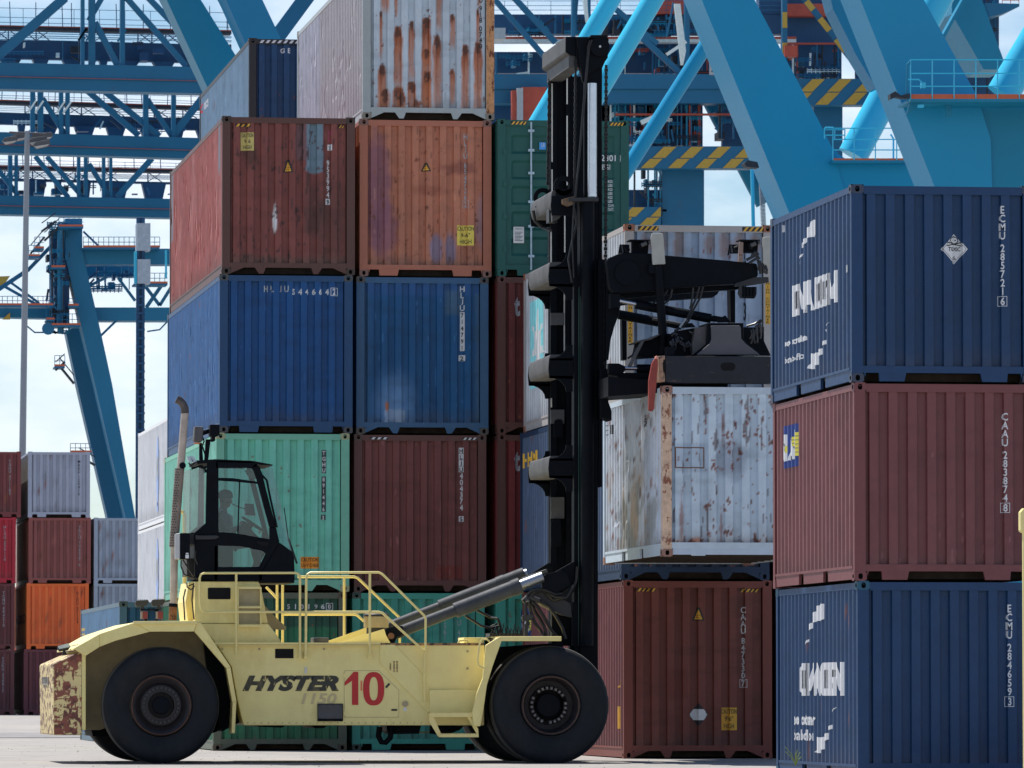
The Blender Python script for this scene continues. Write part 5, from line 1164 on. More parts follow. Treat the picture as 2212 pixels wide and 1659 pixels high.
m = MB(); m.tube([W(398.5,1300,CY1+.5), W(398.5,1112,CY1+.5), W(396,1106,CY1+.5), W(389,1105,CY1+.5)], .03); m.build('rear_post', M_ylr, T, smooth=True)
# air cleaner, deck box
YQ = YM+1.3; p = W(812.5, 1356, YQ); q = W(812.5, 1332, YQ); m = MB(); m.cyl((p.x, YQ, p.z), (q.x, YQ, q.z), .19, .195, n=28, mi=1); z = q.z
for r0, r1, h in ((.20, .20, .03), (.20, .17, .025), (.17, .10, .015)): m.cyl((q.x, YQ, z), (q.x, YQ, z+h), r0, r1, n=28); z += h
m.cyl((p.x, YQ, p.z-.2), (p.x, YQ, p.z+.01), .15, n=20); m.build('air_cleaner', [M_greyp, M_tan], T, smooth=True)
m = MB(); m.bD(678,1377,710,1389, YM+.6, YM+1.1); m.bD(677.5,1379,686,1389, YM+.55, YM+.6); m.build('battery_box', M_dust, T, bevel=.01)
# lift cylinders and their pivots
def cylinder(off, Y, far=0):
    ox, oy = off
    m = MB(); m.cyl(W(848+ox,1371+oy,Y), W(985+ox,1318+oy,Y), .088, n=24); o = m.build('lift_cylinder', mat('cylinder_paint', A(54, 57, 62, SH), rough=.58, var=.3, vs=5, dirt=A(80, 80, 80, SH), dv=.35, spec=.15), T, smooth=True)
    m = MB(); m.cyl(W(983+ox,1319+oy,Y), W(1120+ox+far,1266+oy-far*.387,Y), .118, n=24); m.cyl(W(1108+ox,1271+oy,Y), W(1124+ox,1264.5+oy,Y), .128, n=24); m.build('cylinder_sleeve', MT['cylinder_paint'], o, smooth=True)
    m = MB(); m.cyl(W(1120+ox,1266+oy,Y), W(1172+ox,1246+oy,Y), .080, n=40); m.build('cylinder_rod', M_chrd, o, smooth=True)
    m = MB(); pts = [(833,1386),(828,1374),(829,1362),(838,1356.5),(858,1352),(870,1352),(874,1370),(858,1376),(851,1392),(846,1394)]; m.pD([(a+ox, b+oy) for a, b in pts], Y-.14, Y-.08); m.pD([(a+ox, b+oy) for a, b in pts], Y+.08, Y+.14)
    p_ = W(842+ox, 1374+oy, Y); m.cyl((p_.x, Y-.17, p_.z), (p_.x, Y+.16, p_.z), .05, n=16, mi=1); m.build('pivot_lug', [M_blackp, M_rust], o)
    return o
cylinder((0, 0), YM+.55)
q = W(842, 1374, YM+.55)
o2 = cylinder((-33, -7), YM+2.9, 46)
m = MB(); m.pD([(724,1390),(830,1358.5),(834,1372),(845,1392),(850,1392)], YM+.35, YM+.39); m.pD([(752,1390),(835,1360),(845,1391)], YM+.7, YM+.74); m.build('pivot_plate', M_ylw, T, bevel=.006)
m = MB(); m.pD([(693,1390),(805,1351),(830,1380),(850,1391)], YM+2.6, YM+2.64); m.build('pivot_plate', M_ylw, T)
# rear lights on the tail
def worklight(x0, y0, Y, tilt=0, name='work_light', w=30, h=17, glassy=False):
    p0 = W(x0, y0, Y); s = Y/FPX; m = MB(); ww, hh = w*s, h*s
    m.prism([(p0.x, p0.z-hh*.45), (p0.x+ww*.1, p0.z-hh*.05), (p0.x+ww*.95, p0.z), (p0.x+ww, p0.z-hh*.3), (p0.x+ww*.8, p0.z-hh*.75), (p0.x+ww*.1, p0.z-hh*.9)], Y, Y+.14)
    for k in range(5): m.prism([(p0.x+ww*(.25+k*.14), p0.z), (p0.x+ww*(.29+k*.14), p0.z+.012), (p0.x+ww*(.33+k*.14), p0.z)], Y+.01, Y+.13)
    m.prism([(p0.x+ww*.35, p0.z-hh*1.35), (p0.x+ww*.45, p0.z-hh*.7), (p0.x+ww*.6, p0.z-hh*.7), (p0.x+ww*.75, p0.z-hh*1.35)], Y+.02, Y+.10)
    return m.build(name, M_greyp, T, bevel=.006)
worklight(292, 1296, YM+.5); worklight(327, 1294.5, YM+.5)
m = MB(); m.bD(304,1316,344,1319, YM+.5, YM+.56); m.bD(312,1330,318,1342, YM+.5, YM+.56); m.bD(336,1316,341,1342, YM+.5, YM+.56); m.build('light_stand', M_blackp, T)
for a, b in ((304, 319), (337, 352)):
    m = MB(); m.bD(a, 1321, b, 1337, YM+.45, YM+.52, 0); m.bD(a, 1321, a+4, 1337, YM+.44, YM+.45, 1); m.build('tail_lamp', [mat('tail_red', (.18, .02, .02), rough=.3), mat('tail_white', (.22, .20, .19), rough=.4)], T)
wl = worklight(125, 1393, YM+.4, w=27, h=16); m = MB(); m.pD([(125,1396),(148,1389.5),(153,1397),(128,1402)], YM+.36, YM+.40); m.build('lamp_glass', M_lampg, wl)
wl = worklight(1128, 1328, YM+.5, w=25, h=16); m = MB(); m.bD(1133,1348,1141,1376, YM+.5, YM+.6); m.build('lamp_stand', M_greyp, T)
m = MB(); m.tube([W(1125,1328,YM+.5), W(1140,1346,YM+.5), W(1148,1364,YM+.5), W(1143,1374,YM+.5)], .006, n=5); m.tube([W(150,1396,YM+.35), W(210,1385,YM+.1), W(260,1360,YM+.1), W(300,1343,YM+.2)], .005, n=5); m.build('lamp_cables', M_hose, T)
# ---------------- mast ----------------
YU = 94.5; YV = 96.75      # near and far uprights
m = MB()
# near upright: outer channel + inner channel
m.bD(1253,430,1292,1560, YU, YU+.30); m.bD(1240,600,1253,1560, YU+.05, YU+.32); m.bD(1292,300,1301,1052, YU+.05, YU+.3); mast = m.build('mast_upright', M_blackp, T, bevel=.01)
m = MB(); m.pD([(1246,80),(1310,79),(1314,118),(1301,147),(1300,300),(1300,420),(1262,420),(1262,178),(1259,176),(1244,121)], YU-.05, YU+.05); m.pD([(1262,178),(1300,178),(1300,425),(1262,425)], YU+.24, YU+.32); m.build('inner_mast', M_blackp, mast, bevel=.01)
m = MB(); m.cyl(W(1268.3+11,425,YU-.12), W(1268.3+11,180,YU-.12), .072, n=24); lr_ = m.build('lift_ram_rod', M_chrome, mast, smooth=True)
m = MB(); m.cyl(W(1268,1395,YU-.12), W(1270,432,YU-.12), .100, n=24); m.build('lift_ram', M_blackp, mast, smooth=True)
m = MB(); m.bD(1229,427,1293,434.5, YU-.25, YU+.1); m.build('ram_collar', M_greyp, mast)
m = MB(); m.pD([(1246,79.5),(1311,79.5),(1315,84),(1313,125),(1298,145),(1262,165),(1258,176)], YU-.12, YU-.055); m.pD([(1272,82),(1277,75.5),(1315,75.5),(1311,82)], YU-.22, YU+.25); m.build('mast_head_plate', M_blackp, mast, bevel=.006)
p = W(1294.7, 101.5, YU-.15); m = MB(); m.lathe(p.x, p.z, [(.05, YU-.22), (.15, YU-.21), (.148, YU-.18), (.13, YU-.17), (.148, YU-.15), (.15, YU-.13), (.1, YU-.125)], 32); m.cyl((p.x, YU-.23, p.z), (p.x, YU-.1, p.z), .018, mi=1); m.build('chain_pulley', [M_blackp, M_alu], mast)
m = MB()
def chain(x0, y0, x1, y1, Y, w=.05, st=.055):
    a = W(x0, y0, Y); b = W(x1, y1, Y); L_ = (b-a).length; n = int(L_/st); d = (b-a)/n
    for k in range(n):
        q = a+d*(k+.5); ww = w if k % 2 else w*.72; m.box(q.x-ww/2, q.x+ww/2, Y-.02, Y+.02, q.z-st*.46, q.z+st*.46)
chain(1309.5, 140, 1307, 820, YU-.1); m.build('lift_chain', mat('chain_steel', A(26, 26, 27, SH), rough=.5, metal=.4, var=.3), mast)
m = MB(); chain(1243.5, 122, 1241, 430, YU-.02, .04); m.build('lift_chain', MT['chain_steel'], mast)
m = MB(); m.tube([W(1275,88,YU-.2), W(1271,100,YU-.2), W(1268,140,YU-.2), W(1262,210,YU-.2), W(1252,330,YU-.2), W(1243,425,YU-.2)], .017); m.tube([W(1279,86,YU-.21), W(1273,100,YU-.21), W(1266,180,YU-.21), W(1250,360,YU-.21), W(1240,440,YU-.21), W(1236,520,YU-.2), W(1240,600,YU-.2)], .014)
m.tube([W(1240,450,YU-.15), W(1246,480,YU-.15), W(1236,520,YU-.15), W(1228,560,YU-.15), W(1236,610,YU-.15)], .02); m.build('mast_hoses', M_hose, mast, smooth=True)
# pale guide strips
m = MB()
m.tube([W(1251,620,YU-.03), W(1250,1395,YU-.03)], .008); m.tube([W(1254,640,YU-.05), W(1256,1395,YU-.05)], .006, mi=0); m.build('guide_strip', mat('green_hose', A(20, 52, 46, SH), rough=.4), mast)
# inner channel of the far upright
m = MB(); m.bD(1231, 165, 1268, 1540, YV+.16, YV+.34); m.bD(1228, 140, 1236, 1395, YV+.1, YV+.3); m.build('inner_mast', M_blackp, T)
# far upright
m = MB(); xa, xb = 1189, 1231
pa = W(xa, 120, YV); pb = W(xb, 1395, YV)
m.box(pa.x, pa.x+.10, YV, YV+.3, pb.z-1.0, pa.z); m.box(pa.x, pb.x, YV+.08, YV+.14, pb.z, pa.z); m.box(pb.x-.06, pb.x, YV, YV+.3, pb.z, pa.z); fm_ = m.build('mast_upright', M_blackp, T)
m = MB()
for x, ya, yb in ((1192.5, 180, 350), (1192.5, 366, 420), (1225, 163, 225), (1225, 250, 400), (1190.5, 500, 570), (1220, 446, 545), (1219, 620, 760), (1191, 860, 880)): a = W(x, ya, YV-.01); b = W(x, yb, YV-.01); m.box(a.x-.010, a.x+.010, YV-.012, YV-.002, b.z, a.z)
m.build('wear_strip', mat('bare_steel', A(170, 166, 160, .5), rough=.35, metal=.5), fm_)
m = MB(); chain(1187, 170, 1183, 400, YV-.05, .05, .06); m.build('lift_chain', MT['chain_steel'], fm_)
# crosshead on top: box beam between the uprights
pT = W(1221.5, 78.5, YU); pB = W(1243, 121, YU); p3 = W(1218.5, 111.7, YU)
m = MB(); m.prism([(pT.x, pT.z), (pB.x+.05, pT.z), (pB.x+.05, pB.z), (p3.x+.10, pB.z+.0), (p3.x+.03, p3.z-.03), (pT.x-.005, p3.z)], YU, YV+.35); m.build('crosshead', M_dust, mast, bevel=.02)
a = W(1229, 127, YU); m = MB(); m.box(a.x, a.x+.22, YU+.02, YV+.2, a.z-.13, a.z+.05); m.build('crosshead_web', M_dust, mast)
m = MB(); m.pD([(1222,79),(1246,79),(1244,121),(1232,120),(1222,112)], YU-.02, YU-.0); m.build('crosshead_cap', M_blackp, mast, bevel=.02)
# curved cross members
def cross(y0, y1, flare=True, ring=False, x0=1188, x1=1232, dark=True):
    m = MB(); q = lambda a, b: W(a, b, YU+.1)
    top = q(x0, y0); bot = q(x0, y1); x_l = top.x-.0; zz0, zz1 = top.z, bot.z; h = zz0-zz1
    # drum-like beam running across the truck
    n = 10; pts = [(x_l+.14*(1-math.cos(R(t)))-.02 if False else x_l-.02+.035*(1-math.sin(R(t))), zz1+h*(.5-.5*math.cos(R(t)))) for t in [180*i/n for i in range(n+1)]]
    pts = [(a_, b_) for a_, b_ in pts]+[(q(x1, y0).x, zz0), (q(x1, y1).x, zz1)]
    m.prism(pts, YU+.10, YV+.12); o = m.build('mast_crossmember', M_dust, mast, smooth=True)
    m = MB()
    for Yp in (YU+.06, YV+.13):
        a_ = q(x0-1, y0-1).x; ed = [(q(x0-1,y0-1).x, q(0,y0-1).z), (q(x1,y0-2).x, q(0,y0-2).z)]
        ul = [(q(x0-2,y0).x, q(0,y0).z), (q(x1+6,y0-1).x, q(0,y0-1).z), (q(x1+6,y1+2).x, q(0,y1+2).z), (q(x0-2,y1+1).x, q(0,y1+1).z), (q(x0-4,(y0+y1)/2).x, q(0,(y0+y1)/2).z)]
        m.prism(ul, Yp, Yp+.035)
        if flare:
            for sg, ye in ((-1, y0), (1, y1)):
                c = [(q(x1+4,ye).x, q(0,ye-sg*4).z), (q(x0-2,ye).x, q(0,ye-sg*4).z)]+[(q(x0-2+36*math.sin(R(t)), 0).x, q(0, ye+sg*30*(1-math.cos(R(t)))).z) for t in (0, 18, 36, 54, 72, 90)]+[(q(x1+4, 0).x, q(0, ye+sg*30).z)]
                m.prism(c, Yp, Yp+.03)
        if ring:
            n = 20; cx_, cz_ = q(1217, 388).x, q(0, 388).z; vs = []; R0, R1 = .155, .085
            for yy in (Yp-.01, Yp+.03):
                for rr in (R0, R1): vs += [(cx_+rr*math.cos(6.2832*i/n), yy, cz_+rr*math.sin(6.2832*i/n)) for i in range(n)]
            fs = []
            for i in range(n):
                j = (i+1) % n; fs += [(i, j, n+j, n+i), (2*n+i, 3*n+i, 3*n+j, 2*n+j), (i, 2*n+i, 2*n+j, j), (n+i, n+j, 3*n+j, 3*n+i)]
            m.add(vs, fs); m.prism([(q(1200,396).x, q(0,396).z), (q(1234,396).x, q(0,396).z), (q(1236,440).x, q(0,440).z), (q(1200,440).x, q(0,440).z)], Yp-.01, Yp+.03)
    m.build('flange_plate', M_blackp, o)
cross(411, 452, flare=False, ring=True, x0=1193, x1=1236); cross(566, 607); cross(766, 808); cross(985, 1026)
m = MB(); 
for y0, y1 in ((676, 702), (885, 915), (1074, 1120)): m.bD(1186+4, y0, 1219, y1, YV-.06, YV-.02) ; 
m.build('spacer_plate', M_dust, fm_)
m = MB(); m.pD([(1197,916),(1198,910),(1202,906),(1212,906),(1216,912),(1216,945),(1197,945)], YV-.09, YV-.065); m.pD([(1190,1130),(1196,1121),(1210,1121),(1213,1140),(1213,1180),(1190,1180)], YV-.09, YV-.065); m.bD(1236,1300,1258,1395, YU-.02, YU+.04); m.build('bracket_plate', M_blackp, fm_)
# fittings behind the ring plates
m = MB(); m.tube([W(1157,445,YU+1.8), W(1166,452,YU+1.8), W(1177,448,YU+1.2), W(1186,438,YU+1.0)], .018); m.tube([W(1152,455,YU+1.8), W(1156,478,YU+1.8), W(1172,492,YU+1.8), W(1190,498,YU+1.6)], .025); m.bD(1186,450,1204,480, YU+.4, YU+.7); m.build('crossmember_hoses', M_hose, T, smooth=True)
m = MB(); m.pD([(1192,459),(1204,456),(1212,466),(1208,472),(1193,479)], YU+.25, YU+.6); m.build('lamp_shroud', M_dust, T)
m = MB(); m.pD([(1215,430),(1225,427),(1240,424),(1243,432),(1238,442),(1228,445),(1216,440)], YU-.2, YU-.05); m.build('valve_block', mat('brass_dull', A(92, 74, 58, SH), metal=.3, var=.3), T)
# lower mast: clevis, hoses, brackets
m = MB(); m.pD([(1168,1249),(1180,1240),(1212,1232),(1226,1240),(1232,1262),(1205,1280),(1182,1284),(1172,1272)], YU-.12, YU-.02); m.pD([(1195,1238),(1241,1212),(1241,1260),(1200,1290)], YU-.02, YU+.08); m.pD([(1150,1238),(1185,1216),(1196,1218),(1194,1240),(1160,1255)], YU+2.2, YU+2.3); clev = m.build('cylinder_clevis', M_blackp, mast)
m = MB(); m.beam(W(1128,1252,YU+1.2), W(1180,1233,YU+1.2), .25, .05); m.build('cylinder_guard', M_dust, mast)
m = MB(); m.pD([(1150,1282),(1162,1276),(1182,1276),(1232,1304),(1236,1334),(1218,1330),(1170,1308),(1152,1290)], YU-.05, YU+.15); m.bD(1192,1260,1240,1318, YU+.6, YU+.64); m.build('hose_bracket', M_greyp, mast)
m = MB(); m.bD(1192,1318,1236,1395, YU+.3, YU+.5); m.build('lower_mast_plate', M_blackp, mast)
m = MB()
for pts in ([(1139,1300),(1140,1285),(1150,1275),(1165,1272),(1178,1275),(1200,1284),(1215,1282)], [(1142,1300),(1145,1287),(1156,1277),(1175,1276),(1200,1290),(1225,1290),(1238,1275),(1245,1255),(1248,1225)],
            [(1141,1298),(1146,1320),(1155,1345),(1168,1362),(1176,1375)], [(1146,1298),(1154,1318),(1168,1340),(1178,1360),(1180,1376)], [(1150,1300),(1162,1312),(1176,1335),(1190,1360),(1204,1376)], [(1165,1300),(1185,1310),(1200,1330),(1215,1356),(1222,1380)],
            [(1180,1282),(1195,1296),(1225,1290),(1240,1265)], [(1136,1302),(1135,1320),(1141,1335)]):
    m.tube([W(a, b, YU-.15+.01*(a % 7)) for a, b in pts], .026, n=8)
m.build('hydraulic_hoses', M_hose, T, smooth=True)
m = MB(); m.cyl(W(1142,1290,YU-.1), W(1165,1298,YU-.1), .045); m.cyl(W(1130,1300,YU+.2), W(1148,1284,YU+.2), .05); m.build('hose_fittings', M_greyp, T)
m = MB(); m.tube([W(1030,1318,YM+1), W(1060,1334,YM+1), W(1075,1336,YM+.9), W(1080,1350,YM+.9), W(1083,1370,YM+.9)], .022); m.tube([W(1005,1330,YM+1), W(1040,1352,YM+1), W(1060,1357,YM+1), W(1080,1352,YM+1)], .02); m.tube([W(1068,1372,YM+1.1), W(1062,1352,YM+1.1), W(1072,1346,YM+1.1), W(1076,1370,YM+1.1)], .02)
m.bD(1058,1368,1130,1376, YM+.8, YM+1.3)
for k in range(9): m.tube([W(1060+k*8,1372,YM+.8), W(1064+k*8,1360-(k*37 % 14),YM+.85), W(1070+k*8,1368,YM+.8)], .013, n=6)
m.build('deck_hoses', M_hose, T, smooth=True)
# ---------------- carriage and spreader ----------------
YA = 93.7
def s5(a, b): return (1296.1+.17578*a, 486+.17578*b)
def s8(a, b): return (1296.1+.17578*a, 675.1+.17578*b)
m = MB(); m.pD([s5(80,430), s5(75,1659), s5(105,1659), s5(130,1420), s5(180,1240), s5(230,1110), s5(250,1000), s5(250,830), s5(125,830)], YA+.5, YA+.9); m.bD(1292,560,1311,905, YA+.7, YA+1.2)
m.pD([s8(0,700), s8(95,690), s8(105,1100), s8(145,1210), s8(145,1330), s8(60,1300), s8(0,1290)], YA+.5, YA+1.0); car = m.build('carriage', M_blackp, T, bevel=.01)
for k, (Y_, dx, dy) in enumerate(((YA, 0, 0), (97.2, -42, 0))):
    m = MB(); arm = [s5(80,440), s5(120,400), s5(240,350), s5(370,338), s5(630,350), s5(800,372), s5(1560,435), s5(1900,470), s5(1930,480), s5(1945,610), s5(1910,670), s5(1850,710), s5(1650,722), s5(900,775), s5(700,810), s5(170,835), s5(120,780), s5(100,640)]
    q = [W(a, b, YA) for a, b in arm]; m.prism([(p_.x, p_.z) for p_ in q], Y_, Y_+.22); bo = m.build('boom_arm', M_blackp, T, bevel=.015)
    q = W(*s5(333,593), YA); m = MB(); m.cyl((q.x, Y_-.03, q.z), (q.x, Y_+.1, q.z), .192, .185, n=36); m.build('arm_pivot', M_blackp, bo, smooth=True)
def S(m, pts, Y0_, Y1_, mi=0): m.pD([s5(*p_) for p_ in pts], Y0_, Y1_, mi); return m
m = MB(); S(m, [(200,840),(900,780),(1850,720),(1700,790),(1300,815),(900,850),(700,865),(500,885),(330,900)], YA+.25, YA+.45); m.build('arm_lower_flange', M_blackp, T)
m = MB(); S(m, [(630,160),(640,100),(775,100),(785,200),(805,480),(650,490)], YA-.12, YA-.04); m.build('guard_plate', mat('pale_guard', A(146, 146, 140, SH), rough=.6, var=.12, vs=4), T, bevel=.01)
m = MB(); S(m, [(2005,150),(2120,140),(2120,495),(2050,495),(2005,470)], YA-.12, YA-.04); m.build('guard_plate', MT['pale_guard'], T, bevel=.01)
for ox in (0, 1345):
    m = MB(); S(m, [(370+ox,178),(625+ox,180),(625+ox,200),(370+ox,192)], YA-.05, YA+.3); S(m, [(385+ox,192),(400+ox,192),(400+ox,340),(385+ox,340)], YA-.02, YA+.0); S(m, [(400+ox,195),(600+ox,195),(590+ox,345),(400+ox,340)], YA+.15, YA+.3)
    S(m, [(245+ox,238),(362+ox,240),(362+ox,252),(262+ox,250),(240+ox,370),(225+ox,370)], YA+.9, YA+.95); S(m, [(262+ox,250),(362+ox,252),(362+ox,345),(250+ox,350)], YA+1.2, YA+1.3)
    q0, q1 = W(*s5(500+ox,250), YA+.02), W(*s5(590+ox,215), YA+.02); m.cyl(q0, q1, .04); m.cyl(W(*s5(310+ox,300), YA+.9), W(*s5(355+ox,280), YA+.9), .045); m.cyl(W(*s5(480+ox,260), YA+.02), W(*s5(520+ox,245), YA+.02), .05); br = m.build('rotator_bracket', M_blackp, T)
    m = MB(); m.cyl(W(*s5(505+ox,250), YA-.02), W(*s5(570+ox,222), YA-.02), .032); m.cyl(W(*s5(600+ox,215), YA-.03), W(*s5(618+ox,205), YA-.03), .03); S(m, [(258+ox,250),(275+ox,250),(290+ox,330),(275+ox,345)], YA+.88, YA+.9); m.build('bracket_fittings', M_dust, br)
m = MB(); S(m, [(1715,205),(1762,215),(1755,455),(1700,450)], YA-.06, YA+.0); m.build('scraped_bracket', mat('scraped_steel', A(118, 100, 92, SH), rough=.6, var=.2, wear=A(90, 55, 42, SH), wv=.5), T)
m = MB()
for a in ((1800,430,1950,350), (1830,470,1940,400), (1860,380,1920,330), (1900,340,1960,420)): m.cyl(W(*s5(a[0],a[1]), YA-.08), W(*s5(a[2],a[3]), YA-.08), .022)
for a in ((1940,430,1945,560), (1960,440,1970,600), (1990,470,2010,590), (2030,500,2045,600)): m.tube([W(*s5(a[0],a[1]), YA-.06), W(*s5((a[0]+a[2])/2+12,(a[1]+a[3])/2), YA-.08), W(*s5(a[2],a[3]), YA-.06)], .022)
m.build('hose_coupling', M_greyp, T)
m = MB(); S(m, [(1910,640),(2070,640),(2075,705),(1790,750),(1660,750),(1660,720)], YA-.03, YA+.1); S(m, [(1715,720),(1750,720),(1745,895),(1725,895),(1695,840)], YA-.04, YA+.0); m.build('arm_tip_bracket', M_greyp, T)
m = MB(); S(m, [(1755,760),(1925,760),(1925,850),(1900,900),(1730,895)], YA-.0, YA+.12)
for k in range(4): m.cyl(W(*s5(1770+k*42,880), YA-.04), W(*s5(1770+k*42,770), YA-.04), .028, n=8)
m.build('rope_sheave', M_blackp, T)
# posts hanging from the arm down to the spreader
m = MB(); m.tube([W(*s5(715,500), YA-.08), W(*s5(740,900), YA-.08), W(*s5(765,1250), YA-.08), W(*s5(775,1590), YA-.08)], .066, n=12); m.build('hanger_post', M_blackp, T, smooth=True)
m = MB(); S(m, [(1600,780),(1662,780),(1662,1200),(1608,1200)], YA+.6, YA+.9); m.build('hanger_post', M_blackp, T); m = MB(); S(m, [(268,1080),(328,1080),(330,1659),(275,1659)], YA+2.8, YA+3.0); m.build('hanger_post', M_blackp, T)
m = MB(); S(m, [(600,470),(690,480),(690,600),(600,590)], YA-.1, YA-.0); m.build('hanger_joint', M_blackp, T)
# tilt cylinders
m = MB(); m.cyl(W(*s5(440,975), YA+.15), W(*s5(1360,1150), YA+.15), .072, n=20); tc_ = m.build('tilt_cylinder', M_blackp, T, smooth=True)
m = MB(); m.cyl(W(*s5(240,930), YA+.15), W(*s5(445,972), YA+.15), .032, n=16); m.build('cylinder_rod', M_chrome, tc_, smooth=True)
m = MB(); m.cyl(W(*s5(1360,1150), YA+.15), W(*s5(1480,1160), YA+.15), .045); S(m, [(1390,1110),(1500,1130),(1540,1110),(1610,1195),(1450,1200),(1430,1160)], YA+.1, YA+.14); S(m, [(130,840),(250,850),(240,1000),(130,1020)], YA+.05, YA+.3); m.build('cylinder_clevis', M_blackp, tc_)
m = MB(); m.cyl(W(*s5(230,1100), YA+2.2), W(*s5(730,1195), YA+2.2), .075, n=16); m.cyl(W(*s5(730,1190), YA+2.2), W(*s5(1000,1250), YA+2.2), .05); S(m, [(1000,1260),(1060,1205),(1130,1205),(1175,1250)], YA+2.1, YA+2.3); tc2 = m.build('tilt_cylinder', M_blackp, T, smooth=True)
m = MB(); m.cyl(W(*s5(650,1155), YA+2.1), W(*s5(980,1215), YA+2.1), .022); m.build('cylinder_pipe', M_dust, tc2)
m = MB()
for pts in ([(885,790),(870,880),(830,940),(780,970)], [(830,800),(760,890),(640,970)], [(1145,770),(1135,880),(1120,980),(1105,1030)], [(1220,760),(1190,880),(1120,1040),(1070,1160),(960,1280),(880,1400),(850,1470)], [(1265,760),(1230,900),(1150,1040),(1090,1180),(1010,1260)], [(930,1280),(910,1350),(930,1420),(960,1400),(955,1330)],
            [(1990,1170),(1900,1290),(1870,1400)], [(1975,1190),(1930,1280),(1900,1390),(1930,1450),(1985,1450),(1980,1390)], [(1800,1245),(1900,1215),(1980,1170)], [(430,1560),(470,1500),(440,1620)], [(340,1640),(400,1600),(440,1560)]):
    m.tube([W(*s5(a, b), YA-.02) for a, b in pts], .017, n=7)
m.build('spreader_hoses', M_hose, T, smooth=True)
m = MB(); m.tube([W(*s5(980,1260), YA-.03), W(*s5(1060,1150), YA-.03)], .018); m.build('bright_sleeve', M_alu, T)
# spreader body
YS = YC+.0
m = MB(); m.pD([s8(806,530), s8(2140,540), s8(2140,868), s8(940,868), s8(806,850)], YS, YS+.35); sb = m.build('spreader_beam', mat('scraped_black', A(24, 27, 34, SH), rough=.5, var=.3, vs=5, wear=A(66, 54, 50, SH), wv=.45, ws=(.6, 1, 3)), T, bevel=.01)
m = MB(); m.pD([s8(715,535), s8(800,530), s8(800,850), s8(730,850)], YS+.0, YS+.3); m.build('beam_end', mat('worn_end_steel', A(150, 122, 100, SH), rough=.6, var=.2, wear=A(70, 60, 55, SH), wv=.7), sb, bevel=.01)
m = MB(); pts = arc(0, 0, 1, 90, 270, 8); q0 = W(*s8(1530,665), YS); q1 = W(*s8(1615,665), YS); r_ = .062
m.prism([(q0.x+r_*math.cos(R(a)), q0.z+r_*math.sin(R(a))) for a in range(90, 271, 20)]+[(q1.x+r_*math.cos(R(a)), q1.z+r_*math.sin(R(a))) for a in range(-90, 91, 20)], YS-.003, YS+.0); m.build('beam_slot', M_hole, sb)
q = W(*s8(788,660), YS+.0); m = MB(); m.prism([(q.x+.02*math.cos(R(a)), q.z+.11*math.sin(R(a))) for a in range(0, 360, 30)], YS-.003, YS+.0); m.build('beam_eye', M_hole, sb)
m = MB(); m.pD([s8(100,790), s8(1150,870), s8(1570,870), s8(1570,925), s8(100,1030)], YS+.5, YS+2.2); m.bD(1320,823,1438,838, YS+1.5, YS+1.9)
a = W(*s8(800,560), YS+.3); b = W(*s8(2140,850), YS+.3); m.box(a.x, b.x, YS+5.7, YS+6.05, b.z, a.z); m.box(a.x+.25, a.x+.7, YS+.35, YS+5.7, b.z+.03, a.z-.02); m.box(b.x-.9, b.x-.45, YS+.35, YS+5.7, b.z+.03, a.z-.02); m.build('spreader_frame', M_blackp, T)
m = MB(); m.bD(1298,820,1432,842, YS+3.6, YS+4.0); m.bD(1298,808,1405,838, YS+3.0, YS+3.3); m.build('spreader_cross_box', mat('dusty_brown', A(58, 54, 48, SH), var=.2), T)
m = MB(); m.cyl(W(*s8(455,690), YS+.9), W(*s8(650,690), YS+.9), .068, n=18); sc_ = m.build('side_cylinder', M_blackp, T, smooth=True)
m = MB(); m.cyl(W(*s8(305,685), YS+.9), W(*s8(460,687), YS+.9), .03, n=14); m.build('cylinder_rod', M_chrome, sc_, smooth=True)
m = MB(); m.pD([s8(110,625), s8(230,625), s8(310,660), s8(310,720), s8(240,770), s8(110,745)], YS+.8, YS+1.0); m.pD([s8(260,740), s8(620,740), s8(620,815), s8(230,815)], YS+.8, YS+1.0); m.build('cylinder_mount', M_blackp, T)
# red corner guide arm (hinged on the beam)
m = MB(); m.pD([s8(640,620), s8(680,560), s8(710,560), s8(715,640), s8(700,800), s8(665,1180), s8(650,1210), s8(620,1215), s8(597,1195), s8(600,1000), s8(600,840)], YS-.12, YS-.04); ga = m.build('corner_guide', M_redb, T, bevel=.006)
m = MB(); m.pD([s8(685,540), s8(700,530), s8(715,560), s8(700,570), s8(682,568)], YS-.13, YS-.03); m.build('guide_hinge', mat('pink_worn', A(165, 110, 95, .5)), ga)
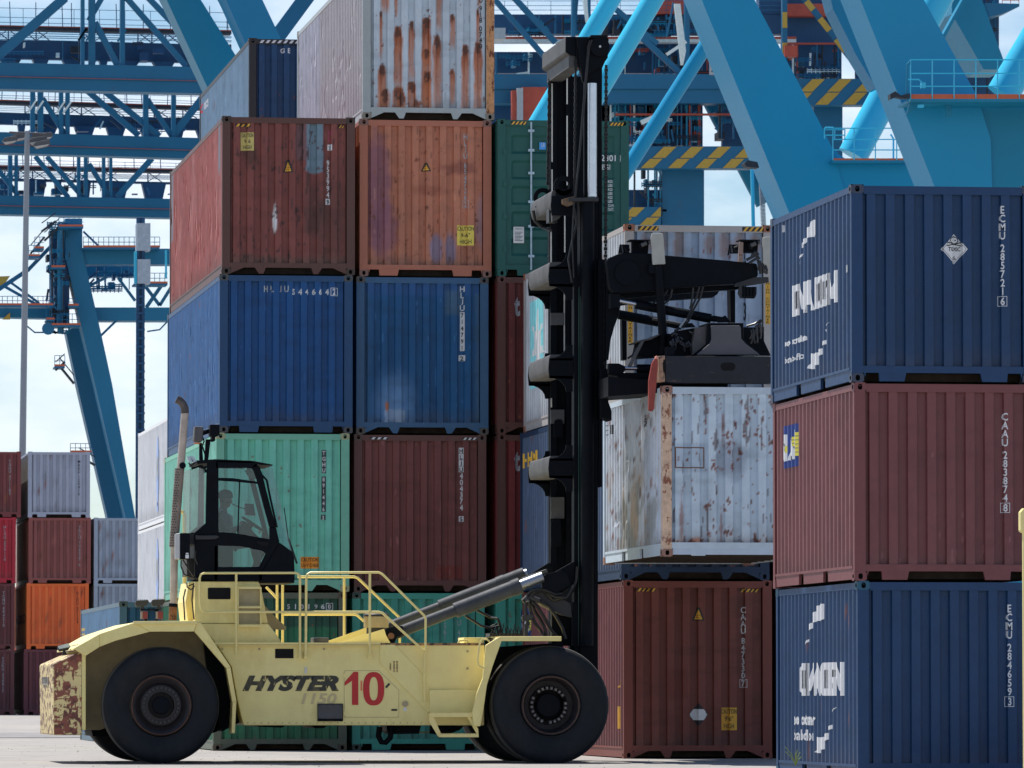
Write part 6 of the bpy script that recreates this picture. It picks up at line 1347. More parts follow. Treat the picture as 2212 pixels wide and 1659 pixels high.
# tower on the spreader
m = MB(); m.pD([s8(1312,128), s8(1765,128), s8(1765,330), s8(1980,525), s8(1160,525), s8(1312,400)], YS+.15, YS+.9); tw = m.build('spreader_tower', M_blackp, T, bevel=.01)
m = MB(); m.pD([s8(1365,160), s8(1715,158), s8(1732,185), s8(1738,320), s8(1790,380), s8(1965,520), s8(1185,520), s8(1350,380), s8(1370,320)], YS+.10, YS+.148); m.build('tower_panel', mat('tower_grey', A(72, 72, 76, SH), rough=.55, var=.12, vs=3), tw, bevel=.01)
m = MB(); m.pD([s8(1170,185), s8(1308,170), s8(1308,385), s8(1140,520), s8(1135,400)], YS+.25, YS+.8); m.build('tower_side', M_dust, tw)
m = MB(); m.pD([s8(940,230), s8(1180,190), s8(1130,520), s8(900,520), s8(820,420), s8(930,420)], YS+.4, YS+.9); m.pD([s8(820,420), s8(915,420), s8(915,525), s8(820,525)], YS+.05, YS+.3); m.pD([s8(510,345), s8(640,310), s8(740,260), s8(880,260), s8(860,520), s8(560,545), s8(470,530)], YS+.9, YS+1.6); m.pD([s8(1765,180), s8(2015,180), s8(2015,350), s8(2100,530), s8(1765,530)], YS+.9, YS+1.6); m.build('valve_housing', M_blackp, tw)
m = MB(); m.pD([s8(520,350), s8(545,350), s8(390,660), s8(360,655)], YS+.5, YS+.7); m.pD([s8(470,345), s8(640,305), s8(735,260), s8(730,275), s8(630,330), s8(480,360)], YS+.6, YS+1.6); m.pD([s8(940,230), s8(1180,190), s8(1180,182), s8(1050,205)], YS+.3, YS+.9); m.build('housing_edge', M_dust, tw)
m = MB()
for k in range(22):
    rnd = random.Random(k); x = 830+rnd.random()*280; y = 230+rnd.random()*180; x2 = x+rnd.uniform(-60, 60); y2 = y+rnd.uniform(20, 120); m.tube([W(*s8(x, y), YS+.3), W(*s8((x+x2)/2+20, (y+y2)/2), YS+.25), W(*s8(x2, y2), YS+.3)], .012, n=6)
for k in range(12):
    rnd = random.Random(k+50); x = 1850+rnd.random()*120; y = 120+rnd.random()*160; m.tube([W(*s8(x, y), YS+.3), W(*s8(x+15, y+50), YS+.28), W(*s8(x-10+rnd.uniform(0, 40), y+110), YS+.3)], .012, n=6)
m.build('hose_bundle', mat('hose_grey', A(52, 52, 54, SH), rough=.4), tw, smooth=True)
# ---------------- driver ----------------
def driver():
    Yd = CY0+.72
    def P(a, b, zz=1, dy=0):
        q = pXZ([z1(a, b) if zz == 1 else z2(a, b)])[0]; return Vector((q[0], Yd+dy, q[1]))
    base = P(930, 420, 2)
    V = []; E = []; Rr = []
    def add(p, r, par=None):
        V.append(p-base); Rr.append(r)
        if par is not None: E.append((par, len(V)-1))
        return len(V)-1
    pel = add(P(925, 330, 2), (.17, .13)); sp = add(P(915, 190, 2), (.15, .12), pel); ch = add(P(915, 30, 2), (.17, .13), sp); up = add(P(905, 1460), (.15, .11), ch)
    nk = add(P(915, 1375), (.058, .062), up); n2 = add(P(925, 1330), (.056, .060), nk); jaw = add(P(945, 1290), (.066, .078), n2); sk = add(P(950, 1235), (.082, .100), jaw); s2 = add(P(950, 1180), (.082, .104), sk); add(P(948, 1142), (.060, .078), s2)
    c1 = add(P(1020, 1325), (.030, .026), jaw); c2 = add(P(1062, 1262), (.016, .014), sk)
    for s in (-1, 1):
        sh = add(P(900, 1455, 1, .17*s), (.075, .07), up); el = add(P(975, 150, 2, .24*s), (.05, .05), sh); el2 = add(P(1085, 120, 2, .22*s), (.044, .044), el)
        wr = add(P(1270, 65, 2, .13*s), (.030, .026), el2); add(P(1320, 50, 2, .13*s), (.040, .018), wr)
        hp = add(P(960, 350, 2, .10*s), (.095, .09), pel); kn = add(P(1370, 330, 2, .14*s), (.065, .065), hp); an = add(P(1440, 650, 2, .14*s), (.045, .045), kn); add(P(1540, 690, 2, .14*s), (.045, .035), an)
    me = bpy.data.meshes.new('person'); me.from_pydata([tuple(v) for v in V], E, []); o = bpy.data.objects.new('person', me); COL.objects.link(o)
    md = o.modifiers.new('skin', 'SKIN'); md.use_smooth_shade = True
    for i, sv_ in enumerate(me.skin_vertices[0].data): sv_.radius = Rr[i]
    me.skin_vertices[0].data[0].use_root = True
    sb = o.modifiers.new('sub', 'SUBSURF'); sb.levels = 2; sb.render_levels = 2
    bpy.context.view_layer.update(); dg = bpy.context.evaluated_depsgraph_get(); m2 = bpy.data.meshes.new_from_object(o.evaluated_get(dg)); o.modifiers.clear(); o.data = m2; m2.name = 'person'
    # five bent fingers on each hand, closed round the wheel
    bm = bmesh.new(); bm.from_mesh(m2)
    for s in (-1, 1):
        h = P(1325, 48, 2, .13*s)-base
        for k, ln in enumerate((.030, .036, .034, .028, .026)):
            mb = MB(); b0 = h+Vector((0, (k-1.8)*.019, .006))
            if k == 4: b0 = h+Vector((-.03, -s*.035, -.005)); pts = [b0, b0+Vector((.02, -s*.01, -.015)), b0+Vector((.04, 0, -.03))]
            else: pts = [b0, b0+Vector((ln, 0, .004)), b0+Vector((ln*1.5, 0, -.018)), b0+Vector((ln*1.2, 0, -.038))]
            mb.tube(pts, .0085, n=6); nv = [bm.verts.new(v) for v in mb.v]
            for f_ in mb.f:
                try: bm.faces.new([nv[i] for i in f_])
                except ValueError: pass
    bm.to_mesh(m2); bm.free()
    sk_ = mat('skin', (.16, .08, .05), rough=.5, var=.08); clo = mat('shirt_blue_grey', (.05, .08, .11), rough=.8, var=.15); trs = mat('dark_trousers', (.02, .022, .03), rough=.8)
    for m_ in (sk_, clo, trs): m2.materials.append(m_)
    zn = (P(915, 1350)-base).z; zw = (P(925, 250, 2)-base).z; xw = (P(1250, 60, 2)-base).x
    for p_ in m2.polygons:
        c = p_.center; p_.material_index = 0 if (c.z > zn or (c.x > xw and c.z > zw-.0+.12)) else (1 if c.z > zw else 2); p_.use_smooth = True
    o.location = base; WL[o.name] = base
    setp(o, 'driver in a knitted cap seated at the wheel inside the cab of the lift truck', 'person')
    m = MB(); c = P(950, 1185); n = 16
    for j in range(6):
        pass
    prof = [(.112, -.035), (.116, 0), (.108, .045), (.085, .078), (.045, .098), (.005, .104)]; vs = []
    for r, h in prof: vs += [(c.x+1.02*r*math.cos(6.2832*i/n), c.y+.88*r*math.sin(6.2832*i/n), c.z+h+.012) for i in range(n)]
    m.add(vs, [(j*n+i, j*n+(i+1) % n, (j+1)*n+(i+1) % n, (j+1)*n+i) for j in range(5) for i in range(n)]); m.build('knitted_cap', mat('cap_dark', (.02, .03, .045), rough=.9), o, smooth=True)
    m = MB()
    for s in (-1, 1): q = P(1015, 1235, 1, .03*s); m.cyl(q, q+Vector((.012, 0, 0)), .012, n=8)
    m.build('eyes', M_black, o)
    m = MB()
    for s in (-1, 1): q = P(940, 1250, 1, .088*s); m.cyl(q-Vector((0, .008, 0)), q+Vector((0, .008, 0)), .026, n=10)
    m.build('ears', sk_, o)
    m = MB()
    for s in (-1, 1): m.tube([P(960, 80, 2, .10*s)+Vector((.09, 0, 0)), P(950, 1480, 1, .12*s)+Vector((.09, 0, 0)), P(880, 1405, 1, .12*s)+Vector((0, 0, .03)), P(820, 1450, 1, .11*s)], .016, n=6)
    m.build('vest_stripes', mat('reflective_strip', (.4, .45, .4), rough=.4), o, smooth=True)
driver()
# ---------------- gantry cranes ----------------
B1 = mat('crane_blue', (.001, .27, .49), rough=.42, var=.04, vs=.25, dirt=(.05, .22, .36), dv=.2, bump=.03, bs=1.5)
B1b = mat('crane_blue_light', (.04, .49, .72), rough=.38, var=.04, vs=.3)
B1c = mat('crane_blue_weathered', (.002, .205, .35), rough=.5, var=.08, vs=.2)
B2 = mat('far_crane_blue', (.006, .130, .262), rough=.5, var=.1, vs=.3, dirt=(.05, .10, .18), dv=.3)
B3 = mat('far_crane_navy', (.009, .068, .165), rough=.5, var=.2, vs=.4)
KO = mat('kickboard_orange', (.55, .12, .05), rough=.5, var=.1)
KY = mat('crane_warning_yellow', (.50, .33, .05), rough=.5, var=.1)
RB = mat('container_red_far', (.42, .08, .05), rough=.6, var=.2, vs=1)
LS = mat('crane_pale_steel', A(170, 195, 210, .6), rough=.5, var=.2)
DK = mat('crane_machinery_dark', (.02, .03, .045), rough=.6, var=.3)
def cr_base(dx, Y): p = W(dx, 1500, Y); return (p.x, Y, gz(Y))
def tD(m, x0, y0, x1, y1, Y, d, n=28): m.cyl(W(x0, y0, Y), W(x1, y1, Y), d/2*px(Y), n=n); return m
def railing(x0, x1, yt, yb, Y, par, mt, slope=0, step=40, mids=(.35, .68), d=2.6, name='railing'):
    m = MB()
    for k in (0,)+mids: m.tube([W(x0, yt+(yb-yt)*k, Y), W(x1, yt+(yb-yt)*k+slope*(x1-x0), Y)], d/2*px(Y), n=5)
    x = x0
    while x <= x1: m.tube([W(x, yt+slope*(x-x0), Y), W(x, yb+slope*(x-x0), Y)], d/2*px(Y), n=5); x += step
    return m.build(name, mt, par)
# near crane on the right
NC = thing('harbour_crane', cr_base(1850, 200), 'bright blue harbour crane with slanting box legs and round braces, nearest on the right', 'crane', 'harbour cranes')
Ya, Yb = 200, 186
m = MB(); m.pD([(1480,-90),(1582,-90),(1630,0),(1769,262),(1799,322),(1830,430),(1835,560),(1746,560),(1516,0)], Ya, Ya+2.95); m.build('crane_leg', B1, NC)
m = MB(); m.pD([(1700,352),(1800,318),(1812,334),(1830,345),(2330,352),(2330,620),(1715,620)], Ya+.05, Ya+2.8); sill = m.build('sill_beam', B1, NC)
m = MB(); m.pD([(1821,-95),(1944,-95),(1996,0),(2084,160),(2112,210),(2140,300),(2150,620),(2105,620),(1859,0)], Yb, Yb+2.7); m.build('crane_leg', B1, NC)
m = MB(); m.pD([(1960,223),(2340,223),(2340,620),(2060,620),(2030,430),(1967,245)], Yb+.1, Yb+2.6); m.build('sill_beam', B1c, NC)
for (a, b, c_, d_, Y_, w) in ((1361,-70,1128,323,216,41), (1452,-70,1205,343,214,45)): m = MB(); tD(m, a, b, c_, d_, Y_, w); m.build('round_brace', B1b, NC, smooth=True)
m = MB(); tD(m, 1600,-20,1315,428, 226, 33); m.build('round_brace', B1, NC, smooth=True)
m = MB(); tD(m, 1352,205,1515,520, 344, 29); m.build('round_brace', B1c, NC, smooth=True)
m = MB(); tD(m, 1520,190,1650,440, 344, 36); m.build('round_brace', B1c, NC, smooth=True)
m = MB(); tD(m, 2067,-80,1842,336, 206, 66); m.build('round_brace', B1b, NC, smooth=True)
m = MB(); tD(m, 2400,-190,2165,205, 190.5, 72); m.build('round_brace', B1b, NC, smooth=True)
m = MB(); m.pD([(1780,-60),(1826,-60),(1826,0),(1900,190),(1893,190),(1850,120),(1800,20)], 203.5, 205); m.build('leg_web', B1c, NC)
for (x0, y0, x1, y1) in ((1395,-5,1300,150), (1347,60,1290,160)): pass
m = MB(); m.pD([(2058,-60),(2100,-60),(2175,150),(2125,150),(2056,30)], 222, 225); m.pD([(2034,80),(2090,-20),(2096,-20),(2040,84)], 221, 221.6); m.build('upper_frame', B1c, NC)
def wplat(x0, x1, y, Y, dep, par, yt, kick=(5.5,), mtb=B1c, step=42, h=None):
    m = MB(); m.bD(x0, y, x1, y+6, Y, Y+dep); pl = m.build('platform', mtb, par)
    m = MB(); m.bD(x0, y-kick[0], x1, y, Y, Y+.03); m.build('kickboard', KO, pl)
    railing(x0, x1, yt, y, Y-.02, pl, B1b, step=step); return pl
pl = wplat(1967, 2330, 213.5, Yb-2.0, 2.0, NC, 129, (10,), step=47)
m = MB(); m.pD([(1958,250),(1967,219),(2330,219),(2330,224),(1990,224)], Yb-1.6, Yb-1.4); m.bD(2043,224,2056,252, Yb-1, Yb-.9); m.tube([W(1961,220,Yb-2), W(1958,200,Yb-2), W(1960,140,Yb-2), W(1968,130,Yb-2)], .03); m.build('platform_bracket', B1c, pl)
m = MB(); m.bD(1990,178,2000,190, Yb-2.05, Yb-1.9); m.tube([W(1962,172,Yb-2), W(1985,172,Yb-2), W(1993,180,Yb-2)], .02); m.bD(1984,466-240,1996,472-240, Yb-2, Yb-1.8); m.build('platform_lamp', B1b, pl)
m = MB(); m.pD([(1923,203),(1934,197),(1946,206),(1966,201),(1966,212),(1950,212),(1935,209),(1924,215)], Yb-2.2, Yb-1.8); m.build('cable_clamp', DK, NC)
pl = wplat(1799, 1972, 346, Ya-.6, .6, NC, 277, (4,), step=46)
railing(1781, 1826, 280, 300, Ya-.62, pl, B1b, step=22, mids=(.6,)); m = MB(); m.tube([W(1781,280,Ya-.6), W(1783,276,Ya-.6), W(1800,276,Ya-.6)], .03); m.tube([W(1930,342,Ya+1), W(1930,300,Ya+1), W(1924,290,Ya+1)], .03); m.build('rail_end', B1b, pl)
m = MB(); m.pD([(1608,352),(1616,346),(1636,350),(1640,362),(1628,362),(1612,360)], 199, 199.6); m.build('cable_clamp', DK, NC)
m = MB(); tD(m, 1623,300,1628,520, 204, 8, 12); 
m.build('service_pipe', B1b, NC); m = MB()
for k in range(60): m.bD(1640+.035*k*4, 370+k*3, 1650+.035*k*4, 371.6+k*3, 204, 204.2)
m.build('cable_chain', mat('cable_grey', A(120, 120, 125, .6)), NC)
# second near crane, legs at the upper left
NC2 = thing('harbour_crane', cr_base(480, 232), 'blue harbour crane leg pair descending behind the dark blue container at the upper left', 'crane', 'harbour cranes')
m = MB(); m.pD([(313,-90),(378,-90),(434,0),(503,110),(600,265),(600,420),(520,420),(470,235),(360,0)], 232, 234.2); m.build('crane_leg', B1c, NC2)
m = MB(); m.pD([(442,-90),(524,-90),(567,0),(604,78),(700,270),(700,420),(600,420),(560,160),(488,0)], 228, 230.2); m.build('crane_leg', mat('crane_blue_mid', (.003, .19, .38), rough=.45, var=.05, vs=.3), NC2)
m = MB(); m.beam(W(590,92,240), W(680,-30,240), .32, .6); m.build('diagonal_brace', B2, NC2)
for k, dx in enumerate((380, 650, 690)):
    m = MB(); tt = W(dx, 420, 233) if dx == 380 else None
# hidden lower legs so that the cranes stand on the quay
def stand(par, dx, dy, Y, w, mt=B1c):
    a = W(dx, dy, Y); m = MB(); m.box(a.x-w/2, a.x+w/2, Y, Y+2, gz(Y), a.z); m.build('lower_leg', mt, par)
stand(NC, 1780, 560, Ya, 1.8, B1); stand(NC, 2150, 560, Yb, 1.8, B1); stand(NC2, 560, 415, 232, 1.3); stand(NC2, 650, 415, 228, 1.3)
# far cranes
def clutter(par, x0, x1, y0, y1, Y, n, seed, mats, name='machinery', smax=30):
    """engine rooms, ducts, ladders and pipes packed along a girder"""
    for mi, mt in enumerate(mats):
        rnd = random.Random(seed*10+mi); m = MB(); acc = mt in (LS, RB)
        for k in range(max(3, int(n*(.16 if acc else .42)))):
            x = rnd.uniform(x0, x1); y = rnd.uniform(y0, y1); t_ = rnd.random()
            cl = lambda v, a, b: min(max(v, a), b)
            if t_ < .34:
                w = rnd.uniform(5, smax*.7)*(.5 if acc else 1); h = rnd.uniform(5, 20)*(.5 if acc else 1); m.bD(x, y, cl(x+w, x0, x1)+.5, cl(y+h, y0, y1)+.5, Y+rnd.uniform(-.6, 0), Y+rnd.uniform(.2, 1))
            elif t_ < .55: m.bD(x, y0, x+rnd.uniform(1.5, 4), y1, Y-.7, Y-.5)
            elif t_ < .75: m.beam(W(x, y, Y-.6), W(cl(x+rnd.uniform(-34, 34), x0, x1), cl(y+rnd.uniform(12, 30), y0, y1), Y-.6), .10, .1, up=(0, 1, 0))
            else:
                xe = cl(x+rnd.uniform(20, 80), x0, x1)
                for q_ in (0, 4): m.tube([W(x, y+q_, Y-.7), W(xe, y+q_, Y-.7)], .035, n=5)
                xx = x
                while xx < xe: m.tube([W(xx, y-3, Y-.7), W(xx, y+8, Y-.7)], .03, n=4); xx += 9
        m.build(name, mt, par)
def boom(Y, sl, gird, band, walk, rails, posts, diags, label, bx=560, seed=0, dx0=200, x0=-60, xr=None):
    par = thing('ship_crane', cr_base(dx0, Y), label, 'crane', 'far ship cranes')
    x1 = bx; q = lambda x, y: (x, y+sl*x)
    m = MB(); m.pD([q(x0, gird[0]), q(x1, gird[0]), q(x1, gird[1]), q(x0, gird[1])], Y, Y+1.6); m.pD([q(x0, gird[1]+1.5), q(x1, gird[1]+1.5), q(x1, gird[2]), q(x0, gird[2])], Y+.15, Y+1.7); m.pD([q(x0, gird[1]), q(x1, gird[1]), q(x1, gird[1]+1.5), q(x0, gird[1]+1.5)], Y-.03, Y+1.4); g_ = m.build('boom_girder', B2, par)
    m = MB(); m.pD([q(x0, gird[1]-.3), q(x1, gird[1]-.3), q(x1, gird[1]+.6), q(x0, gird[1]+.6)], Y-.08, Y-.03); m.build('trolley_rail', RB, g_)
    m = MB(); m.pD([q(x0, band[0]), q(x1, band[0]), q(x1, band[1]), q(x0, band[1])], Y+5, Y+5.6); x = x0
    rnd = random.Random(seed)
    while x < x1:
        w = rnd.uniform(14, 60); m.pD([q(x, band[1]-1), q(x+w, band[1]-1), q(x+w*.85, gird[0]+2), q(x+w*.15, gird[0]+2)], Y+4.5, Y+5.5); x += w+rnd.uniform(16, 42)
    m.build('machinery_band', B3, par)
    clutter(par, x0, x1, band[0]+sl*150, gird[0]-2, Y+3.5, 38, seed+3, [B2, DK, mat('far_grey_steel', (.12, .13, .16), rough=.6), LS][:4], smax=46) if False else clutter(par, x0, x1, band[0]+sl*150, gird[0]-2, Y+3.5, 16, seed+3, [B2, DK, B3], smax=34); clutter(par, x0, x1, band[0]+sl*150, gird[0]-6, Y+3.5, 7, seed+6, [mat('far_grey_steel', (.06, .08, .11), rough=.6), LS], smax=20)
    m = MB(); m.pD([q(x0, walk), q(x1, walk), q(x1, walk+6), q(x0, walk+6)], Y+4, Y+5.2); wk = m.build('walkway', DK, par); m = MB(); m.pD([q(x0, walk-2), q(x1, walk-2), q(x1, walk), q(x0, walk)], Y+3.9, Y+3.96); m.build('kickboard', RB, wk)
    m = MB()
    for y in rails: m.tube([W(*q(x0, y), Y+4), W(*q(x1, y), Y+4)], .022, n=4)
    x = x0
    while x < x1: m.tube([W(*q(x, rails[0]), Y+4), W(*q(x, walk), Y+4)], .022, n=4); x += 55
    m.build('railing', B2, wk)
    m = MB()
    for (a, b, yt, yb) in posts: m.pD([q(a, yt), q(b, yt), q(b, yb), q(a, yb)], Y+.2, Y+.9)
    m.build('truss_post', B2, par); m = MB()
    for (a, yt, b, yb, w) in diags: m.beam(W(*q(a, yt), Y+.5), W(*q(b, yb), Y+.5), w*px(Y), w*px(Y), up=(0, 1, 0))
    m.build('truss_diagonal', B2, par)
    m = MB(); x = x0+rnd.uniform(0, 20); ya, yb = walk+7, band[0]
    while x < x1:
        for (p_, q_, w) in (((x, ya), (x, yb), 2.6), ((x, ya), (x+30, yb), 2.0), ((x+30, ya), (x, yb), 1.6)): m.beam(W(*q(*p_), Y+6.5), W(*q(*q_), Y+6.5), w*px(Y), w*px(Y), up=(0, 1, 0))
        x += rnd.choice((30, 30, 62, 95))
    x = x0
    while x < x1: m.beam(W(*q(x, rails[0]-14), Y+7), W(*q(x+rnd.uniform(-2, 2), walk), Y+7), 1.8*px(Y), 1.8*px(Y), up=(0, 1, 0)); x += rnd.uniform(16, 60)
    m.build('lattice', B3, par)
    m = MB()
    for k in range(7): yy = rails[-1]+(band[0]-rails[-1])*(.2+k*.12); m.tube([W(x0, yy, Y+8), W(x1, yy+sl*600+rnd.uniform(-3, 3), Y+8)], .03, n=4)
    for k in range(4):
        a = posts[k % len(posts)][0]; m.beam(W(a-6, band[0]+sl*a-2, Y-.2), W(a+12, band[0]+sl*a-28, Y-.2), .12, .12)
    m.build('hoist_ropes', LS if seed == 2 else B2, par)
    return par
boom(380, .022, (135, 165, 192), (86, 126), 56, (17, 37, 48), ((175, 183, -40, 136), (192, 206, -40, 136), (260, 270, -40, 136)), ((140, -8, -12, 128, 20), (205, 44, 254, 136, 13), (272, -12, 402, 134, 12), (318, -14, 440, 110, 12), (192, 40, 232, -30, 12)),
     'dark blue crane boom with truss, highest of three at the upper left', bx=500, seed=1)
boom(400, .030, (285, 312, 330), (243, 268), 217, (196, 206, 211), ((66, 76, 190, 285), (82, 94, 190, 285), (128, 137, 190, 285), (142, 151, 190, 285), (310, 321, 190, 285), (371, 380, 190, 285)), ((92, 210, 140, 286, 11), (188, 190, 300, 284, 12), (225, 190, 345, 284, 12), (318, 205, 372, 284, 11), (372, 284, 440, 195, 16)),
     'dark blue ship crane boom with truss, middle one at the left', seed=2, bx=500)
boom(420, .020, (422, 444, 463), (386, 390), 359, (345, 352, 356), ((18, 27, 335, 422), (32, 39, 335, 422), (167, 174, 335, 422), (182, 190, 335, 422), (221, 228, 335, 422), (237, 243, 335, 422)), ((-10, 360, 40, 422, 10), (76, 336, 148, 424, 10), (101, 336, 180, 424, 10), (192, 350, 236, 420, 10), (328, 336, 254, 420, 13)),
     'dark blue ship crane boom with truss, lowest of the three at the left', seed=3, bx=500)
# portal crane with leaning leg at the left
PC = thing('portal_crane', cr_base(240, 300), 'blue crane with leaning leg, platforms and stairs against the sky at the left', 'crane', 'far ship cranes'); Yp = 300
B4 = mat('portal_blue', (.008, .165, .31), rough=.5, var=.05, vs=.3)
m = MB(); m.pD([(141,472),(177.5,472),(178,540),(183,565),(220,727),(242,829),(291,1112),(310,1225),(287,1225),(270,1112),(205,829),(172,690),(143,562)], Yp, Yp+1.8); leg_ = m.build('crane_leg', B4, PC)
m = MB(); m.pD([(142,715),(176,700),(205,829),(270,1112),(290,1225),(248,1225),(231,1112),(166,829)], Yp+2.5, Yp+4); m.build('crane_leg', mat('portal_blue_dark', (.008, .12, .23), rough=.5, var=.05), PC)
stand(PC, 292, 1220, Yp, 1.2, B4)
m = MB(); m.bD(178,537,380,571, Yp+.2, Yp+1.6); m.bD(183,571,300,598, Yp+4, Yp+5); m.bD(200,664,380,693, Yp+.8, Yp+2.2); m.pD([(0-60,660),(116,664),(116,688),(-60,684)], Yp+.8, Yp+2); m.build('portal_beam', B4, PC)
m = MB(); m.bD(110,505,141,705, Yp+1, Yp+2.5); m.bD(117,560,150,700, Yp+.2, Yp+1); m.build('machinery_house', B3, PC)
clutter(PC, 100, 150, 480, 720, Yp, 40, 21, [DK, B2, B4], smax=18); clutter(PC, 180, 300, 572, 625, Yp+3, 24, 22, [B3, B2], smax=20)
m = MB(); 
for (a, b, c_, d_, w) in ((112,530,62,582,8), (62,582,-40,650,9), (300,600,345,660,7), (345,660,370,620,7), (232,598,192,618,6), (255,600,292,650,6), (-20,602,90,664,6), (20,608,85,655,5), (350,615,316,664,8), (180,500,222,540,4), (217,726,252,692,5)): m.beam(W(a, b, Yp+1), W(c_, d_, Yp+1), w*px(Yp), w*px(Yp), up=(0, 1, 0))
m.build('diagonal_brace', B2, PC)
for (x0, x1, y, yt) in ((127,180,489,470), (111,141,577,560), (100,118,690,640), (148,170,660,645), (112,174,702,678), (180,345,534,512), (290,362,612,590), (-50,115,659,640), (118,140,791,768), (152,198,977,958), (62,86,553,530), (75,95,536,512)):
    m = MB(); m.bD(x0, y, x1, y+4, Yp-1.2, Yp+.3); pl = m.build('platform', B2, PC); m = MB(); m.bD(x0, y-4, x1, y, Yp-1.22, Yp-1.2); m.build('kickboard', KO, pl); railing(x0, x1, yt, y, Yp-1.2, pl, B2, step=11, d=1.4, mids=(.5,))
m = MB()
for (a, b, c_, d_) in ((90,500,120,478), (96,520,128,490), (66,548,96,512), (128,790,160,829), (140,782,120,800), (170,985,205,1005)): m.beam(W(a, b, Yp-.6), W(c_, d_, Yp-.6), .10, .35, up=(0, 1, 0)); m.beam(W(a, b-18, Yp-.6), W(c_, d_-18, Yp-.6), .05, .05)
m.build('stairs', DK, PC)
m = MB(); m.pD([(-20,598),(22,596),(8,616),(-20,620)], Yp+.9, Yp+1.1); m.pD([(5,690),(22,675),(22,690)], Yp+.5, Yp+.7); m.build('yellow_marker', KY, PC)
m = MB(); m.tube([W(58,704,Yp), W(75,718,Yp), W(98,718,Yp)], .04, n=5); m.tube([W(318,716,Yp), W(345,712,Yp), W(362,694,Yp)], .04, n=5); m.cyl(W(104,710,Yp-1.1), W(104,710,Yp-.5), .30); m.build('cables', B2, PC)
EL = thing('elevator_tower', cr_base(305, 290), 'slim segmented elevator tower with grey cabins left of the container stack', 'tower')
m = MB(); Ye = 290
for x in (298, 310): a = W(x, 470, Ye); b = W(x, 1300, Ye); m.box(a.x-.07, a.x+.07, Ye, Ye+.15, gz(Ye), a.z)
m.bD(299,470,309,1300, Ye+.1, Ye+.3)
y = 620
while y < 1300: m.bD(296, y, 313, y+5, Ye-.08, Ye+.2); y += 18
m.build('tower_mast', B3, EL); m = MB(); m.bD(296,482,325,541, Ye-.3, Ye+.8); m.bD(297,560,325,612, Ye-.3, Ye+.8); m.build('cabin', mat('cabin_grey', A(120, 130, 140, .5), var=.15), EL)
m = MB(); m.bD(290,543,296,612, Ye-.2, Ye); m.bD(357,540,361,600, Ye-.2, Ye); m.build('cable_duct', B1b, EL)
# far crane behind the mast and right legs
FC = thing('ship_crane', cr_base(1400, 340), 'dark blue crane with yellow striped beams and red machinery behind the nearest crane', 'crane', 'far ship cranes'); Yf = 340
m = MB(); m.bD(1040,160,1590,192, Yf, Yf+1.6); m.bD(1040,193,1590,223, Yf+.2, Yf+1.6); m.build('crane_girder', B2, FC)
m = MB(); m.bD(1040,31,1700,73, Yf+3, Yf+4.2); m.bD(1040,112,1700,158, Yf+5, Yf+6); m.bD(1640,-60,1900,30, Yf+3, Yf+4); m.bD(1305,94,1560,113, Yf+5.2, Yf+6.2); m.build('machinery_band', B3, FC)
m = MB(); m.bD(1040,84,1720,91, Yf+2, Yf+3); wk = m.build('walkway', LS, FC); m = MB(); m.bD(1040,79,1720,84, Yf+1.95, Yf+2); m.build('kickboard', RB, wk)
clutter(FC, 1060, 1560, 32, 74, Yf+2.5, 46, 31, [B2, DK, B1c], smax=60); clutter(FC, 1300, 1560, 92, 160, Yf+4, 42, 32, [B2, DK, RB, LS], smax=26); clutter(FC, 1060, 1150, 112, 160, Yf+4, 20, 36, [B2, LS], smax=26)
m = MB()
for (a, b, c_, d_, w) in ((1106,-10,1200,92,12), (1045,-28,1212,164,11), (1330,20,1420,95,11), (1385,80,1480,168,12), (1248,-20,1240,75,6), (1300,0,1262,72,4), (1455,5,1440,80,4)): m.beam(W(a, b, Yf+.8), W(c_, d_, Yf+.8), w*px(Yf), w*px(Yf), up=(0, 1, 0))
for (a, b) in ((1236, 1243), (1480, 1490), (1270, 1276)): m.bD(a, -60, b, 160, Yf+.5, Yf+1)
m.build('truss_diagonal', B2, FC)
railing(1040, 1700, 2, 31, Yf+2, FC, B2, step=50, d=1.2); 
m = MB(); m.pD([(1457,8),(1470,8),(1482,110),(1476,140),(1472,140)], Yf-.5, Yf-.2); m.beam(W(1440,118,Yf-1), W(1482,90,Yf-1), .18, .18, up=(0, 1, 0)); m.beam(W(1385,265,Yf-1), W(1430,245,Yf-1), .25, .25, up=(0, 1, 0)); m.pD([(1260,0),(1268,-5),(1272,48),(1266,48)], Yf-.5, Yf-.2); m.build('pale_strut', LS, FC)
m = MB(); m.bD(1106,195,1118,262, Yf-1, Yf-.5); m.bD(1128,188,1180,262, Yf-1, Yf+.5); m.bD(1375,222,1440,262, Yf+3, Yf+4); m.bD(1420,-10,1480,30, Yf+2, Yf+3); m.bD(1700,8,1800,34, Yf+2, Yf+3); m.bD(1695,98,1722,122, Yf-1, Yf); m.bD(1390,268,1420,290, Yf+2, Yf+3); m.build('red_machinery', RB, FC)
m = MB(); m.bD(1117,190,1130,270, Yf-1.2, Yf-.9); m.bD(1062,60,1092,84, 250, 251); m.bD(1062,-20,1068,60, 250, 250.3); m.build('grey_duct', mat('duct_grey', A(130, 140, 145, .6), var=.1), FC)
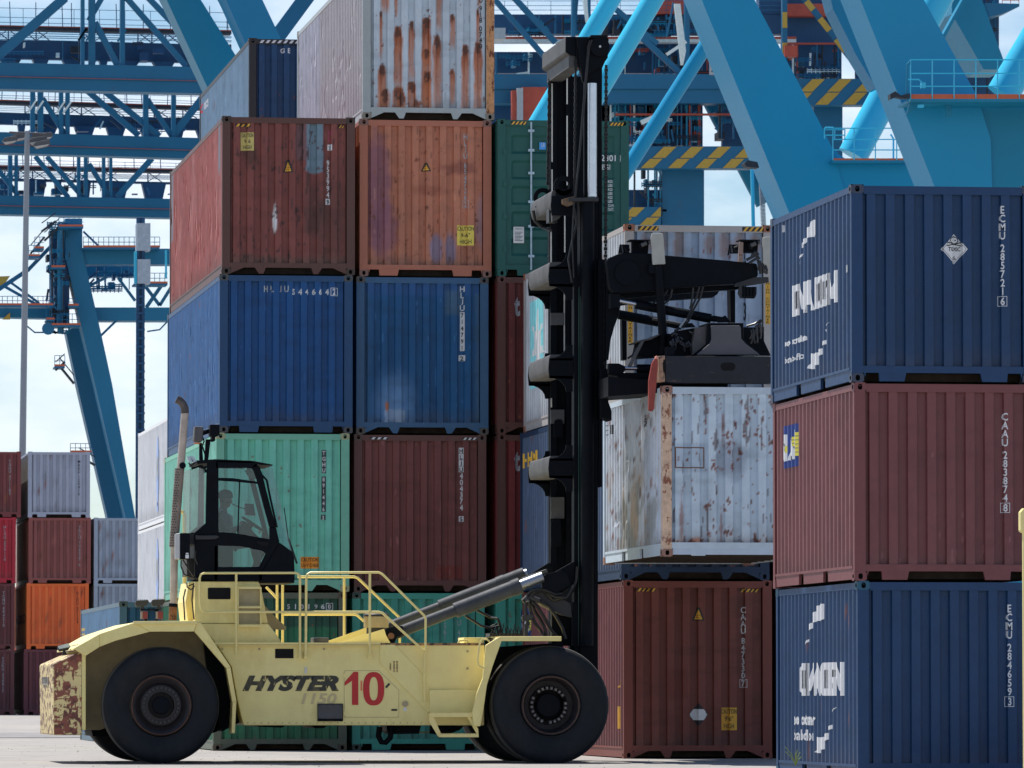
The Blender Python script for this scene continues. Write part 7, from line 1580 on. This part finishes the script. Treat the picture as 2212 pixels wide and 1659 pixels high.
m = MB(); m.bD(1430,364,1521,620, Yf+1, Yf+2); m.bD(1758,226,1820,360, Yf+1, Yf+2.5); m.build('crane_leg', B2, FC); m = MB(); m.bD(1300,225,1518,316, Yf+3, Yf+3.5); m.bD(1040,223,1320,300, Yf+3, Yf+3.5); m.bD(1560,225,1640,316, Yf+3.2, Yf+3.6); m.bD(1358,410,1440,620, Yf+3, Yf+3.5); m.bD(1690,32,1818,92, Yf+3, Yf+3.6); m.bD(1690,92,1818,172, Yf+4, Yf+4.6); m.bD(1850,92,1858,172, Yf+1, Yf+1.5); m.build('crane_column', B3, FC)
clutter(FC, 1318, 1515, 226, 314, Yf+2, 60, 33, [B2, DK, RB, LS, B1c], smax=34); clutter(FC, 1545, 1640, 226, 300, Yf+2, 22, 34, [B2, DK], smax=20); clutter(FC, 1700, 1815, 95, 168, Yf+2, 34, 35, [DK, B2, RB, LS], smax=22); clutter(FC, 1360, 1430, 366, 480, Yf+1.5, 26, 37, [B2, DK, B1c], smax=20)
m = MB(); m.bD(1330,245,1620,249, Yf+1, Yf+1.3); m.bD(1690,92,1850,96, Yf+1, Yf+1.2); m.bD(1390,452,1440,457, Yf+1, Yf+1.2); m.build('kickboard', RB, FC)
def striped(x0, x1, y0, ym, y1, Y, par):
    m = MB(); m.bD(x0, y0, x1, y1, Y, Y+1.2); b_ = m.build('striped_beam', B2, par); m = MB(); x = x0-20
    while x < x1:
        for (ya, yb, off) in ((y0+1, ym, 26), (ym+2, y1-1, 0)):
            h = yb-ya; q = [(x+off+h*1.0, ya), (x+off+h*1.0+27, ya), (x+off+27, yb), (x+off, yb)]
            q = [(min(max(a, x0+.5), x1-.5), b) for a, b in q]; m.pD(q, Y-.05, Y-.01)
        x += 59
    m.build('warning_stripes', KY, b_)
striped(1345, 1712, 316, 341, 364, Yf-1, FC); striped(1722, 1915, 170, 198, 227, Yf-1, FC); striped(1340, 1428, 447, 468, 490, Yf+.5, FC)
m = MB(); m.beam(W(1736,-5,Yf-.5), W(1882,182,Yf-.5), .32, .32, up=(0, 1, 0)); m.bD(1690,-20,1701,172, Yf-.6, Yf-.2); st_ = m.build('diagonal_brace', B2, FC)
m = MB()
for t0, t1 in ((.04, .14), (.24, .38), (.48, .62), (.72, .86)):
    a = (1736+146*t0, -5+187*t0); b = (1736+146*t1, -5+187*t1); m.beam(W(*a, Yf-.7), W(*b, Yf-.7), .33, .06, up=(0, 1, 0))
m.bD(1690.5,26,1700.5,60, Yf-.66, Yf-.61); m.bD(1690.5,92,1700.5,122, Yf-.66, Yf-.61); m.build('warning_stripes', KY, st_)
f = Flat()
for s, x0, x1, y0, y1 in (('EN', 1532, 1562, 136, 162),):
    a = W(x0, y1, Yf-.2); b = W(x1, y0, Yf-.2); f.text(s, a.x, a.z, b.x, b.z, 0, .05)
lay(f, 'crane_lettering', M_grayw, FC, lambda u, v: (u, Yf-.2, v)); stand(FC, 1475, 500, Yf+1, 2.2, B3); stand(FC, 1790, 350, Yf+1, 1.6, B3)
TW = thing('crane_tower', cr_base(2100, 330), 'navy crane tower with small platform at the upper right edge', 'tower'); m = MB(); m.pD([(2037,-60),(2158,-60),(2158,620),(2037,620)], 330, 333); m.build('tower_wall', B3, TW)
clutter(TW, 2040, 2155, -20, 220, 329.5, 34, 41, [B2, DK], smax=26); m = MB(); m.pD([(2130,6),(2202,8),(2202,14),(2165,30),(2140,36)], 326, 330); pl = m.build('platform', B2, TW); railing(2165, 2201, -12, 7, 326, pl, KO, step=18, d=1.6); m = MB(); m.bD(2037,87,2100,93, 329, 329.3); m.build('kickboard', KO, TW)
for nm in ('ship_crane', 'ship_crane.001', 'ship_crane.002'):
    par = bpy.data.objects[nm]; i = ('ship_crane', 'ship_crane.001', 'ship_crane.002').index(nm); Y = (380, 400, 420)[i]; g0 = (140, 295, 430)[i]
    a = W(480, g0, Y); m = MB(); m.box(a.x, a.x+1.6, Y+.2, Y+1.8, gz(Y), a.z); m.build('crane_leg', B2, par)
# ---------------- lamp post ----------------
LP = thing('lamp_post', cr_base(45, 262), 'tall grey floodlight pole with four lamp heads at the left', 'lamp post'); Yl = 262
m = MB(); a = W(45, 985, Yl); m.cyl((a.x-.05, Yl, gz(Yl)), W(59, 283, Yl), .175, .108, n=16); m.build('pole', mat('pole_grey', A(112, 118, 124, .55), rough=.6, var=.1, vs=.6), LP, smooth=True)
m = MB(); m.tube([W(20,286,Yl), W(58,288,Yl), W(100,290,Yl)], .05); m.build('cross_arm', mat('lamp_steel', (.10, .10, .105), rough=.6), LP)
for (a, b, c_, d_, e) in ((5,303,36,296,0), (22,297,55,290,1.2), (66,296,112,288,0), (62,304,100,296,-1), (72,312,106,304,-1.5)):
    m = MB(); m.pD([(a, b),(a+6, b-6),(c_, d_-3),(c_+3, d_+5),(c_-5, d_+12),(a+8, b+8)], Yl+e, Yl+e+.5, 0); m.pD([(a+2, b+4),(c_, d_+7),(c_-4, d_+11),(a+7, b+9)], Yl+e-.03, Yl+e, 1); m.build('lamp_head', [MT['lamp_steel'], mat('lamp_reflector', (.55, .5, .45), rough=.4)], LP, bevel=.03)
# yellow post at the right edge
p = W(2214, 1500, 74); YP = thing('yellow_post', (p.x, 74, -.08), 'yellow steel post with a bracket head at the right picture edge', 'post')
m = MB(); a = W(2207, 1120, 74); m.cyl((a.x+.06, 74, -.08), (a.x+.06, 74, a.z), .055, n=20); m.build('post_tube', M_ylr, YP, smooth=True)
m = MB(); a = W(2202, 1098, 74); m.prism([(a.x, a.z-.28), (a.x, a.z-.05), (a.x+.04, a.z), (a.x+.22, a.z), (a.x+.22, a.z-.28), (a.x+.08, a.z-.30), (a.x+.03, a.z-.30)], 73.93, 74.07); m.build('bracket_head', M_ylr, YP, bevel=.015)
m = MB(); m.prism([(a.x+.055, a.z-.20), (a.x+.055, a.z-.09), (a.x+.085, a.z-.09), (a.x+.085, a.z-.20)], 73.925, 73.93); m.build('bracket_slot', M_hole, YP)
# ---------------- ground ----------------
ys = [20, 50, 70, 80, 86, 90, 93, 96, 100, 105, 112, 120, 135, 160, 200, 244, 300, 400, 500, 800, 1600, 4000]; xs = [-2500, -400, -120, -60, -30, 0, 15, 30, 60, 120, 400, 2500]
me = bpy.data.meshes.new('ground'); vs = [(x, y, gz(y)) for y in ys for x in xs]; n = len(xs)
me.from_pydata(vs, [], [(j*n+i, j*n+i+1, (j+1)*n+i+1, (j+1)*n+i) for j in range(len(ys)-1) for i in range(n-1)])
M_ground = mat('dusty_concrete_yard', (.31, .29, .268), rough=.85, var=.10, vs=.35, dirt=(.215, .20, .185), dv=.6, wear=(.19, .175, .16), wv=.42, wn=2.0, ws=(.10, 1.6, 1), bump=.5, bs=6)
me.materials.append(M_ground); g = bpy.data.objects.new('ground', me); COL.objects.link(g); g['kind'] = 'structure'; g['label'] = 'dusty pale concrete yard'
me = bpy.data.meshes.new('dark_ground_strip'); me.from_pydata([(-200, 142, gz(142)+.01), (200, 142, gz(142)+.01), (200, 156, gz(156)+.01), (-200, 156, gz(156)+.01)], [], [(0, 1, 2, 3)])  # flat darker grey strip laid across the yard
me.materials.append(mat('dark_strip_grey', (.20, .19, .185), rough=.85, var=.2, vs=.5, dirt=(.34, .31, .29), dv=.6)); g = bpy.data.objects.new('dark_ground_strip', me); COL.objects.link(g); g['kind'] = 'structure'
# grit and litter lying on the concrete
m = MB(); rnd = random.Random(5)
for k in range(700):
    y = rnd.uniform(88, 128); x = rnd.uniform(3, 24) if y < 100 else rnd.uniform(0, 30); r = rnd.uniform(.006, .018)*(1.6 if rnd.random() < .08 else 1); z = gz(y)
    a = rnd.random()*6; vs = [(x+r*math.cos(a+q_*2.09), y+r*math.sin(a+q_*2.09), z-.003) for q_ in range(3)]+[(x, y, z+r*.8)]; m.add(vs, [(0, 1, 3), (1, 2, 3), (2, 0, 3), (0, 2, 1)])
o = m.build('grit', mat('grit_stone', (.30, .27, .24), rough=.9, var=.3), None); o['kind'] = 'stuff'; o['label'] = 'loose grit and small stones scattered on the concrete'; o['category'] = 'grit'
m = MB(); p = W(3187-0, 0, 79); rnd = random.Random(9); base = W(1721, 1652, 79.4)
for k in range(7):
    a = rnd.uniform(-1, 1)*.8; h = rnd.uniform(.10, .26); m.tube([(base.x-.02, 79.38, -.08+.2), (base.x-.02+a*h*.4, 79.36, -.08+.2+h*.6), (base.x-.02+a*h, 79.34, -.08+.2+h)], .006, n=4)
o = m.build('weed', mat('weed_green', (.18, .24, .05), rough=.7), None); setp(o, 'small green weed growing at the foot of the lowest right-hand container', 'plant')
